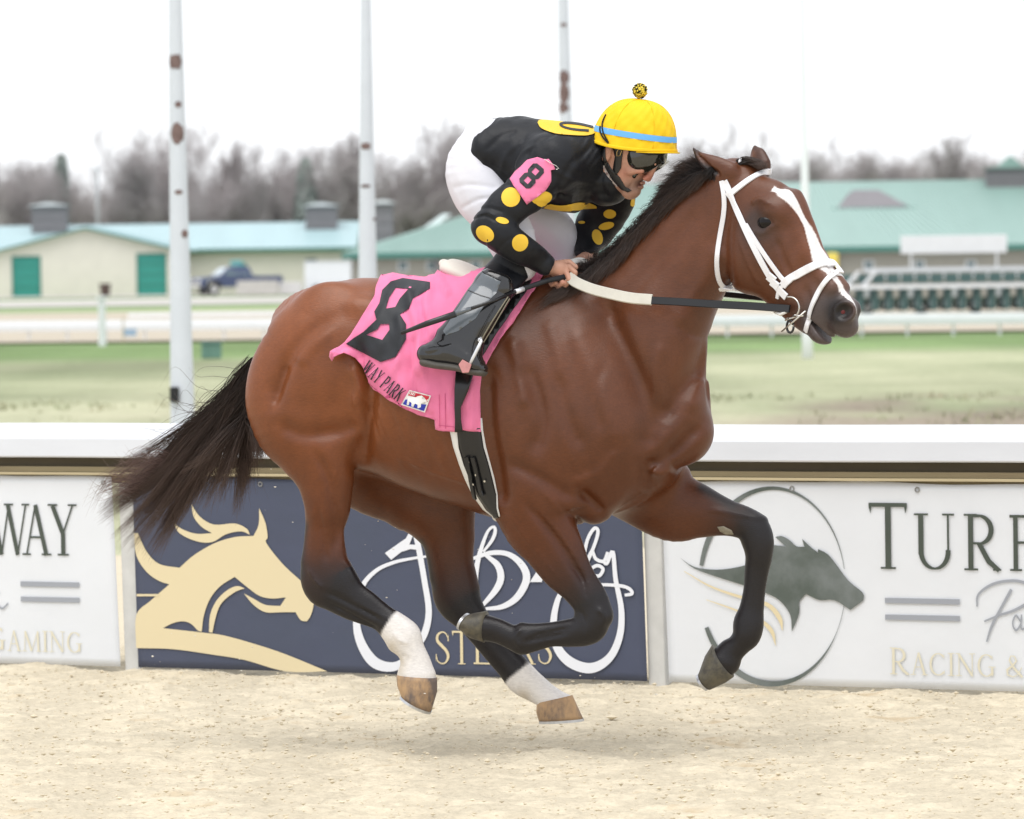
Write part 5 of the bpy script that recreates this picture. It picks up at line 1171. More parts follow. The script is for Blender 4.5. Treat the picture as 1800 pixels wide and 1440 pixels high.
    ey = np.clip(g(1353, 393, 20)*.9+g(1366, 410, 34)*.35, 0, .85)*head; col = col*(1-ey[:, None])+np.array([.045, .030, .026])*ey[:, None]
    bl = [(1385, 332, 3), (1390, 344, 7.5), (1397, 360, 7), (1407, 378, 5), (1416, 400, 5), (1430, 430, 7), (1446, 460, 8), (1462, 485, 5), (1480, 506, 3.5), (1498, 522, 4), (1508, 534, 5)]
    P = catmull([(*F1.H(a, b, 0)[[0, 2]], r*PXM) for a, b, r in bl], 5); best = np.full(n, 9.); wr = np.zeros(n)
    for i in range(len(P)-1):
        ax, az = P[i, :2]; dx, dz = P[i+1, :2]-P[i, :2]; t = np.clip(((hx-ax)*dx+(hz-az)*dz)/(dx*dx+dz*dz+1e-9), 0, 1)
        tx, tz = dx, dz; L = math.hypot(dx, dz)+1e-9
        al = (hx-ax-t*dx)**2+(hz-az-t*dz)**2; c = al < best; best[c] = al[c]; wr[c] = P[i, 2]
    top = head & (np.sqrt(best) < .035)
    w_ = np.clip((wr*1.75*(1+.35*nz2)-np.abs(hy+.012+.03*np.clip((hz-F1.H(1400, 400)[2])/.12, 0, 1)))/.003, 0, 1)*top*(ns < .25); col = col*(1-w_[:, None])+np.array([.74, .70, .68])*w_[:, None]
    # ear rims and backs, mane root shade of hair
    for c, w_ in ((EAR_N, 1), (EAR_F, .5)):
        d2, a, b, w0, u = c.flat(hx, hz); y = hy-w0; d = np.sqrt(d2/a**2+y*y/b**2); low = (d < 1.35)&(u < 3.4)
        P_ = c.P; idx = np.arange(len(P_)); cz = np.interp(u*c.sub, idx, P_[:, 1]); cx = np.interp(u*c.sub, idx, P_[:, 0])
        nx = np.interp(u*c.sub, idx, P_[:, 6]); nzv = np.interp(u*c.sub, idx, P_[:, 7]); vv = ((hx-cx)*nx+(hz-cz)*nzv)/(np.hypot(nx, nzv)+1e-6)/a
        q = np.clip((-vv-.0)/.4, 0, 1)*low*1.1+np.clip((1.3-u)/.8, 0, 1)*low*.8; q = np.clip(q, 0, .93)*w_; col = col*(1-q[:, None])+black*q[:, None]
    return np.clip(col, .004, 1)
m_coat = mat('bay_coat', (.2, .07, .03), rough=.37, spec=.36, vcol=True, noise_scale=150, noise_amt=.13, bump=.55, bump_scale=260, sheen=.0, stretch=(.35, 1, 1), bdist=.0015)
horse = empty('racehorse', tuple(F0.o), -F0.a)
tag(horse, 'bay racehorse galloping in mid stride with a white blaze and two white hind socks', 'horse')
hbm = mesh_np('body', HV, HQ, True); set_col(hbm, coat()); hbody = link('body', hbm, horse, m_coat)
print('coat', round(time.time()-T0, 1))
# ---- eye
m_eye = mat('eye', (.006, .004, .004), rough=.16, spec=.28)
for s_ in (1, -1):
    p = F0_of(F1, F1.H(1350, 391, s_*.062)); bm = bmesh.new(); bmesh.ops.create_uvsphere(bm, u_segments=24, v_segments=16, radius=.030); me = bpy.data.meshes.new('eye'); bm.to_mesh(me); bm.free()
    for q in me.polygons: q.use_smooth = True
    o = link('eye', me, horse, m_eye); o.location = p; o.scale = (1.25, .92, .92)
# ---- nostril lining
m_nos = mat('nostril_lining', (.13, .014, .014), rough=.5, spec=.4)
for s_ in (1, -1):
    p = F0_of(F1, F1.H(1482, 549, s_*.024)); bm = bmesh.new(); bmesh.ops.create_uvsphere(bm, u_segments=14, v_segments=10, radius=.013); me = bpy.data.meshes.new('nostril_lining'); bm.to_mesh(me); bm.free()
    for q in me.polygons: q.use_smooth = True
    o = link('nostril_lining', me, horse, m_nos); o.location = p; o.scale = (1.0, .8, 1.0)
# ---- hooves with shoes: rings from the coronet to the ground edge
def hoof(cor, mid, sole, w, half, mt, mshoe, front):
    rings = []
    for (a, b), hw in ((cor, half[0]), (mid, half[1]), (sole, half[2])):
        A = F0.H(*a, w); B = F0.H(*b, w); C = (A+B)/2; u = (B-A)/2; rings.append((C, u, hw))
    n = 24; V = []; Fs = []
    subs = []
    for i in range(len(rings)-1):
        for t in (0, .33, .66): subs.append(tuple(rings[i][j]*(1-t)+rings[i+1][j]*t for j in range(3)))
    subs.append(rings[-1])
    for (C, u, hw) in subs:
        for k in range(n):
            an = 2*math.pi*k/n; sq = .93+.07*math.cos(an*2); V.append(C+u*math.cos(an)*sq+np.array([0, hw, 0])*math.sin(an))
    for i in range(len(subs)-1):
        for k in range(n): Fs.append((i*n+k, i*n+(k+1) % n, (i+1)*n+(k+1) % n, (i+1)*n+k))
    Fs.append(tuple(range(n))); Fs.append(tuple((len(subs)-1)*n+k for k in range(n)))
    o = MB().add(V, Fs).build('hoof', mt, horse, smooth=True)
    # shoe: open iron band under the wall
    C, u, hw = rings[-1]; nrm = np.cross(u, [0, hw, 0]); nrm /= np.linalg.norm(nrm)
    ax = (rings[-1][0]-rings[0][0]); nrm = nrm if np.dot(nrm, ax) > 0 else -nrm
    V = []; Fs = []; m_ = 26
    for k in range(m_+1):
        an = R(205)+R(310)*k/m_ if front < 0 else R(25)+R(310)*k/m_-math.pi
        an = (math.pi if front > 0 else 0)+R(25)+R(310)*k/m_
        d = u*math.cos(an)+np.array([0, hw, 0])*math.sin(an)
        for rr, hh in ((1.02, -.001), (1.02, .008), (.72, .008), (.72, -.001)): V.append(C+d*rr+nrm*hh)
    for k in range(m_):
        for j in range(4): Fs.append((k*4+j, k*4+(j+1) % 4, (k+1)*4+(j+1) % 4, (k+1)*4+j))
    Fs += [(0, 1, 2, 3), (m_*4+3, m_*4+2, m_*4+1, m_*4)]
    MB().add(V, Fs).build('horseshoe', mshoe, o)
    return o
m_hoofl = mat('hoof_striped', (.50, .32, .17), rough=.5, spec=.35, noise_scale=13, col2=(.13, .10, .085), noise_amt=.18, bump=.4, bump_scale=120, stretch=(1.6, 1, .8))
m_hoofd = mat('hoof_dark', (.13, .115, .08), rough=.5, spec=.35, noise_scale=30, col2=(.06, .055, .045), noise_amt=.15, bump=.4, bump_scale=90)
m_iron = mat('shoe_aluminium', (.55, .56, .58), rough=.35, spec=.5, metal=.8, noise_scale=60, noise_amt=.15)
hoof(((697, 1186), (768, 1192)), ((699, 1206), (768, 1216)), ((706, 1222), (757, 1252)), .15, (.05, .056, .058), m_hoofl, m_iron, 1)
hoof(((944, 1236), (1006, 1222)), ((943, 1252), (1014, 1240)), ((948, 1268), (1025, 1264)), -.15, (.048, .054, .058), m_hoofl, m_iron, 1)
hoof(((856, 1074), (851, 1130)), ((832, 1078), (828, 1122)), ((824, 1080), (810, 1108)), .165, (.046, .054, .056), m_hoofd, m_iron, -1)
hoof(((1252, 1133), (1290, 1190)), ((1240, 1152), (1276, 1200)), ((1229, 1184), (1248, 1213)), -.15, (.047, .053, .055), m_hoofd, m_iron, -1)

m_chest = mat('chestnut_horn', (.26, .235, .18), rough=.8, bump=.5, bump_scale=80, noise_scale=30, noise_amt=.2)
lay('chestnut', HS, [[(1261, 926), (1272, 925), (1286, 932), (1290, 939), (1276, 939), (1266, 934)]], .003, 5, m_chest, horse, .003)
# ================================================================== TACK
m_pink = mat('pink_cloth', (.78, .21, .37), rough=.85, spec=.08, noise_scale=20, noise_amt=.05, bump=.25, bump_scale=260, sheen=.15, bdist=.001)
m_inkblk = mat('black_applique', (.020, .022, .026), rough=.55, spec=.35, noise_scale=12, noise_amt=.2, bump=.3, bump_scale=200)
m_leath = mat('black_leather', (.012, .012, .013), rough=.28, spec=.5, noise_scale=8, noise_amt=.2, bump=.2, bump_scale=60)
m_wstrap = mat('white_strap', (.80, .80, .83), rough=.35, spec=.45, noise_scale=20, noise_amt=.03)
m_wpad = mat('white_pad', (.78, .77, .74), rough=.7, spec=.2, noise_scale=10, noise_amt=.05)
def tack(o, label, cat): o.location = tuple(F0.o); o.rotation_euler = (0, 0, -F0.a); return tag(o, label, cat)
def px_seg(p, poly):
    best = 1e9
    for a, b in zip(poly[:-1], poly[1:]):
        dx, dy = b[0]-a[0], b[1]-a[1]; t = max(0, min(1, ((p[0]-a[0])*dx+(p[1]-a[1])*dy)/(dx*dx+dy*dy+1e-9))); best = min(best, (p[0]-a[0]-t*dx)**2+(p[1]-a[1]-t*dy)**2)
    return best
FOLDS = [([(722, 520), (735, 560), (745, 600), (740, 650)], 9, .010), ([(760, 500), (752, 540), (765, 590)], 8, .008), ([(706, 560), (712, 600), (700, 650), (712, 690)], 7, .007),
         ([(745, 620), (752, 670), (762, 720)], 6, .007), ([(728, 600), (724, 650), (735, 700)], 5, -.006), ([(742, 540), (750, 575), (752, 620)], 5, -.006), ([(655, 560), (670, 600), (680, 640)], 9, .004),
         ([(690, 490), (675, 530), (640, 590)], 9, .004), ([(835, 670), (828, 710), (832, 752)], 4, .006), ([(838, 665), (842, 710), (840, 750)], 3, -.004), ([(900, 560), (872, 625), (850, 680)], 5, .005), ([(905, 570), (882, 620), (862, 655)], 3, -.004), ([(935, 520), (915, 560), (890, 610)], 4, .004),
         ([(775, 690), (772, 755)], 3, .003), ([(592, 622), (600, 632), (612, 626)], 9, .022), ([(770, 478), (776, 500), (790, 520)], 5, .008), ([(800, 660), (790, 700), (800, 750)], 6, .005), ([(640, 640), (680, 680), (740, 715)], 8, .004)]
def cloth_wob(x, y):
    d = .015
    for pts, sg, am in FOLDS:
        q = px_seg((x, y), pts)
        if q < 9*sg*sg: d += 2.0*am*math.exp(-q/(2*sg*sg*.4))
    return d+.0015*math.sin(x*.09+y*.13)+.001*math.sin(x*.21-y*.17)
CLOTH = [(683, 485), (670, 489), (663, 507), (659, 525), (645, 546), (627, 577), (609, 602), (588, 619), (583, 627), (587, 635), (601, 625), (611, 622), (624, 631), (636, 648), (646, 668), (663, 684), (683, 700), (707, 714), (737, 728), (768, 737), (769, 753), (781, 757), (803, 757), (817, 755), (845, 759), (844, 726), (843, 687), (846, 661), (855, 643), (868, 620), (889, 589), (915, 551), (940, 515), (956, 488), (940, 487), (900, 484), (850, 483), (800, 482), (745, 481), (714, 482)]
V2, Fc = tri2d([CLOTH], 5.5)
cv = []
for (x, y) in V2:
    p, n = HS.hit(x, y, 0.0); n = Vector((n.x*.5, n.y, n.z*.6)).normalized(); cv.append(tuple(p+n*cloth_wob(x, y)))
cf = [tuple(f) for f in Fc]
# facing outward
def outward(V, Fs, far=False):
    me = mesh_py('t', V, Fs); s_ = sum(p.normal.y*p.area for p in me.polygons); bpy.data.meshes.remove(me)
    return [tuple(reversed(f)) for f in Fs] if (s_ > 0) != far else Fs
cf = outward(cv, cf); nv = len(cv)
mf = [f for f in cf if all(cv[i][1] < -.15 and cv[i][2] < 1.5 for i in f)]
def far_side(v):
    p, n, i_, d_ = HS.b.find_nearest(Vector((v[0], -v[1], v[2]))); return tuple(p+n*.012)
allv = cv+[far_side(v) for v in cv]; allf = cf+[tuple(reversed([i+nv for i in f])) for f in mf]
b0 = len(allv); tops = [(684, 486), (714, 483), (745, 482), (775, 483), (800, 483), (825, 483), (850, 484), (880, 485), (905, 486), (930, 488), (954, 490)]; ny = 12; tp = catmull(tops, 4)
for i, (x, y) in enumerate(tp):
    p, n = HS.hit(x, y, 0); n = Vector((n.x*.5, n.y, n.z*.6)).normalized(); p = p+n*cloth_wob(x, y); y1 = -.01+.17*min(1, i/12)
    for j in range(ny+1):
        t = j/ny; yy = p.y*(1-t)+y1*t; q, qn = HS.down(p.x, yy, .006); allv.append(tuple(q*min(1, t*5)+p*(1-min(1, t*5))))
for i in range(len(tp)-1):
    for j in range(ny): a = b0+i*(ny+1)+j; allf.append((a, a+ny+1, a+ny+2, a+1))
cme = mesh_py('saddle_cloth', allv, allf, True); cloth = tack(link('saddle_cloth', cme, None, m_pink), 'bright pink saddle cloth with a large black number eight, under the saddle', 'saddle cloth')
tk = cloth.modifiers.new('thick', 'SOLIDIFY'); tk.thickness = .0022; tk.offset = 1
CS = Surf(np.array(cv, np.float32), np.array([f for f in cf if len(f) == 3]))
CS.dirn = Vector((0, -1, .12)).normalized()
def sub_lay(name, polys, off, mt, step=6, parent=cloth, surf=None, thick=0.0): return lay(name, surf or CS, polys, off, step, mt, parent, thick)
E8 = [(709, 489), (757, 496), (757, 507), (727, 525), (719, 543), (704, 553), (715, 570), (715, 597), (696, 628), (670, 637), (609, 605), (624, 594), (640, 584), (663, 562), (659, 548), (668, 533), (673, 510), (688, 495)]
H8a = [(697, 506), (719, 508), (704, 525), (696, 540), (679, 543), (686, 522)]; H8b = [(670, 570), (685, 570), (686, 580), (673, 598), (645, 589), (665, 579)]
def with_holes(outer, holes, step):
    V2, Fc = tri2d([outer]+holes, step); keep = []
    for f in Fc:
        cx = sum(V2[i][0] for i in f)/len(f); cy = sum(V2[i][1] for i in f)/len(f)
        if not any(inpoly(cx, cy, h) for h in holes): keep.append(f)
    return V2, keep
def lay_mesh(name, V2, Fc, surf, off, mt, parent):
    V = [tuple(surf.hit(x, y, off)[0]) for x, y in V2]; return link(name, mesh_py(name, V, outward(V, Fc), True), parent, mt)
lay_mesh('number_eight', *with_holes(E8, [H8a, H8b], 4), CS, .0075, m_inkblk, cloth)
# lettering along the hem
def seg_text(s, p0, p1, h, surf, mt, parent, off=.0085):
    """letters along a line of pixels p0 -> p1, height h pixels, standing at right angles to it"""
    ux, uy = p1[0]-p0[0], p1[1]-p0[1]; L = math.hypot(ux, uy); ux /= L; uy /= L; ws = [glyph(c)[0]*.8+.06 for c in s]; k = L/sum(ws); x = 0
    for c, w_ in zip(s, ws):
        gw, P = glyph(c)
        if P:
            polys = [[(p0[0]+ux*(x+p[0]/gw*(w_-.06)*k)+uy*p[1]*h, p0[1]+uy*(x+p[0]/gw*(w_-.06)*k)-ux*p[1]*h) for p in poly] for poly in P]; sub_lay('letter', polys, off, mt, 3.5, parent, surf)
        x += w_*k
T_, N_ = .17, .085
seg_text('WAY PARK', (634, 652), (701, 708), 25, CS, m_inkblk, cloth)
T_, N_ = .115, .045
# sewn patch: a white horse and rider on red and blue
PT = [(721, 686), (759, 696), (748, 726), (706, 712)]
def PTm(u, v): a = (PT[0][0]*(1-u)+PT[1][0]*u, PT[0][1]*(1-u)+PT[1][1]*u); b = (PT[3][0]*(1-u)+PT[2][0]*u, PT[3][1]*(1-u)+PT[2][1]*u); return (a[0]*(1-v)+b[0]*v, a[1]*(1-v)+b[1]*v)
def pq(pts): return [PTm(*p) for p in pts]
m_pblue = mat('patch_blue', (.03, .05, .42), rough=.5); m_pred = mat('patch_red', (.55, .03, .05), rough=.5)
patch = sub_lay('sewn_patch', [PT], .0085, m_wpad, 4)
sub_lay('patch_red', [pq([(.06, .08), (.95, .06), (.95, .4), (.78, .22), (.6, .12), (.45, .3), (.06, .34)])], .0100, m_pred, 5, patch)
sub_lay('patch_blue', [pq([(.06, .62), (.3, .5), (.4, .7), (.95, .55), (.95, .93), (.06, .93)])], .0100, m_pblue, 5, patch)
sub_lay('patch_horse', [pq([(.14, .52), (.3, .36), (.5, .3), (.58, .16), (.7, .14), (.68, .28), (.8, .3), (.93, .24), (.97, .32), (.84, .46), (.74, .58), (.78, .78), (.68, .9), (.62, .7), (.5, .68), (.5, .9), (.42, .9), (.36, .7), (.26, .66), (.3, .88), (.22, .9), (.16, .66)])], .0115, m_wpad, 5, patch)
sub_lay('patch_lettering', [pq([(.08, .12), (.34, .1), (.34, .24), (.08, .27)])] and [pq([(.08+.07*i, .10), (.12+.07*i, .10), (.12+.07*i, .26), (.08+.07*i, .26)]) for i in range(4)], .0115, m_wpad, 0, patch)
# hem seams
m_seam = mat('dark_pink_seam', (.52, .08, .20), rough=.8)
for ln in ([(773, 694), (774, 752)], [(783, 692), (784, 754)], [(772, 748), (800, 751)], [(646, 672), (683, 704), (737, 731), (766, 739)]):
    sub_lay('stitching', strip(ln, .8), .0055, m_seam, 4)
# girth: white pad below, black strap over it, running under the belly to the far side
girth = tack(empty('girth'), 'broad black girth edged with white padding, round the belly of the bay horse', 'girth')
def girth_band(name, near, off, mt, wob=0):
    """near: rows of (xl, xr, y) down the flank; the band goes on under the belly and up the other side"""
    rows = []
    for (xl, xr, y) in near:
        a, na = HS.hit(xl, y, off); b, nb_ = HS.hit(xr, y, off); mrow = []
        for t in np.linspace(0, 1, 7): x = xl+(xr-xl)*t; mrow.append(tuple(HS.hit(x, y, off)[0]))
        if all(q[1] < -.06 for q in mrow): rows.append(mrow)
    last = rows[-1]; far = [[(p[0], -p[1], p[2]) for p in r] for r in rows]; under = []
    for t in np.linspace(0, 1, 11)[1:-1]: under.append([(p[0], p[1]*math.cos(math.pi*t), p[2]-.022*math.sin(math.pi*t)) for p in last])
    if name == 'over_girth': under = []; far = []
    R_ = rows+under+far[::-1]; V = [p for r in R_ for p in r]; Fs = [(i*7+j, i*7+j+1, (i+1)*7+j+1, (i+1)*7+j) for i in range(len(R_)-1) for j in range(6)]
    me = mesh_py(name, V, Fs, True); bm = bmesh.new(); bm.from_mesh(me); bmesh.ops.recalc_face_normals(bm, faces=bm.faces); bm.to_mesh(me); bm.free(); o = link(name, me, girth, mt)
    md = o.modifiers.new('thick', 'SOLIDIFY'); md.thickness = .005; md.offset = -1; return o
girth_band('girth_pad', [(795, 846, 735), (792, 848, 757), (798, 853, 785), (808, 861, 815), (818, 868, 840), (832, 874, 868), (850, 877, 893), (866, 880, 905)], .0075, m_wpad)
girth_band('over_girth', [(805, 834, 655), (803, 824, 685), (802, 817, 715), (803, 817, 735), (805, 819, 756)], .034, m_leath)
girth_band('girth_strap', [(805, 842, 752), (806, 844, 757), (810, 848, 785), (819, 857, 815), (829, 864, 840), (843, 871, 868), (860, 876, 893), (872, 879, 905)], .0145, m_leath)
m_metal = mat('nickel', (.62, .60, .56), rough=.25, spec=.6, metal=.9)
for (x, y) in ((826, 808), (833, 836), (842, 830), (838, 845), (856, 842)):
    p, n = HS.hit(x, y, .0245); MB().tube([p, p+n*.003], .004, 8).build('stud', m_metal, girth)
for (a, b_) in (((822, 800), (842, 870)), ((836, 800), (854, 868))):
    P = [HS.hit(a[0]+(b_[0]-a[0])*t, a[1]+(b_[1]-a[1])*t, .0235) for t in np.linspace(0, 1, 8)]; ribbon('billet_strap', [p for p, n in P], [n for p, n in P], .016, .004, m_leath, girth)
# ---- bridle
bridle = tack(empty('bridle'), 'white bridle with crossed noseband and steel bit on the bay head', 'bridle')
S_ = lambda name, pix, wd, off=.004, th=.003, n=8, mt=None: surf_strap(name, HS, pix, wd, th, off, mt or m_wstrap, bridle, n)
def mirror_head(name, pts, ns, wd, th=.003, mt=None):
    """the same strap on the far side of the head"""
    P = []; N_ = []
    for p, n in zip(pts, ns):
        q = F1.loc(F0.wld(p)); q[1] = -q[1]; P.append(F0_of(F1, q)); a = F0_of(F1, (q[0]+0, q[1], q[2])); m_ = F1.loc(F0.wld(np.array(p)+np.array(n))); m_[1] = -m_[1]; N_.append(F0_of(F1, m_)-P[-1])
    return ribbon(name, P, N_, wd, th, mt or m_wstrap, bridle)
o, P, N_ = S_('brow_band', [(1279, 345), (1292, 335), (1312, 320), (1332, 308), (1350, 302), (1364, 303)], .022)
_, P1, N1 = S_('throat_latch', [(1269, 318), (1273, 345), (1272, 375), (1266, 410), (1261, 445), (1260, 470), (1263, 492), (1272, 505), (1290, 512)], .017); mirror_head('throat_latch', P1, N1, .020)
_, P1, N1 = S_('cheek_strap', [(1274, 318), (1286, 345), (1300, 378), (1318, 418), (1338, 458), (1355, 488), (1364, 500)], .023, .005); mirror_head('cheek_strap', P1, N1, .019)
_, P1, N1 = S_('noseband_hanger', [(1312, 395), (1330, 425), (1350, 455), (1372, 485), (1384, 497)], .016, .005); mirror_head('noseband_hanger', P1, N1, .013)
_, P1, N1 = S_('noseband', [(1377, 502), (1384, 494), (1400, 484), (1422, 472), (1445, 463), (1462, 464)], .028, .006); mirror_head('noseband', P1, N1, .030)
_, P1, N1 = S_('figure_eight_strap', [(1472, 478), (1458, 488), (1444, 506), (1432, 530), (1424, 555), (1418, 582)], .018, .006); mirror_head('figure_eight_strap', P1, N1, .014)
o, P, N_ = S_('nose_crossing', [(1450, 465), (1462, 464), (1470, 472), (1476, 482)], .026, .009)
S_('strap_keeper', [(1352, 484), (1364, 494)], .032, .008, n=3); S_('strap_keeper', [(1358, 494), (1370, 504)], .030, .0085, n=3)
S_('strap_end', [(1364, 500), (1376, 514), (1384, 522)], .027, .007, n=4); S_('strap_end', [(1377, 502), (1370, 512), (1368, 524)], .013, .006, n=4)
# bit: ring, bars and lower buckle
wbit = .062
def f1(px, py, w_=wbit): return F0_of(F1, F1.H(px, py, w_))
ring = [f1(1388+17*math.cos(a), 541+19*math.sin(a), .070) for a in np.linspace(-1.9, 1.75, 16)]
MB().tube(ring, .0032, 8).build('bit_ring', m_metal, bridle, smooth=True)
MB().tube([f1(1374, 583, .075), f1(1416, 547, .072)], .0030, 8).build('bit_bar', m_metal, bridle, smooth=True)
MB().tube([f1(1394, 556, .072), f1(1412, 555, .070)], .0035, 8).build('bit_bar', m_metal, bridle, smooth=True)
MB().tube([f1(1398, 556, .07), f1(1398, 552, -.07)], .006, 8).build('mouthpiece', m_metal, bridle, smooth=True)
rg2 = [f1(1389+6*math.cos(a), 574+11*math.sin(a), .066) for a in np.linspace(0, 6.0, 18)]; MB().tube(rg2, .0042, 8).build('curb_loop', m_leath, bridle, smooth=True)
MB().tube([f1(1381, 563, .06), f1(1385, 560, .066), f1(1390, 562, .066)], .004, 8).build('curb_buckle', m_metal, bridle)
MB().tube([f1(1362, 548, .052), f1(1372, 553, .062), f1(1382, 548, .066)], .006, 8).build('bit_guard', m_wpad, bridle, smooth=True)
# ---- reins
reins = tack(empty('reins'), 'black reins with cream rubber grips running from the hands to the bit', 'reins')
m_grip = mat('cream_rubber_grip', (.62, .60, .53), rough=.6, noise_scale=12, noise_amt=.10, bump=.3, bump_scale=60)
def rein_pts(pp, n=8):
    Q = catmull([list(F0.H(x, y, w_)) for x, y, w_ in pp], n); return Q
def flat_rein(name, pp, wd, mt, th=.004):
    Q = rein_pts(pp); return ribbon(name, Q, [np.array([0, -1, .15])]*len(Q), wd, th, mt, reins)
flat_rein('rubber_grip', [(1000, 486, .135), (1012, 496, .16), (1040, 508, .185), (1075, 517, .205), (1110, 524, .215), (1146, 527, .22)], .038, m_grip, .006)
flat_rein('leather_rein', [(1144, 528, .222), (1200, 531, .225), (1260, 535, .22), (1320, 538, .20), (1362, 541, -f1(1362, 541, .066)[1]), (1388, 543, -f1(1388, 543, .068)[1])], .027, m_leath, .004)
flat_rein('rubber_grip', [(1000, 470, .11), (1005, 462, .06), (1014, 458, .0), (1024, 460, -.06), (1030, 466, -.10)], .026, m_wpad, .006)
flat_rein('rubber_grip', [(1026, 462, -.10), (1060, 480, -.19), (1110, 500, -.22)], .03, m_wpad, .006); flat_rein('leather_rein', [(1110, 500, -.22), (1250, 515, -.22), (1400, 530, -.10)], .02, m_leath, .004)
for x in (1340, 1354): q = F0.H(x, 538, .187 if x < 1345 else .178); MB().tube([q, q+np.array([0, -.004, 0])], .0045, 8).build('rein_stud', m_metal, reins)
# ---- saddle
saddle = tack(empty('race_saddle'), 'small black racing saddle with a cream rear pad and white stirrups, under the jockey', 'saddle')
vv = Vol(spaced([(D(750, 500)[0], D(900, 500)[0], .004)]), spaced([(-.16, .16, .005)]), spaced([(1.52, 1.78, .004)]))
vv.add(Chain([(783, 456, 777, 470, .035, 0), (792, 454, 784, 484, .075, 0), (815, 460, 800, 494, .10, 0), (845, 474, 828, 506, .105, 0), (872, 490, 858, 516, .10, 0)], k=.01))
SV, SQ = vv.mesh('s'); link('cantle_pad', mesh_np('cantle_pad', relax(SV, SQ, 2), SQ, True), saddle, mat('cream_saddle_pad', (.66, .62, .55), rough=.55, spec=.3, noise_scale=10, noise_amt=.06))
vv = Vol(spaced([(D(830, 500)[0], D(975, 500)[0], .005)]), spaced([(-.2, .2, .006)]), spaced([(1.46, 1.76, .005)]))
vv.add(Chain([(838, 486, 832, 520, .10, 0), (880, 486, 880, 520, .12, 0), (920, 480, 925, 515, .11, 0), (948, 472, 955, 505, .07, 0)], k=.01))
SV, SQ = vv.mesh('s'); link('seat', mesh_np('seat', relax(SV, SQ, 2), SQ, True), saddle, m_leath)
fl = [(862, 505), (936, 492), (926, 512), (900, 548), (874, 586), (852, 622), (840, 642), (830, 652), (828, 620), (838, 560)]
lay('saddle_flap', CS, [fl], .008, 9, m_leath, saddle, .006); 
V2, Fc = tri2d([fl], 9); V = [tuple(CS.hit(x, y, .008)[0]) for x, y in V2]; V = [(v[0], -v[1], v[2]) for v in V]; o = link('saddle_flap', mesh_py('saddle_flap', V, outward(V, Fc, True), True), saddle, m_leath); md = o.modifiers.new('thick', 'SOLIDIFY'); md.thickness = .006
m_strap2 = mat('tan_stirrup_leather', (.20, .18, .13), rough=.5); m_alu = mat('white_stirrup', (.72, .74, .78), rough=.25, spec=.6, metal=.3); m_tread = mat('pink_stirrup_tread', (.55, .25, .25), rough=.55, noise_scale=40, noise_amt=.15)
def stirrup(sg):
    s = empty('stirrup', (0, 0, 0), 0, saddle); f = lambda x, y, w_: F0.H(x, y, w_)*np.array([1, sg, 1])
    MB().tube([f(893, 522, .36), f(878, 545, .385), f(862, 570, .395), f(846, 598, .40)], .0022, 6).build('stirrup_leather', m_strap2, s)
    MB().tube([f(896, 525, .36), f(880, 552, .385), f(864, 580, .39), f(850, 602, .395)], .0020, 6).build('stirrup_leather', m_strap2, s)
    MB().tube([f(845, 594, .405), f(846, 600, .43), f(840, 612, .435), f(831, 630, .435), f(826, 640, .43)], [.004, .0055, .006, .0055, .005], 8).build('stirrup_branch', m_alu, s, smooth=True)
    MB().tube([f(843, 596, .39), f(836, 614, .33), f(825, 640, .315)], .005, 8).build('stirrup_branch', m_alu, s, smooth=True)
    a = f(804, 640, .435); b = f(829, 640, .435); c = f(824, 656, .435); d = f(812, 655, .435); V = [f(x, y, w_) for w_ in (.437, .31) for x, y in ((806, 641), (813, 632), (829, 641), (824, 655), (813, 656))]
    MB().add(V, [(0, 1, 2, 3, 4), (9, 8, 7, 6, 5)]+[(i, (i+1) % 5, 5+(i+1) % 5, 5+i) for i in range(5)]).build('stirrup_tread', m_tread, s, bevel=.002)
stirrup(1); stirrup(-1)
# ================================================================== THE RIDER
PIV = F0.wld(F0.H(1090, 300, 0.0)); F2 = Frame((PIV[0], PIV[1], 0.0), R(17+14))
m_skin = mat('skin', (.50, .25, .17), rough=.5, spec=.35, vcol=True, noise_scale=40, noise_amt=.10, bump=.3, bump_scale=180, bdist=.001)
m_shirt = mat('black_silks', (.008, .009, .012), rough=.50, spec=.28, noise_scale=6, noise_amt=.15, bump=.45, bump_scale=26, sheen=.08, bdist=.006)
m_ydot = mat('yellow_silk', (.78, .50, .05), rough=.6, spec=.25, noise_scale=12, noise_amt=.07, bump=.2, bump_scale=40)
m_brch = mat('white_breeches', (.72, .72, .775), rough=.6, spec=.25, noise_scale=6, noise_amt=.025, bump=.35, bump_scale=22, bdist=.005)
m_boot = mat('polished_black_boot', (.010, .010, .011), rough=.10, spec=.6, noise_scale=8, noise_amt=.2, bump=.25, bump_scale=30, coat=.4, bdist=.003)
TORSO = [(838, 240, 866, 306, .150, 0), (858, 212, 884, 324, .162, 0), (893, 205, 906, 343, .152, 0), (945, 212, 952, 361, .165, .0), (1000, 219, 1008, 372, .172, .0), (1034, 232, 1046, 372, .15, -.01), (1058, 272, 1072, 360, .09, -.03)]
UARM = [(925, 262, 1010, 318, .075, .155), (906, 305, 968, 350, .066, .20), (880, 333, 940, 366, .058, .235), (856, 356, 912, 388, .052, .26), (838, 380, 884, 412, .046, .27)]
FARM = [(840, 382, 876, 420, .044, .27), (850, 425, 896, 388, .047, .285), (882, 449, 918, 408, .044, .275), (918, 467, 945, 430, .038, .235), (940, 477, 958, 442, .034, .19), (949, 480, 966, 450, .032, .172)]
UARM_F = [(1040, 300, 1118, 330, .07, -.16), (1028, 348, 1112, 356, .06, -.20), (1018, 385, 1090, 392, .052, -.23), (1013, 408, 1074, 410, .048, -.23)]
FARM_F = [(1014, 400, 1074, 404, .048, -.23), (1012, 418, 1064, 424, .044, -.21), (1012, 440, 1050, 442, .038, -.17)]
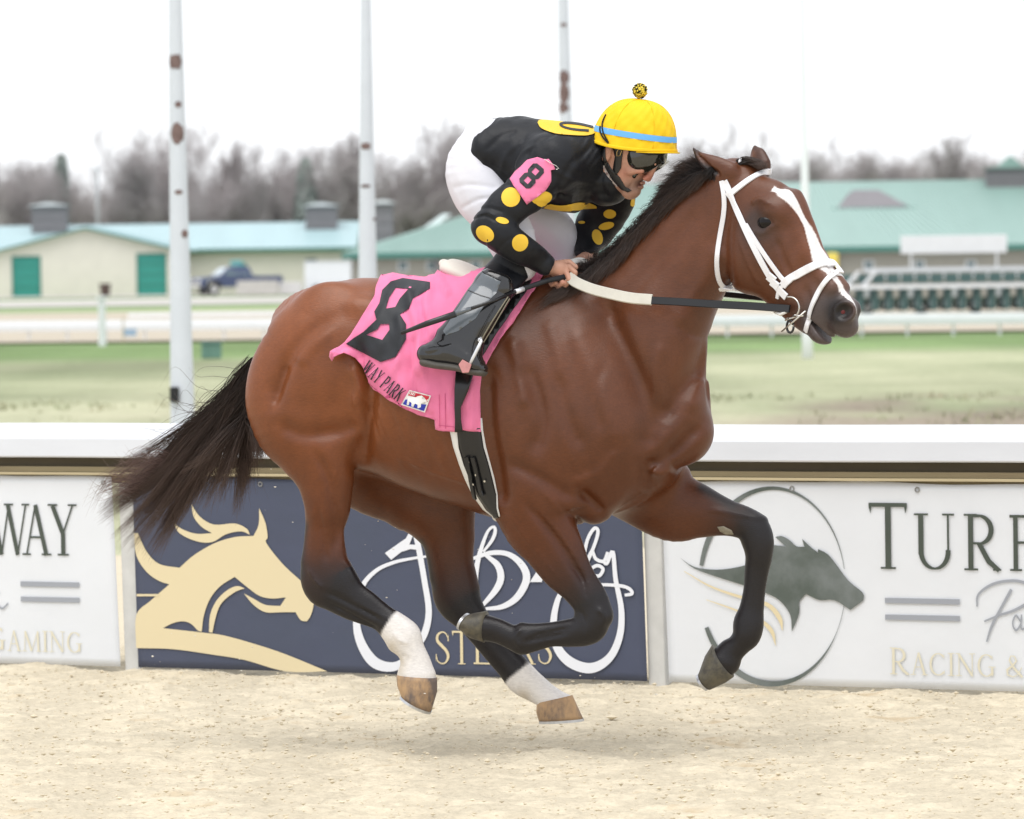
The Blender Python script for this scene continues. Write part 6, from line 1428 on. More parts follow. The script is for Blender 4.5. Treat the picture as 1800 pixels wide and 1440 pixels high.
THIGH = [(820, 228, 890, 262, .10, .035), (787, 286, 890, 300, .104, .062), (798, 340, 898, 335, .092, .085), (829, 382, 915, 366, .078, .105), (852, 420, 935, 400, .066, .125), (872, 450, 944, 434, .056, .14), (888, 470, 944, 460, .048, .15)]
THIGH_FAR = [(824, 234, 890, 262, .10, -.035), (800, 300, 905, 290, .11, -.075), (850, 372, 935, 325, .10, -.11), (905, 410, 968, 352, .088, -.15), (945, 440, 1000, 382, .075, -.18), (972, 466, 1013, 422, .06, -.2), (985, 480, 1006, 452, .05, -.2)]
SHIN = [(866, 464, 930, 478, .046, .165), (846, 482, 908, 508, .050, .235), (824, 510, 890, 535, .050, .290), (803, 543, 870, 563, .045, .335), (783, 574, 854, 588, .042, .357), (766, 596, 850, 604, .040, .365)]
FOOT = [(752, 606, 748, 638, .034, .365), (772, 597, 770, 642, .040, .37), (800, 598, 800, 646, .044, .375), (824, 612, 822, 652, .046, .375), (842, 630, 839, 657, .040, .375), (850, 641, 847, 656, .028, .375)]
mir = lambda st: [(a, b, c, d, e_, -f) for a, b, c, d, e_, f in st]
HEADS = [(1150, 205, 1078, 192, .055, 0), (1166, 228, 1054, 214, .074, 0), (1167, 252, 1048, 238, .078, 0), (1160, 274, 1052, 260, .076, 0), (1149, 294, 1058, 282, .070, 0), (1137, 312, 1068, 300, .063, 0), (1130, 325, 1080, 316, .052, 0), (1123, 338, 1094, 330, .038, 0)]
NECKS = [(1020, 250, 1050, 325, .07, 0), (1046, 256, 1076, 326, .060, 0), (1070, 262, 1096, 322, .055, 0)]
def fp(px, py, w_, r_, fr=F0): q = fr.H(px, py, w_); return (q[0], q[1], q[2], r_)
def hand(v, sg, ox=0, oy=0, w0=0.0):
    f = lambda x, y, w_, r_: fp(x+ox, y+oy, sg*(w_+w0), r_)
    v.add(Caps([f(948, 461, .155, .027), f(966, 470, .14, .025), f(984, 474, .125, .026)], k=.01))
    v.add(Ell(f(984, 474, .125, 0)[:3], (.034, .017, .030), k=.012, rot=-.5))
    for pts in ([(1000, 469, .125, .0098), (1011, 479, .137, .0095), (1009, 490, .128, .0088), (1000, 491, .108, .008)],
                [(994, 476, .132, .0102), (1001, 491, .146, .0097), (994, 502, .132, .009), (986, 497, .112, .0082)],
                [(985, 482, .132, .0098), (989, 497, .144, .0092), (981, 505, .130, .0086), (975, 498, .110, .008)],
                [(975, 484, .127, .0088), (977, 497, .138, .0082), (970, 502, .125, .0076), (966, 495, .108, .007)],
                [(984, 463, .112, .0125), (1000, 461, .100, .0110), (1012, 470, .104, .0095)]):
        v.add(Caps([f(*p) for p in pts], k=.004))
def build_body():
    xa, xb = D(740, 400)[0], D(1215, 400)[0]
    g = (spaced([(xa, D(945, 400)[0], .008), (D(945, 400)[0], xb, .0026)]), spaced([(-.44, -.17, .0075), (-.17, .12, .004), (.12, .44, .008)]), spaced([(1.28, 1.50, .008), (1.50, 2.12, .0028)]))
    v = Vol(*g)
    sh = lambda st, d: [(a, b, c, e_, f-d, h_) for a, b, c, e_, f, h_ in st]
    for st, k in ((TORSO, .03), (THIGH, .03), (THIGH_FAR, .03), (SHIN, .02), (mir(SHIN), .02), (FOOT, .02), (mir(FOOT), .02), (UARM, .03), (FARM, .02), (UARM_F, .03), (FARM_F, .02)):
        v.add(Chain(st, k=k, grow=-.014))
    v.add(Chain(NECKS, k=.02)); v.add(Chain(HEADS, frame=F2, k=.03))
    h = lambda x, y, w_=0.0: tuple(F2.H(x, y, w_))
    def c2(pts, k=.006, sub=False): v.add(Caps([(*h(x, y, w_), r_) for x, y, w_, r_ in pts], frame=F2, k=k), subtract=sub)
    c2([(1154, 286, 0, .009), (1147, 300, 0, .0105), (1139, 313, 0, .0135)], .010)                       # nose
    for s_ in (1, -1):
        c2([(1134, 314, s_*.012, .0085), (1138, 311, s_*.010, .008)], .006); c2([(1139, 321, s_*.007, .0032), (1136, 316, s_*.007, .003)], .003, True)
        c2([(1128, 300, s_*.045, .010), (1108, 302, s_*.054, .010)], .02)                                # cheekbones
        v.add(Ell(h(1067, 270, s_*.084), (.016, .008, .033), frame=F2, k=.006, rot=-.35, lrot=.3*s_)); v.add(Ell(h(1068, 270, s_*.094), (.007, .005, .018), frame=F2, k=.003, rot=-.35), subtract=True)
        c2([(1126, 303, s_*.028, .003), (1116, 318, s_*.036, .003), (1106, 330, s_*.034, .003)], .008, True)   # smile folds
        c2([(1158, 285, s_*.032, .010), (1152, 286, s_*.030, .010)], .008, True)                         # eye hollows
        c2([(1150, 287, s_*.030, .0105), (1149, 287, s_*.030, .0105)], .002)                             # eyes under the lens
    c2([(1131, 322, .0, .0062), (1127, 322, .018, .005)], .004); c2([(1131, 322, .0, .0062), (1127, 322, -.018, .005)], .004)   # lips
    c2([(1128, 329, .0, .0068), (1123, 329, .016, .005)], .004); c2([(1128, 329, .0, .0068), (1123, 329, -.016, .005)], .004)
    c2([(1134, 326, 0, .0022), (1126, 325.5, .022, .0018)], .002, True); c2([(1134, 326, 0, .0022), (1126, 325.5, -.022, .0018)], .002, True)
    c2([(1118, 335, 0, .016), (1112, 334, 0, .018)], .012)                                              # chin
    hand(v, 1)
    f = lambda x, y, w_, r_: fp(x, y, -w_, r_)
    v.add(Caps([f(1032, 436, .17, .025), f(1030, 450, .15, .025), f(1027, 462, .13, .024)], k=.01)); v.add(Ell(f(1028, 462, .12, 0)[:3], (.026, .020, .030), k=.01))
    for q_i in range(4): x = 1012+q_i*7; v.add(Caps([f(x+8, 462+q_i, .13, .0098), f(x+5, 472+q_i*2, .14, .0095), f(x+1, 477+q_i*2, .12, .009), f(x, 470+q_i*2, .10, .008)], k=.004))
    v.add(Caps([f(1022, 452, .10, .012), f(1012, 458, .09, .011), f(1006, 466, .09, .0095)], k=.004))
    V, Q = biggest(*v.mesh('b')); return relax(V, Q, 1, .35), Q
BV, BQ = build_body()
rider = empty('person', tuple(F0.o), -F0.a)
tag(rider, 'jockey crouching over the horse in black and yellow silks, yellow helmet, white breeches and black boots', 'person')
rider['label'] = 'jockey in black silks with yellow dots, yellow helmet, white breeches, crouched on the horse'
bme = mesh_np('body', BV, BQ, True)
def skin_cols():
    n = len(BV); c = np.tile(np.array([.53, .29, .205]), (n, 1)); hx, hy, hz = in_frame(BV, F2)
    def g(px, py, r, w_=None):
        q = F2.H(px, py, w_ or 0); d = (hx-q[0])**2+(hz-q[2])**2
        if w_ is not None: d = d+(np.abs(hy)-w_)**2
        return np.exp(-d/(2*(r*PXM)**2))
    def mixc(c, col, k): k = np.clip(k, 0, 1)[:, None]; return c*(1-k)+np.array(col)*k
    c = mixc(c, (.50, .17, .12), g(1141, 312, 9)*.8+g(1068, 270, 14)*.5+g(1112, 305, 9)*.4)
    c = mixc(c, (.17, .11, .085), g(1127, 320, 5.5)*.75+g(1118, 331, 9)*.55+g(1104, 332, 9)*.35)       # stubble
    c = mixc(c, (.24, .08, .07), g(1127, 325.5, 2.6)*.7)
    c *= (1+.10*fbm(BV, 60, 5)+.06*fbm(BV, 160, 6))[:, None]
    X = BV[:, 0]; q = F0.H(990, 490, .12)
    kn = np.exp(-((BV[:, 0]-q[0])**2+(BV[:, 2]-q[2])**2)/(2*.02**2)); c = mixc(c, (.52, .20, .14), kn*.5)
    return np.clip(c, .01, 1)
set_col(bme, skin_cols()); link('body', bme, rider, m_skin)
print('rider body', len(BV), round(time.time()-T0, 1))
# ---- silks
WR = [([(1040, 250), (1010, 290), (985, 340)], .012, -.006), ([(1060, 270), (1045, 310), (1050, 350)], .010, -.006), ([(930, 300), (945, 260), (975, 240)], .012, -.005), ([(905, 300), (925, 270), (950, 255)], .010, .004), ([(870, 290), (900, 320), (920, 330)], .010, -.005),
      ([(855, 372), (880, 366), (905, 372)], .006, -.005), ([(850, 388), (875, 380), (897, 388)], .005, -.005), ([(862, 380), (880, 374), (895, 379)], .005, .004), ([(900, 440), (915, 425), (925, 418)], .006, -.003), ([(960, 330), (1000, 345), (1050, 340)], .014, -.006), ([(985, 300), (1020, 320), (1060, 320)], .012, .005),
      ([(935, 465), (948, 450), (955, 442)], .005, -.003), ([(860, 260), (880, 240), (900, 232)], .012, -.004), ([(880, 300), (892, 270), (915, 250)], .012, .004)]
def wrinkle(v, lst, side=-1):
    X, Z = np.meshgrid(v.g[0], v.g[2], indexing='ij'); rl = np.zeros(X.shape, np.float32)
    for pts, wd, h_ in lst:
        pp = catmull([F0.H(x, y, .15)[[0, 2]] for x, y in pts], 5); best = np.full(X.shape, 1e9)
        for i in range(len(pp)-1):
            ax, az = pp[i]; dx, dz = pp[i+1]-pp[i]; t = np.clip(((X-ax)*dx+(Z-az)*dz)/(dx*dx+dz*dz+1e-12), 0, 1); best = np.minimum(best, (X-ax-t*dx)**2+(Z-az-t*dz)**2)
        rl += h_*np.exp(-best/(2*(wd*.6)**2))
    y = v.g[1]
    for j in range(len(y)):
        w_ = np.clip(-y[j]/.03, 0, 1)
        if w_ > 0: v.S[:, j, :] -= rl*w_
def garment(name, sts, g, mt, lst=(), cuts=(), k=.03, lump=.0):
    v = Vol(*g)
    for s_ in sts: v.add(s_)
    if lump:
        X, Y, Z = np.meshgrid(*v.g, indexing='ij', sparse=True); v.S += (lump*(np.sin(X*55+Z*31)*np.sin(Y*43+Z*37+1)+.6*np.sin(X*96-Y*71+Z*60))).astype(np.float32)
    if lst: wrinkle(v, lst)
    for c in cuts: v.add(c, subtract=True)
    V, Q = v.mesh(name); V = relax(V, Q, 1, .35); return V, Q, link(name, mesh_np(name, V, Q, True), rider, mt)
gs = (spaced([(D(815, 300)[0], D(1160, 300)[0], .0045)]), spaced([(-.36, .34, .006)]), spaced([(D(850, 500)[2], D(850, 195)[2], .0045)]))
SVt, SQt, shirt = garment('silks', [Chain(TORSO, k=.03, grow=.004), Chain(UARM, k=.045, grow=.004), Chain(FARM, k=.02, grow=.004), Chain(UARM_F, k=.04, grow=.004), Chain(FARM_F, k=.02, grow=.004), Chain([(1026, 238, 1046, 330, .075, 0), (1042, 252, 1062, 325, .064, 0)], k=.03)], gs, m_shirt, WR,
    cuts=[Caps([fp(985, 480, .140, .048), fp(1000, 484, .125, .05)], k=.003), Caps([fp(1035, 452, -.165, .019), fp(1060, 458, -.13, .02)], k=.003)], lump=.0013)
SS = Surf(SVt, SQt)
gb_ = (spaced([(D(770, 300)[0], D(1030, 300)[0], .005)]), spaced([(-.3, .3, .006)]), spaced([(D(850, 500)[2], D(850, 210)[2], .005)]))
BRW = [([(800, 330), (830, 325), (870, 330)], .010, -.003), ([(815, 365), (850, 350), (880, 350)], .008, -.004), ([(905, 440), (925, 430), (950, 435)], .007, -.004), ([(890, 420), (915, 405), (940, 405)], .007, .003)]
garment('breeches', [Chain(THIGH, k=.03, grow=.002), Chain(THIGH_FAR, k=.03, grow=.002)], gb_, m_brch, BRW, lump=.0008)
# ---- socks and boots
gk = (spaced([(D(735, 500)[0], D(965, 500)[0], .004)]), spaced([(-.45, -.06, .004)]), spaced([(D(850, 668)[2], D(850, 445)[2], .004)]))
BTW = [([(774, 614), (792, 619), (812, 615)], .008, -.0025), ([(796, 600), (815, 604), (832, 600)], .008, -.0025), ([(822, 560), (850, 540)], .008, .003)]
def boot(side):
    g = gk if side > 0 else (gk[0], -gk[1][::-1], gk[2]); m_ = (lambda s: s) if side > 0 else mir
    e = empty('boot', (0, 0, 0), 0, rider)
    v = Vol(*g); v.add(Chain(m_([(834, 496, 899, 520, .048, .262)]+SHIN[2:]), k=.02, grow=.003)); v.add(Chain(m_(FOOT), k=.02, grow=.003))
    if side > 0: wrinkle(v, BTW)
    v.add(Caps([fp(888, 448, side*.24, .075), fp(894, 438, side*.24, .075)], k=.003), subtract=True)
    V, Q = v.mesh('boot'); V = relax(V, Q, 1, .4); o = link('boot_upper', mesh_np('boot_upper', V, Q, True), e, m_boot)
    v = Vol(*g); v.add(Chain(m_([(746, 630, 748, 643, .034, .365), (772, 636, 770, 647, .042, .37), (806, 640, 804, 651, .047, .375), (830, 647, 827, 657, .048, .375), (850, 650, 848, 660, .032, .375)]), k=.006, grow=.004)); V2_, Q2_ = v.mesh('sole'); link('boot_sole', mesh_np('boot_sole', relax(V2_, Q2_, 1), Q2_, True), e, mat('worn_sole', (.085, .08, .07), rough=.6, noise_scale=20, noise_amt=.25))
    v = Vol(*g); v.add(Chain(m_([SHIN[0], SHIN[1]]), k=.02, grow=.0045)); V3, Q3 = v.mesh('sock'); link('sock', mesh_np('sock', relax(V3, Q3, 1), Q3, True), rider, m_shirt)
    return V, Q, e
bv, bq, be = boot(1); boot(-1)
BS = Surf(bv, bq)
m_gpan = mat('grey_boot_panel', (.10, .115, .13), rough=.16, spec=.6, coat=.4, noise_scale=10, noise_amt=.08)
lay('shaft_panel', BS, [[(848, 480), (880, 495), (872, 516), (852, 536), (836, 560), (806, 582), (784, 590), (779, 582), (803, 545), (824, 512)]], .0015, 6, m_gpan, be, 0)
lay('panel_seam', BS, strip([(823, 511), (845, 520), (862, 525)], 1.4), .003, 5, m_leath, be)
lay('panel_edge', BS, strip([(848, 478), (881, 493)], 2.2), .003, 5, m_leath, be)
# ---- dots, hem and back emblem
def blob(cx, cy, rx, ry, rot=0, n=22, sq=1.0):
    c_, s_ = math.cos(R(rot)), math.sin(R(rot)); return [(cx+rx*math.cos(a)*c_-ry*math.sin(a)*s_, cy+rx*math.cos(a)*s_+ry*math.sin(a)*c_) for a in np.linspace(0, 2*math.pi, n, endpoint=False)]
for q in ((898, 347, 16.5, 17), (952, 348, 18, 11.5, -10), (883, 388, 11.5, 5.5, 15), (853, 411, 17, 13, 35), (914, 427, 14, 15, 20), (1072, 376, 11, 8), (1118, 350, 15, 7, -55), (1066, 397, 14, 6.5, -15), (1050, 417, 9, 14, -15), (1023, 391, 6, 2.5)):
    lay('yellow_dot', SS, [blob(*q)], .0018, 5, m_ydot, shirt)
lay('yellow_hem', SS, [soften([(940, 354), (955, 355), (985, 360), (1012, 356), (1030, 355), (1048, 361), (1050, 366), (1000, 370), (968, 367), (945, 361)])], .004, 3, m_ydot, shirt, lim=.05)
lay('back_disc', SS, [soften([(945, 217), (951, 212), (985, 215), (1020, 220), (1046, 227), (1047, 234), (1034, 239), (1005, 239), (975, 236), (952, 227)])], .004, 2.5, m_ydot, shirt, lim=.2)
lay('back_letter', SS, stroke([(1042, 226), (1018, 220.5), (995, 218.5), (985, 221), (992, 226), (1010, 230), (1034, 232)], 3.8), .0062, 2.5, m_inkblk, shirt, lim=.2)
# ---- armband
ab = [(897, 317), (907, 304), (929, 283), (946, 277), (958, 281), (965, 280), (973, 290), (976, 298), (969, 300), (968, 319), (957, 336), (925, 359)]
V2, Fc = tri2d([ab], 6); cV = [tuple(SS.hit(x, y, .006)[0]) for x, y in V2]; arm = link('arm_badge', mesh_py('arm_badge', cV, outward(cV, Fc), True), rider, m_pink); md = arm.modifiers.new('thick', 'SOLIDIFY'); md.thickness = .002; md.offset = 1
def rot8(poly, cx, cy, a, s): c_, s_ = math.cos(R(a)), math.sin(R(a)); return [(cx+(x*c_-y*s_)*s, cy+(x*s_+y*c_)*s) for x, y in poly]
O8 = [(-1.0, -1.6), (-.6, -2.0), (.6, -2.0), (1.0, -1.6), (1.0, -.35), (.72, 0), (1.0, .35), (1.0, 1.6), (.6, 2.0), (-.6, 2.0), (-1.0, 1.6), (-1.0, .35), (-.72, 0), (-1.0, -.35)]; A8 = [(-.38, -1.35), (.38, -1.35), (.38, -.42), (-.38, -.42)]; B8 = [(-.38, .42), (.38, .42), (.38, 1.35), (-.38, 1.35)]
K8 = lambda p: rot8(p, 935, 311, 42, 11.6)
lay_mesh('badge_number', *with_holes(K8(O8), [K8(A8), K8(B8)], 6), SS, .0098, m_inkblk, arm)
MB().tube([tuple(SS.hit(x, y, .012)[0]) for x, y in ((958, 281), (968, 287), (977, 292), (981, 297), (977, 299))], .0012, 6).build('safety_pin', m_metal, arm)
# ---- helmet
m_helm = mat('yellow_helmet_cover', (.82, .53, .015), rough=.6, spec=.18, noise_scale=14, noise_amt=.05, bump=.5, bump_scale=26, bdist=.006)
m_band = mat('light_blue_band', (.14, .42, .80), rough=.5, spec=.3)
hb0 = np.array(F2.H(1047, 243, 0)); hb1 = np.array(F2.H(1181, 266, 0)); HC = (hb0+hb1)/2; HA = (hb1-hb0)/2; HU = np.cross(HA, [0, 1, 0]); HU = -HU/np.linalg.norm(HU) if HU[2] < 0 else HU/np.linalg.norm(HU)
def hp(u, t, ex=0.0):
    """u around, t from rim (0) to crown (1)"""
    h_ = math.sin(t*math.pi/2)**1.0; ro = math.cos(t*math.pi/2)**.78; lean = HA/np.linalg.norm(HA)*(.012*t)
    r_ = 1+ex/.13; fl = 1+.03*max(0, 1-t*9)
    p = HC+HA*math.cos(u)*ro*r_*fl+np.array([0, .118, 0])*math.sin(u)*ro*r_*fl+HU*((.160+ex)*h_)+lean
    if t < .12: p = p-HU*.016*abs(math.sin(u))**2*(1-t/.12)
    return F0_of(F2, p)
def dome(name, t0, t1, ex, mt, par, nu=72, nt_=26, seam=False):
    V = []; Fs = []
    for j in range(nt_+1):
        for i in range(nu):
            u = 2*math.pi*i/nu; s_ = -.0022*math.exp(-((math.sin(3*(u-.3)))/.07)**2) if seam else 0; V.append(hp(u, t0+(t1-t0)*j/nt_, ex+s_+(.0016*math.sin(u*11+j*.5)*(1-j/nt_)+.0010*math.sin(u*23-j*.7) if seam else 0)))
    for j in range(nt_):
        for i in range(nu): Fs.append((j*nu+i, j*nu+(i+1) % nu, (j+1)*nu+(i+1) % nu, (j+1)*nu+i))
    o = MB().add(V, Fs).build(name, mt, par, smooth=True); return o
helm = empty('helmet', (0, 0, 0), 0, rider)
o = [MB().tube([hp(R(k*60+20), t, .0006) for t in np.linspace(.03, .97, 22)], .0011, 6).build('cap_seam', m_helm, helm, smooth=True) for k in range(6)] and dome('helmet_cover', 0, 1, 0, m_helm, helm, 96, 40, True); md = o.modifiers.new('thick', 'SOLIDIFY'); md.thickness = .006; md.offset = -1
o = dome('helmet_band', .115, .195, .0022, m_band, helm, 72, 4)
o = dome('helmet_rim', .0, .03, .004, m_helm, helm, 72, 3); md = o.modifiers.new('thick', 'SOLIDIFY'); md.thickness = .005
V = []; Fs = []                                                                                     # peak
for i in range(25):
    u = R(-62+124*i/24); k = math.cos((i/24-.5)*math.pi)**.7
    for e_, d_ in ((0, .000), (.018*k, -.001), (.018*k, -.005), (0, -.006)): q = HC+HA*math.cos(u)*(1+e_/.14)+np.array([0, .118, 0])*math.sin(u)*(1+e_/.14)+HU*(d_-.016*abs(math.sin(u))**2); V.append(F0_of(F2, q))
for i in range(24):
    for j in range(4): Fs.append((i*4+j, i*4+(j+1) % 4, (i+1)*4+(j+1) % 4, (i+1)*4+j))
MB().add(V, Fs).build('peak', m_helm, helm, smooth=False)
HMV = np.array([hp(2*math.pi*i/48, j/20, .001) for j in range(21) for i in range(48)], np.float32); HMQ = np.array([(j*48+i, j*48+(i+1) % 48, (j+1)*48+(i+1) % 48, (j+1)*48+i) for j in range(20) for i in range(48)])
HMS = Surf(HMV, HMQ)
for pix in ([(1066, 202), (1060, 215), (1060, 228), (1064, 240), (1070, 250)], [(1056, 222), (1056, 232), (1062, 244), (1070, 252)]):
    surf_strap('elastic', HMS, pix, .0045, .002, .003, m_shirt, helm, 6)
# pompom
r_ = np.random.RandomState(5); pc = F0_of(F2, F2.H(1125, 160, 0)); V = []; Fs = []; cols = []
for i in range(420):
    d = r_.normal(size=3); d /= np.linalg.norm(d); t = np.cross(d, r_.normal(size=3)); t /= np.linalg.norm(t); L = .0262*r_.uniform(.86, 1.05); w_ = .0026; b = len(V); e_ = pc+d*L+t*.004
    n2_ = np.cross(d, t); V += [pc+d*.006-t*w_, pc+d*.006+t*w_, e_+t*w_*1.2, e_-t*w_*1.2, e_+n2_*w_*1.6+d*.001, e_-n2_*w_*1.6]; Fs += [(b, b+1, b+2, b+3), (b+3, b+5, b+2, b+4)]; cols += [(.80, .62, .08) if r_.rand() < .62 else (.02, .02, .02)]*6
pm = mesh_py('pompom', V, Fs); set_col(pm, np.array(cols)); link('pompom', pm, helm, mat('pompom_yarn', (.7, .5, .1), rough=.9, vcol=True, spec=.1))
# ---- goggles, straps
vg = Vol(spaced([(D(1080, 280)[0], D(1190, 280)[0], .0026)]), spaced([(-.18, .20, .004)]), spaced([(D(1100, 315)[2], D(1100, 250)[2], .0026)]))
vg.add(Chain([(1170, 264, 1102, 260, .074, 0), (1169, 272, 1099, 268, .076, 0), (1165, 281, 1098, 280, .076, 0), (1154, 290, 1103, 291, .070, 0), (1143, 298, 1108, 302, .054, 0)], frame=F2, k=.008))
vg.add(Caps([(*F2.H(1160, 293, 0), .017), (*F2.H(1146, 318, 0), .030)], frame=F2, k=.006), subtract=True)
vg.add(Caps([(*F2.H(1116, 312, .06), .017), (*F2.H(1128, 316, .05), .022), (*F2.H(1128, 316, -.05), .022)], frame=F2, k=.004), subtract=True)
GV, GQ = biggest(*vg.mesh('g')); GV = relax(GV, GQ, 1); m_lens = mat('dark_goggle_lens', (.016, .017, .013), rough=.05, spec=.7, coat=.5)
gog = empty('goggles', (0, 0, 0), 0, rider); link('lens', mesh_np('lens', GV, GQ, True), gog, m_lens); GS = Surf(GV, GQ)
lay('goggle_frame', GS, strip([(1095, 268), (1096, 282), (1101, 291), (1105, 296)], 3.0), .0015, 4, m_leath, gog, .002)
lay('goggle_frame', GS, strip([(1093, 265), (1115, 266), (1140, 272), (1172, 270)], 3.2), .0015, 4, m_leath, gog, .002)
BSF = Surf(BV, BQ)
lay('chin_strap', BSF, [[(1056, 246), (1064, 250), (1065, 278), (1076, 298), (1090, 312), (1099, 328), (1110, 335), (1104, 338), (1093, 333), (1077, 316), (1062, 290)]], .004, 3, m_leath, helm, .003, lim=.3)
lay('ear_strap', BSF, [[(1076, 248), (1096, 262), (1094, 276), (1092, 296), (1084, 308), (1078, 298), (1082, 275), (1078, 262)]], .005, 5, m_leath, helm, .004)
bk = [tuple(BSF.hit(x, y, .0105)[0]) for x, y in ((1087, 267), (1090, 262), (1095, 265), (1092, 273), (1087, 274), (1087, 267))]; MB().tube(bk, .0012, 6).build('buckle', mat('brass', (.7, .5, .2), rough=.3, metal=.8), helm)
m_clear = mat('clear_plastic', (.62, .66, .66), rough=.08, spec=.8); 
sp_ = [F0_of(F2, F2.H(x, y, w_)) for x, y, w_ in ((1176, 283, .02), (1170, 288, .0), (1162, 294, -.02), (1152, 300, -.03))]; MB().tube(sp_, [.004, .005, .005, .003], 6, flat=.3).build('spare_lens_edge', m_clear, gog)
# ---- collar with a patterned neck band
lay('neck_band', BSF, [[(1059, 292), (1064, 290), (1078, 314), (1090, 326), (1084, 328), (1070, 316)]], .002, 4, mat('patterned_scarf', (.20, .13, .12), rough=.8, noise_scale=120, col2=(.6, .56, .54)), rider)
# ---- whip
whip = empty('riding_whip', tuple(F0.o), -F0.a); tag(whip, 'black riding whip held in the near hand, lying across the boot', 'whip')
wp = lambda l, r_, n_, mt, sm=True: MB().tube([tuple(F0.H(x, y, w_)) for x, y, w_ in l], r_, 10).build(n_, mt, whip, smooth=sm)
wp([(1000, 486, .130), (962, 493, .17), (920, 508, .24)], [.011, .0095, .0085], 'handle', m_inkblk)
wp([(920, 508, .24), (906, 513, .27)], .0088, 'collar', m_alu); wp([(907, 512.5, .268), (870, 528, .34), (827, 543, .425)], [.0065, .0055, .0065], 'shaft', m_leath)
wp([(828, 542.5, .423), (800, 552, .44)], [.0075, .0105], 'lash_sleeve', m_gpan); wp([(801, 552, .44), (750, 569, .45), (705, 586, .45)], [.0115, .0105, .006], 'popper', m_leath)
print('rider', round(time.time()-T0, 1))
# ================================================================== HAIR
def strands(curves, rads, name, mt, parent, nseg=10, cols=None):
    """every curve is an array of control points; each becomes a thin tapering three-sided hair"""
    N = len(curves); C = np.array([catmull(c, max(1, nseg//(len(c)-1))) for c in curves]); K = C.shape[1]
    T = np.gradient(C, axis=1); T /= np.linalg.norm(T, axis=2)[:, :, None]+1e-9; U = np.cross(T, [0, 1., .2]); U /= np.linalg.norm(U, axis=2)[:, :, None]+1e-9; W = np.cross(T, U)
    t = np.linspace(0, 1, K); rr = (np.array(rads)[:, None]*(1-.85*t[None]**2))[:, :, None]; ring = [C+(U*math.cos(a)+W*math.sin(a))*rr for a in (0, 2.094, 4.189)]
    V = np.stack(ring, 2).reshape(-1, 3); b = (np.arange(N)[:, None]*K+np.arange(K-1)[None]).ravel()*3; Fs = []
    for j in range(3): Fs.append(np.stack([b+j, b+(j+1) % 3, b+3+(j+1) % 3, b+3+j], 1))
    me = mesh_np(name, V, np.concatenate(Fs), True)
    if cols is not None:
        c = np.repeat(cols[:, None, :], K, 1); tip = t[None, :, None]**2*cols_tip[None, None, :]; c = c*(1-t[None, :, None]**2*.5)+tip*.5; set_col(me, np.repeat(c.reshape(-1, 3), 3, 0))
    return link(name, me, parent, mt)
m_hair = mat('black_horsehair', (.02, .016, .015), rough=.42, spec=.35, vcol=True)
cols_tip = np.array([.21, .135, .105])
r_ = np.random.RandomState(21)
def clumped(guides, per, sp0, sp1, rad, wav=.004):
    cur = []; rads = []
    for g in guides:
        g = np.array(g); n = len(g); 
        for k in range(per):
            o = r_.normal(0, 1, 3)*np.array([1, 1, 1]); ph = r_.uniform(0, 6.28, 3); L = r_.uniform(.72, 1.04); t = np.linspace(0, 1, n)*L; base = np.stack([np.interp(t, np.linspace(0, 1, n), g[:, j]) for j in range(3)], 1)
            s_ = (sp0+(sp1-sp0)*t)[:, None]; base = base+o*s_*(.6+.4*np.sin(t*3+ph[0]))[:, None]+wav*np.sin(t[:, None]*9+ph)*t[:, None]; cur.append(base); rads.append(rad*r_.uniform(.7, 1.3))
    return cur, rads
# ---- tail
TIPS = [(178, 912, 5), (205, 930, 4), (232, 962, 4), (190, 890, 3), (215, 895, 4), (262, 972, 5), (285, 935, 4), (318, 905, 3), (345, 885, 2), (368, 905, 2), (385, 868, 3), (415, 905, 2), (430, 866, 3), (420, 842, 2), (452, 820, 3), (466, 792, 3), (180, 830, 1), (240, 860, 4), (280, 870, 4), (320, 850, 3), (255, 905, 4), (300, 885, 3), (352, 840, 2)]
guides = []
for (tx, ty, n) in TIPS:
    for k in range(n):
        x0 = r_.uniform(443, 468); y0 = 628+(x0-443)*.5+r_.uniform(0, 55)*(1 if tx > 280 else .6); x1 = tx+r_.normal(0, 7); y1 = ty+r_.normal(0, 8); w0 = r_.uniform(-.03, .03); w1 = r_.normal(0, .06)
        out = .9 if tx < 330 else .5
        p = [(x0, y0, w0), (x0-38*out-2, y0+42, w0), (x0*.62+x1*.38-14*out, y0*.62+y1*.38+14, w0*.5+w1*.4), (x0*.3+x1*.7-4, y0*.3+y1*.7+12+r_.normal(0, 4), w1*.8), (x1, y1, w1)]
        guides.append([list(F0.H(*q)) for q in p])
c1, rd = clumped(guides, 105, .011, .019, .00085, .010)
cols = np.array([.030, .021, .018])*(1+.6*r_.uniform(-1, 1, (len(c1), 1)))
tail = strands(c1, rd, 'tail', m_hair, horse, 12, cols)
fly = []
for k in range(36):
    x0, y0 = r_.uniform(250, 430), 0; y0 = 640+(440-x0)*1.18+r_.uniform(-25, 20); ang = r_.uniform(-.5, .9); L = r_.uniform(40, 110); fly.append([list(F0.H(x0, y0, 0)), list(F0.H(x0-L*.4, y0+L*.2*ang+r_.normal(0, 6), r_.normal(0, .03))), list(F0.H(x0-L*.75, y0+L*.6*ang+r_.normal(0, 10), r_.normal(0, .05))), list(F0.H(x0-L, y0+L*ang+r_.normal(0, 14), r_.normal(0, .06)))])
strands(fly, [.0008]*len(fly), 'loose_tail_hair', m_hair, tail, 12, np.tile(np.array([.05, .035, .03]), (len(fly), 1)))
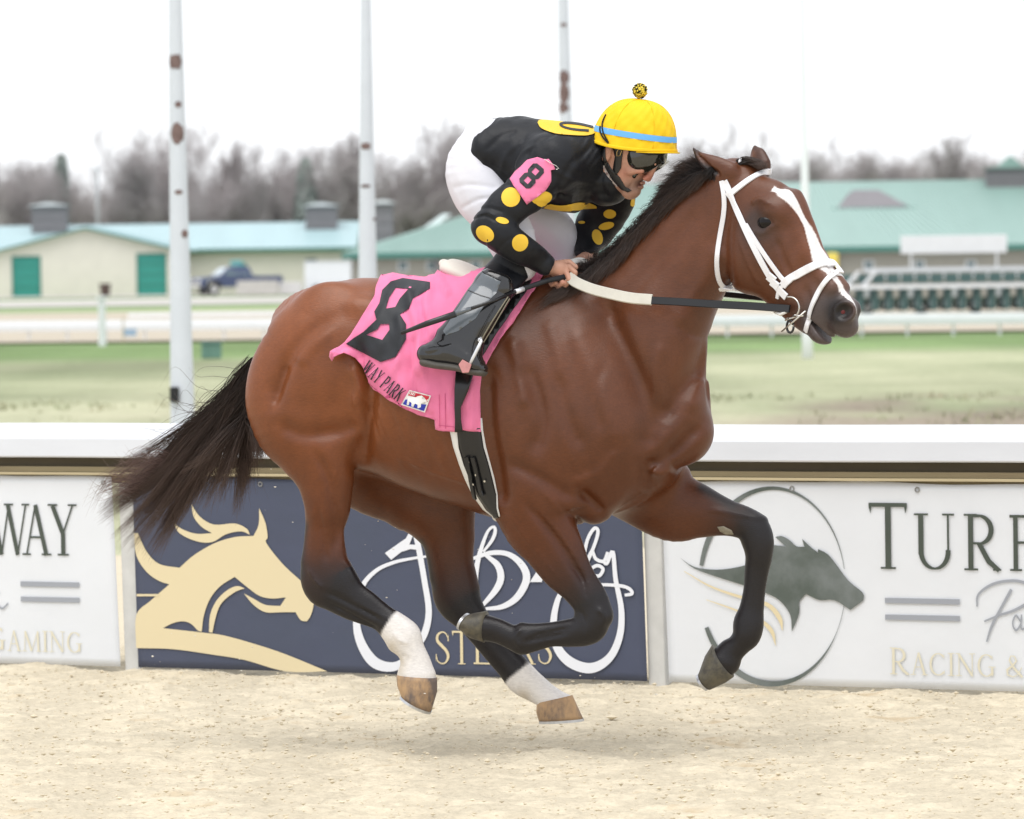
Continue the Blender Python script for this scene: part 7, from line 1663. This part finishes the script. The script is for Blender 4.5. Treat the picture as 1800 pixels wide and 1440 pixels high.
# sun-bleached tuft at the upper left of the tail
tuft = []
for k in range(260):
    x0 = r_.uniform(235, 300); y0 = 800+(300-x0)*.9+r_.uniform(-10, 20); L = r_.uniform(35, 95); a = r_.uniform(-.35, .35); tuft.append([list(F0.H(x0, y0, .0)), list(F0.H(x0-L*.35, y0-L*(.10+a*.2), .02)), list(F0.H(x0-L*.7, y0-L*(a*.5), .03)), list(F0.H(x0-L, y0+L*(.15+a), .03+r_.normal(0, .02)))])
strands(tuft, [.0008]*len(tuft), 'pale_tail_tuft', m_hair, tail, 9, np.tile(np.array([.20, .13, .115]), (len(tuft), 1)))
# ---- mane
crest = catmull([(1252, 296), (1236, 307), (1205, 328), (1165, 362), (1130, 400), (1095, 436), (1060, 466), (1030, 484), (1004, 498)], 8)
near = catmull([(1252, 312), (1238, 328), (1212, 346), (1180, 372), (1152, 402), (1118, 440), (1084, 472), (1050, 492), (1018, 512)], 8)
upr = catmull([(1226, 272), (1212, 288), (1190, 318), (1166, 352), (1134, 386), (1098, 420), (1066, 448), (1034, 468), (1006, 486)], 8)
guides = []
for i in range(len(crest)):
    for k in range(4):
        j = min(len(crest)-1, max(0, i+r_.uniform(-.6, .6))); ip = lambda A: np.array([np.interp(j, range(len(A)), A[:, q]) for q in (0, 1)]); c = ip(crest); n_ = ip(near); u = ip(upr)
        d = np.array(crest[min(len(crest)-1, i+1)])-np.array(crest[max(0, i-1)]); d = d[:2]/np.linalg.norm(d[:2])
        kind = k % 2; L = r_.uniform(34, 66)*min(1, .35+i/14)
        if kind == 0:    # blown up and back over the crest
            e_ = u+d*L*.9+r_.normal(0, 5, 2); m_ = (c+u)/2+d*L*.4+np.array([-1, -3]); guides.append([list(F0.H(c[0], c[1]+5, .012)), list(F0.H(*m_, .02)), list(F0.H(*((m_+e_)/2+np.array([-2, -2])), .015)), list(F0.H(*e_, r_.normal(0, .03)))])
        else:            # lying over the near side of the neck
            s_ = r_.uniform(.2, .95); a = c*(1-s_)+n_*s_; P = []
            for q, t in ((c+np.array([0, 2]), 0), (c*(1-s_*.55)+n_*s_*.55+d*L*.3, .3), (a+d*L*.8, .7), (a+d*L*1.5+r_.normal(0, 3, 2), 1)):
                h_, hn = HS.hit(q[0], q[1], .006+.010*math.sin(t*3.1)); P.append(list(h_))
            guides.append(P)
for k in range(70):
    i = r_.randint(4, len(crest)-3); c = np.array(crest[i]); u = np.array(upr[i]); d = np.array(crest[i+2])-c; d = d/np.linalg.norm(d); e_ = u+d*r_.uniform(5, 34)+np.array([-1, -1])*r_.uniform(0, 7)
    guides.append([list(F0.H(c[0], c[1]+4, .01)), list(F0.H(*((c+u)/2+d*6+np.array([-5, -6])), .02)), list(F0.H(*((u+e_)/2+r_.normal(0, 3, 2)), r_.normal(0, .02))), list(F0.H(*(e_+r_.normal(0, 5, 2)), r_.normal(0, .03)))])
c2_, rd2 = clumped(guides, 34, .006, .013, .0010, .006)
cols = np.array([.018, .015, .015])*(1+.5*r_.uniform(-1, 1, (len(c2_), 1)))
strands(c2_, rd2, 'mane', m_hair, horse, 9, cols)
# ---- forelock tied between the ears
guides = []
for k in range(26):
    t = r_.uniform(0, 1); x0 = 1284+r_.uniform(0, 14); y0 = 290+r_.uniform(-2, 4); guides.append([list(F0_of(F1, F1.H(x0, y0, r_.uniform(-.02, .03)))), list(F0_of(F1, F1.H(x0+18, y0-8+r_.normal(0, 2), r_.uniform(-.015, .02)))), list(F0_of(F1, F1.H(x0+38, y0-5+r_.normal(0, 3), r_.uniform(-.02, .02)))), list(F0_of(F1, F1.H(x0+52+r_.normal(0, 4), y0+4+r_.normal(0, 3), r_.uniform(-.02, .02))))])
c3, rd3 = clumped(guides, 26, .003, .006, .0013, .002); strands(c3, rd3, 'forelock', m_hair, horse, 9, np.tile(np.array([.018, .015, .015]), (len(c3), 1)))
q = np.array(F0_of(F1, F1.H(1301, 284, .02))); MB().tube([q+np.array([0, 0, -.008]), q+np.array([0, -.004, 0]), q+np.array([.003, 0, .010])], .006, 8).build('forelock_tie', m_wstrap, horse, smooth=True)
print('all', round(time.time()-T0, 1))
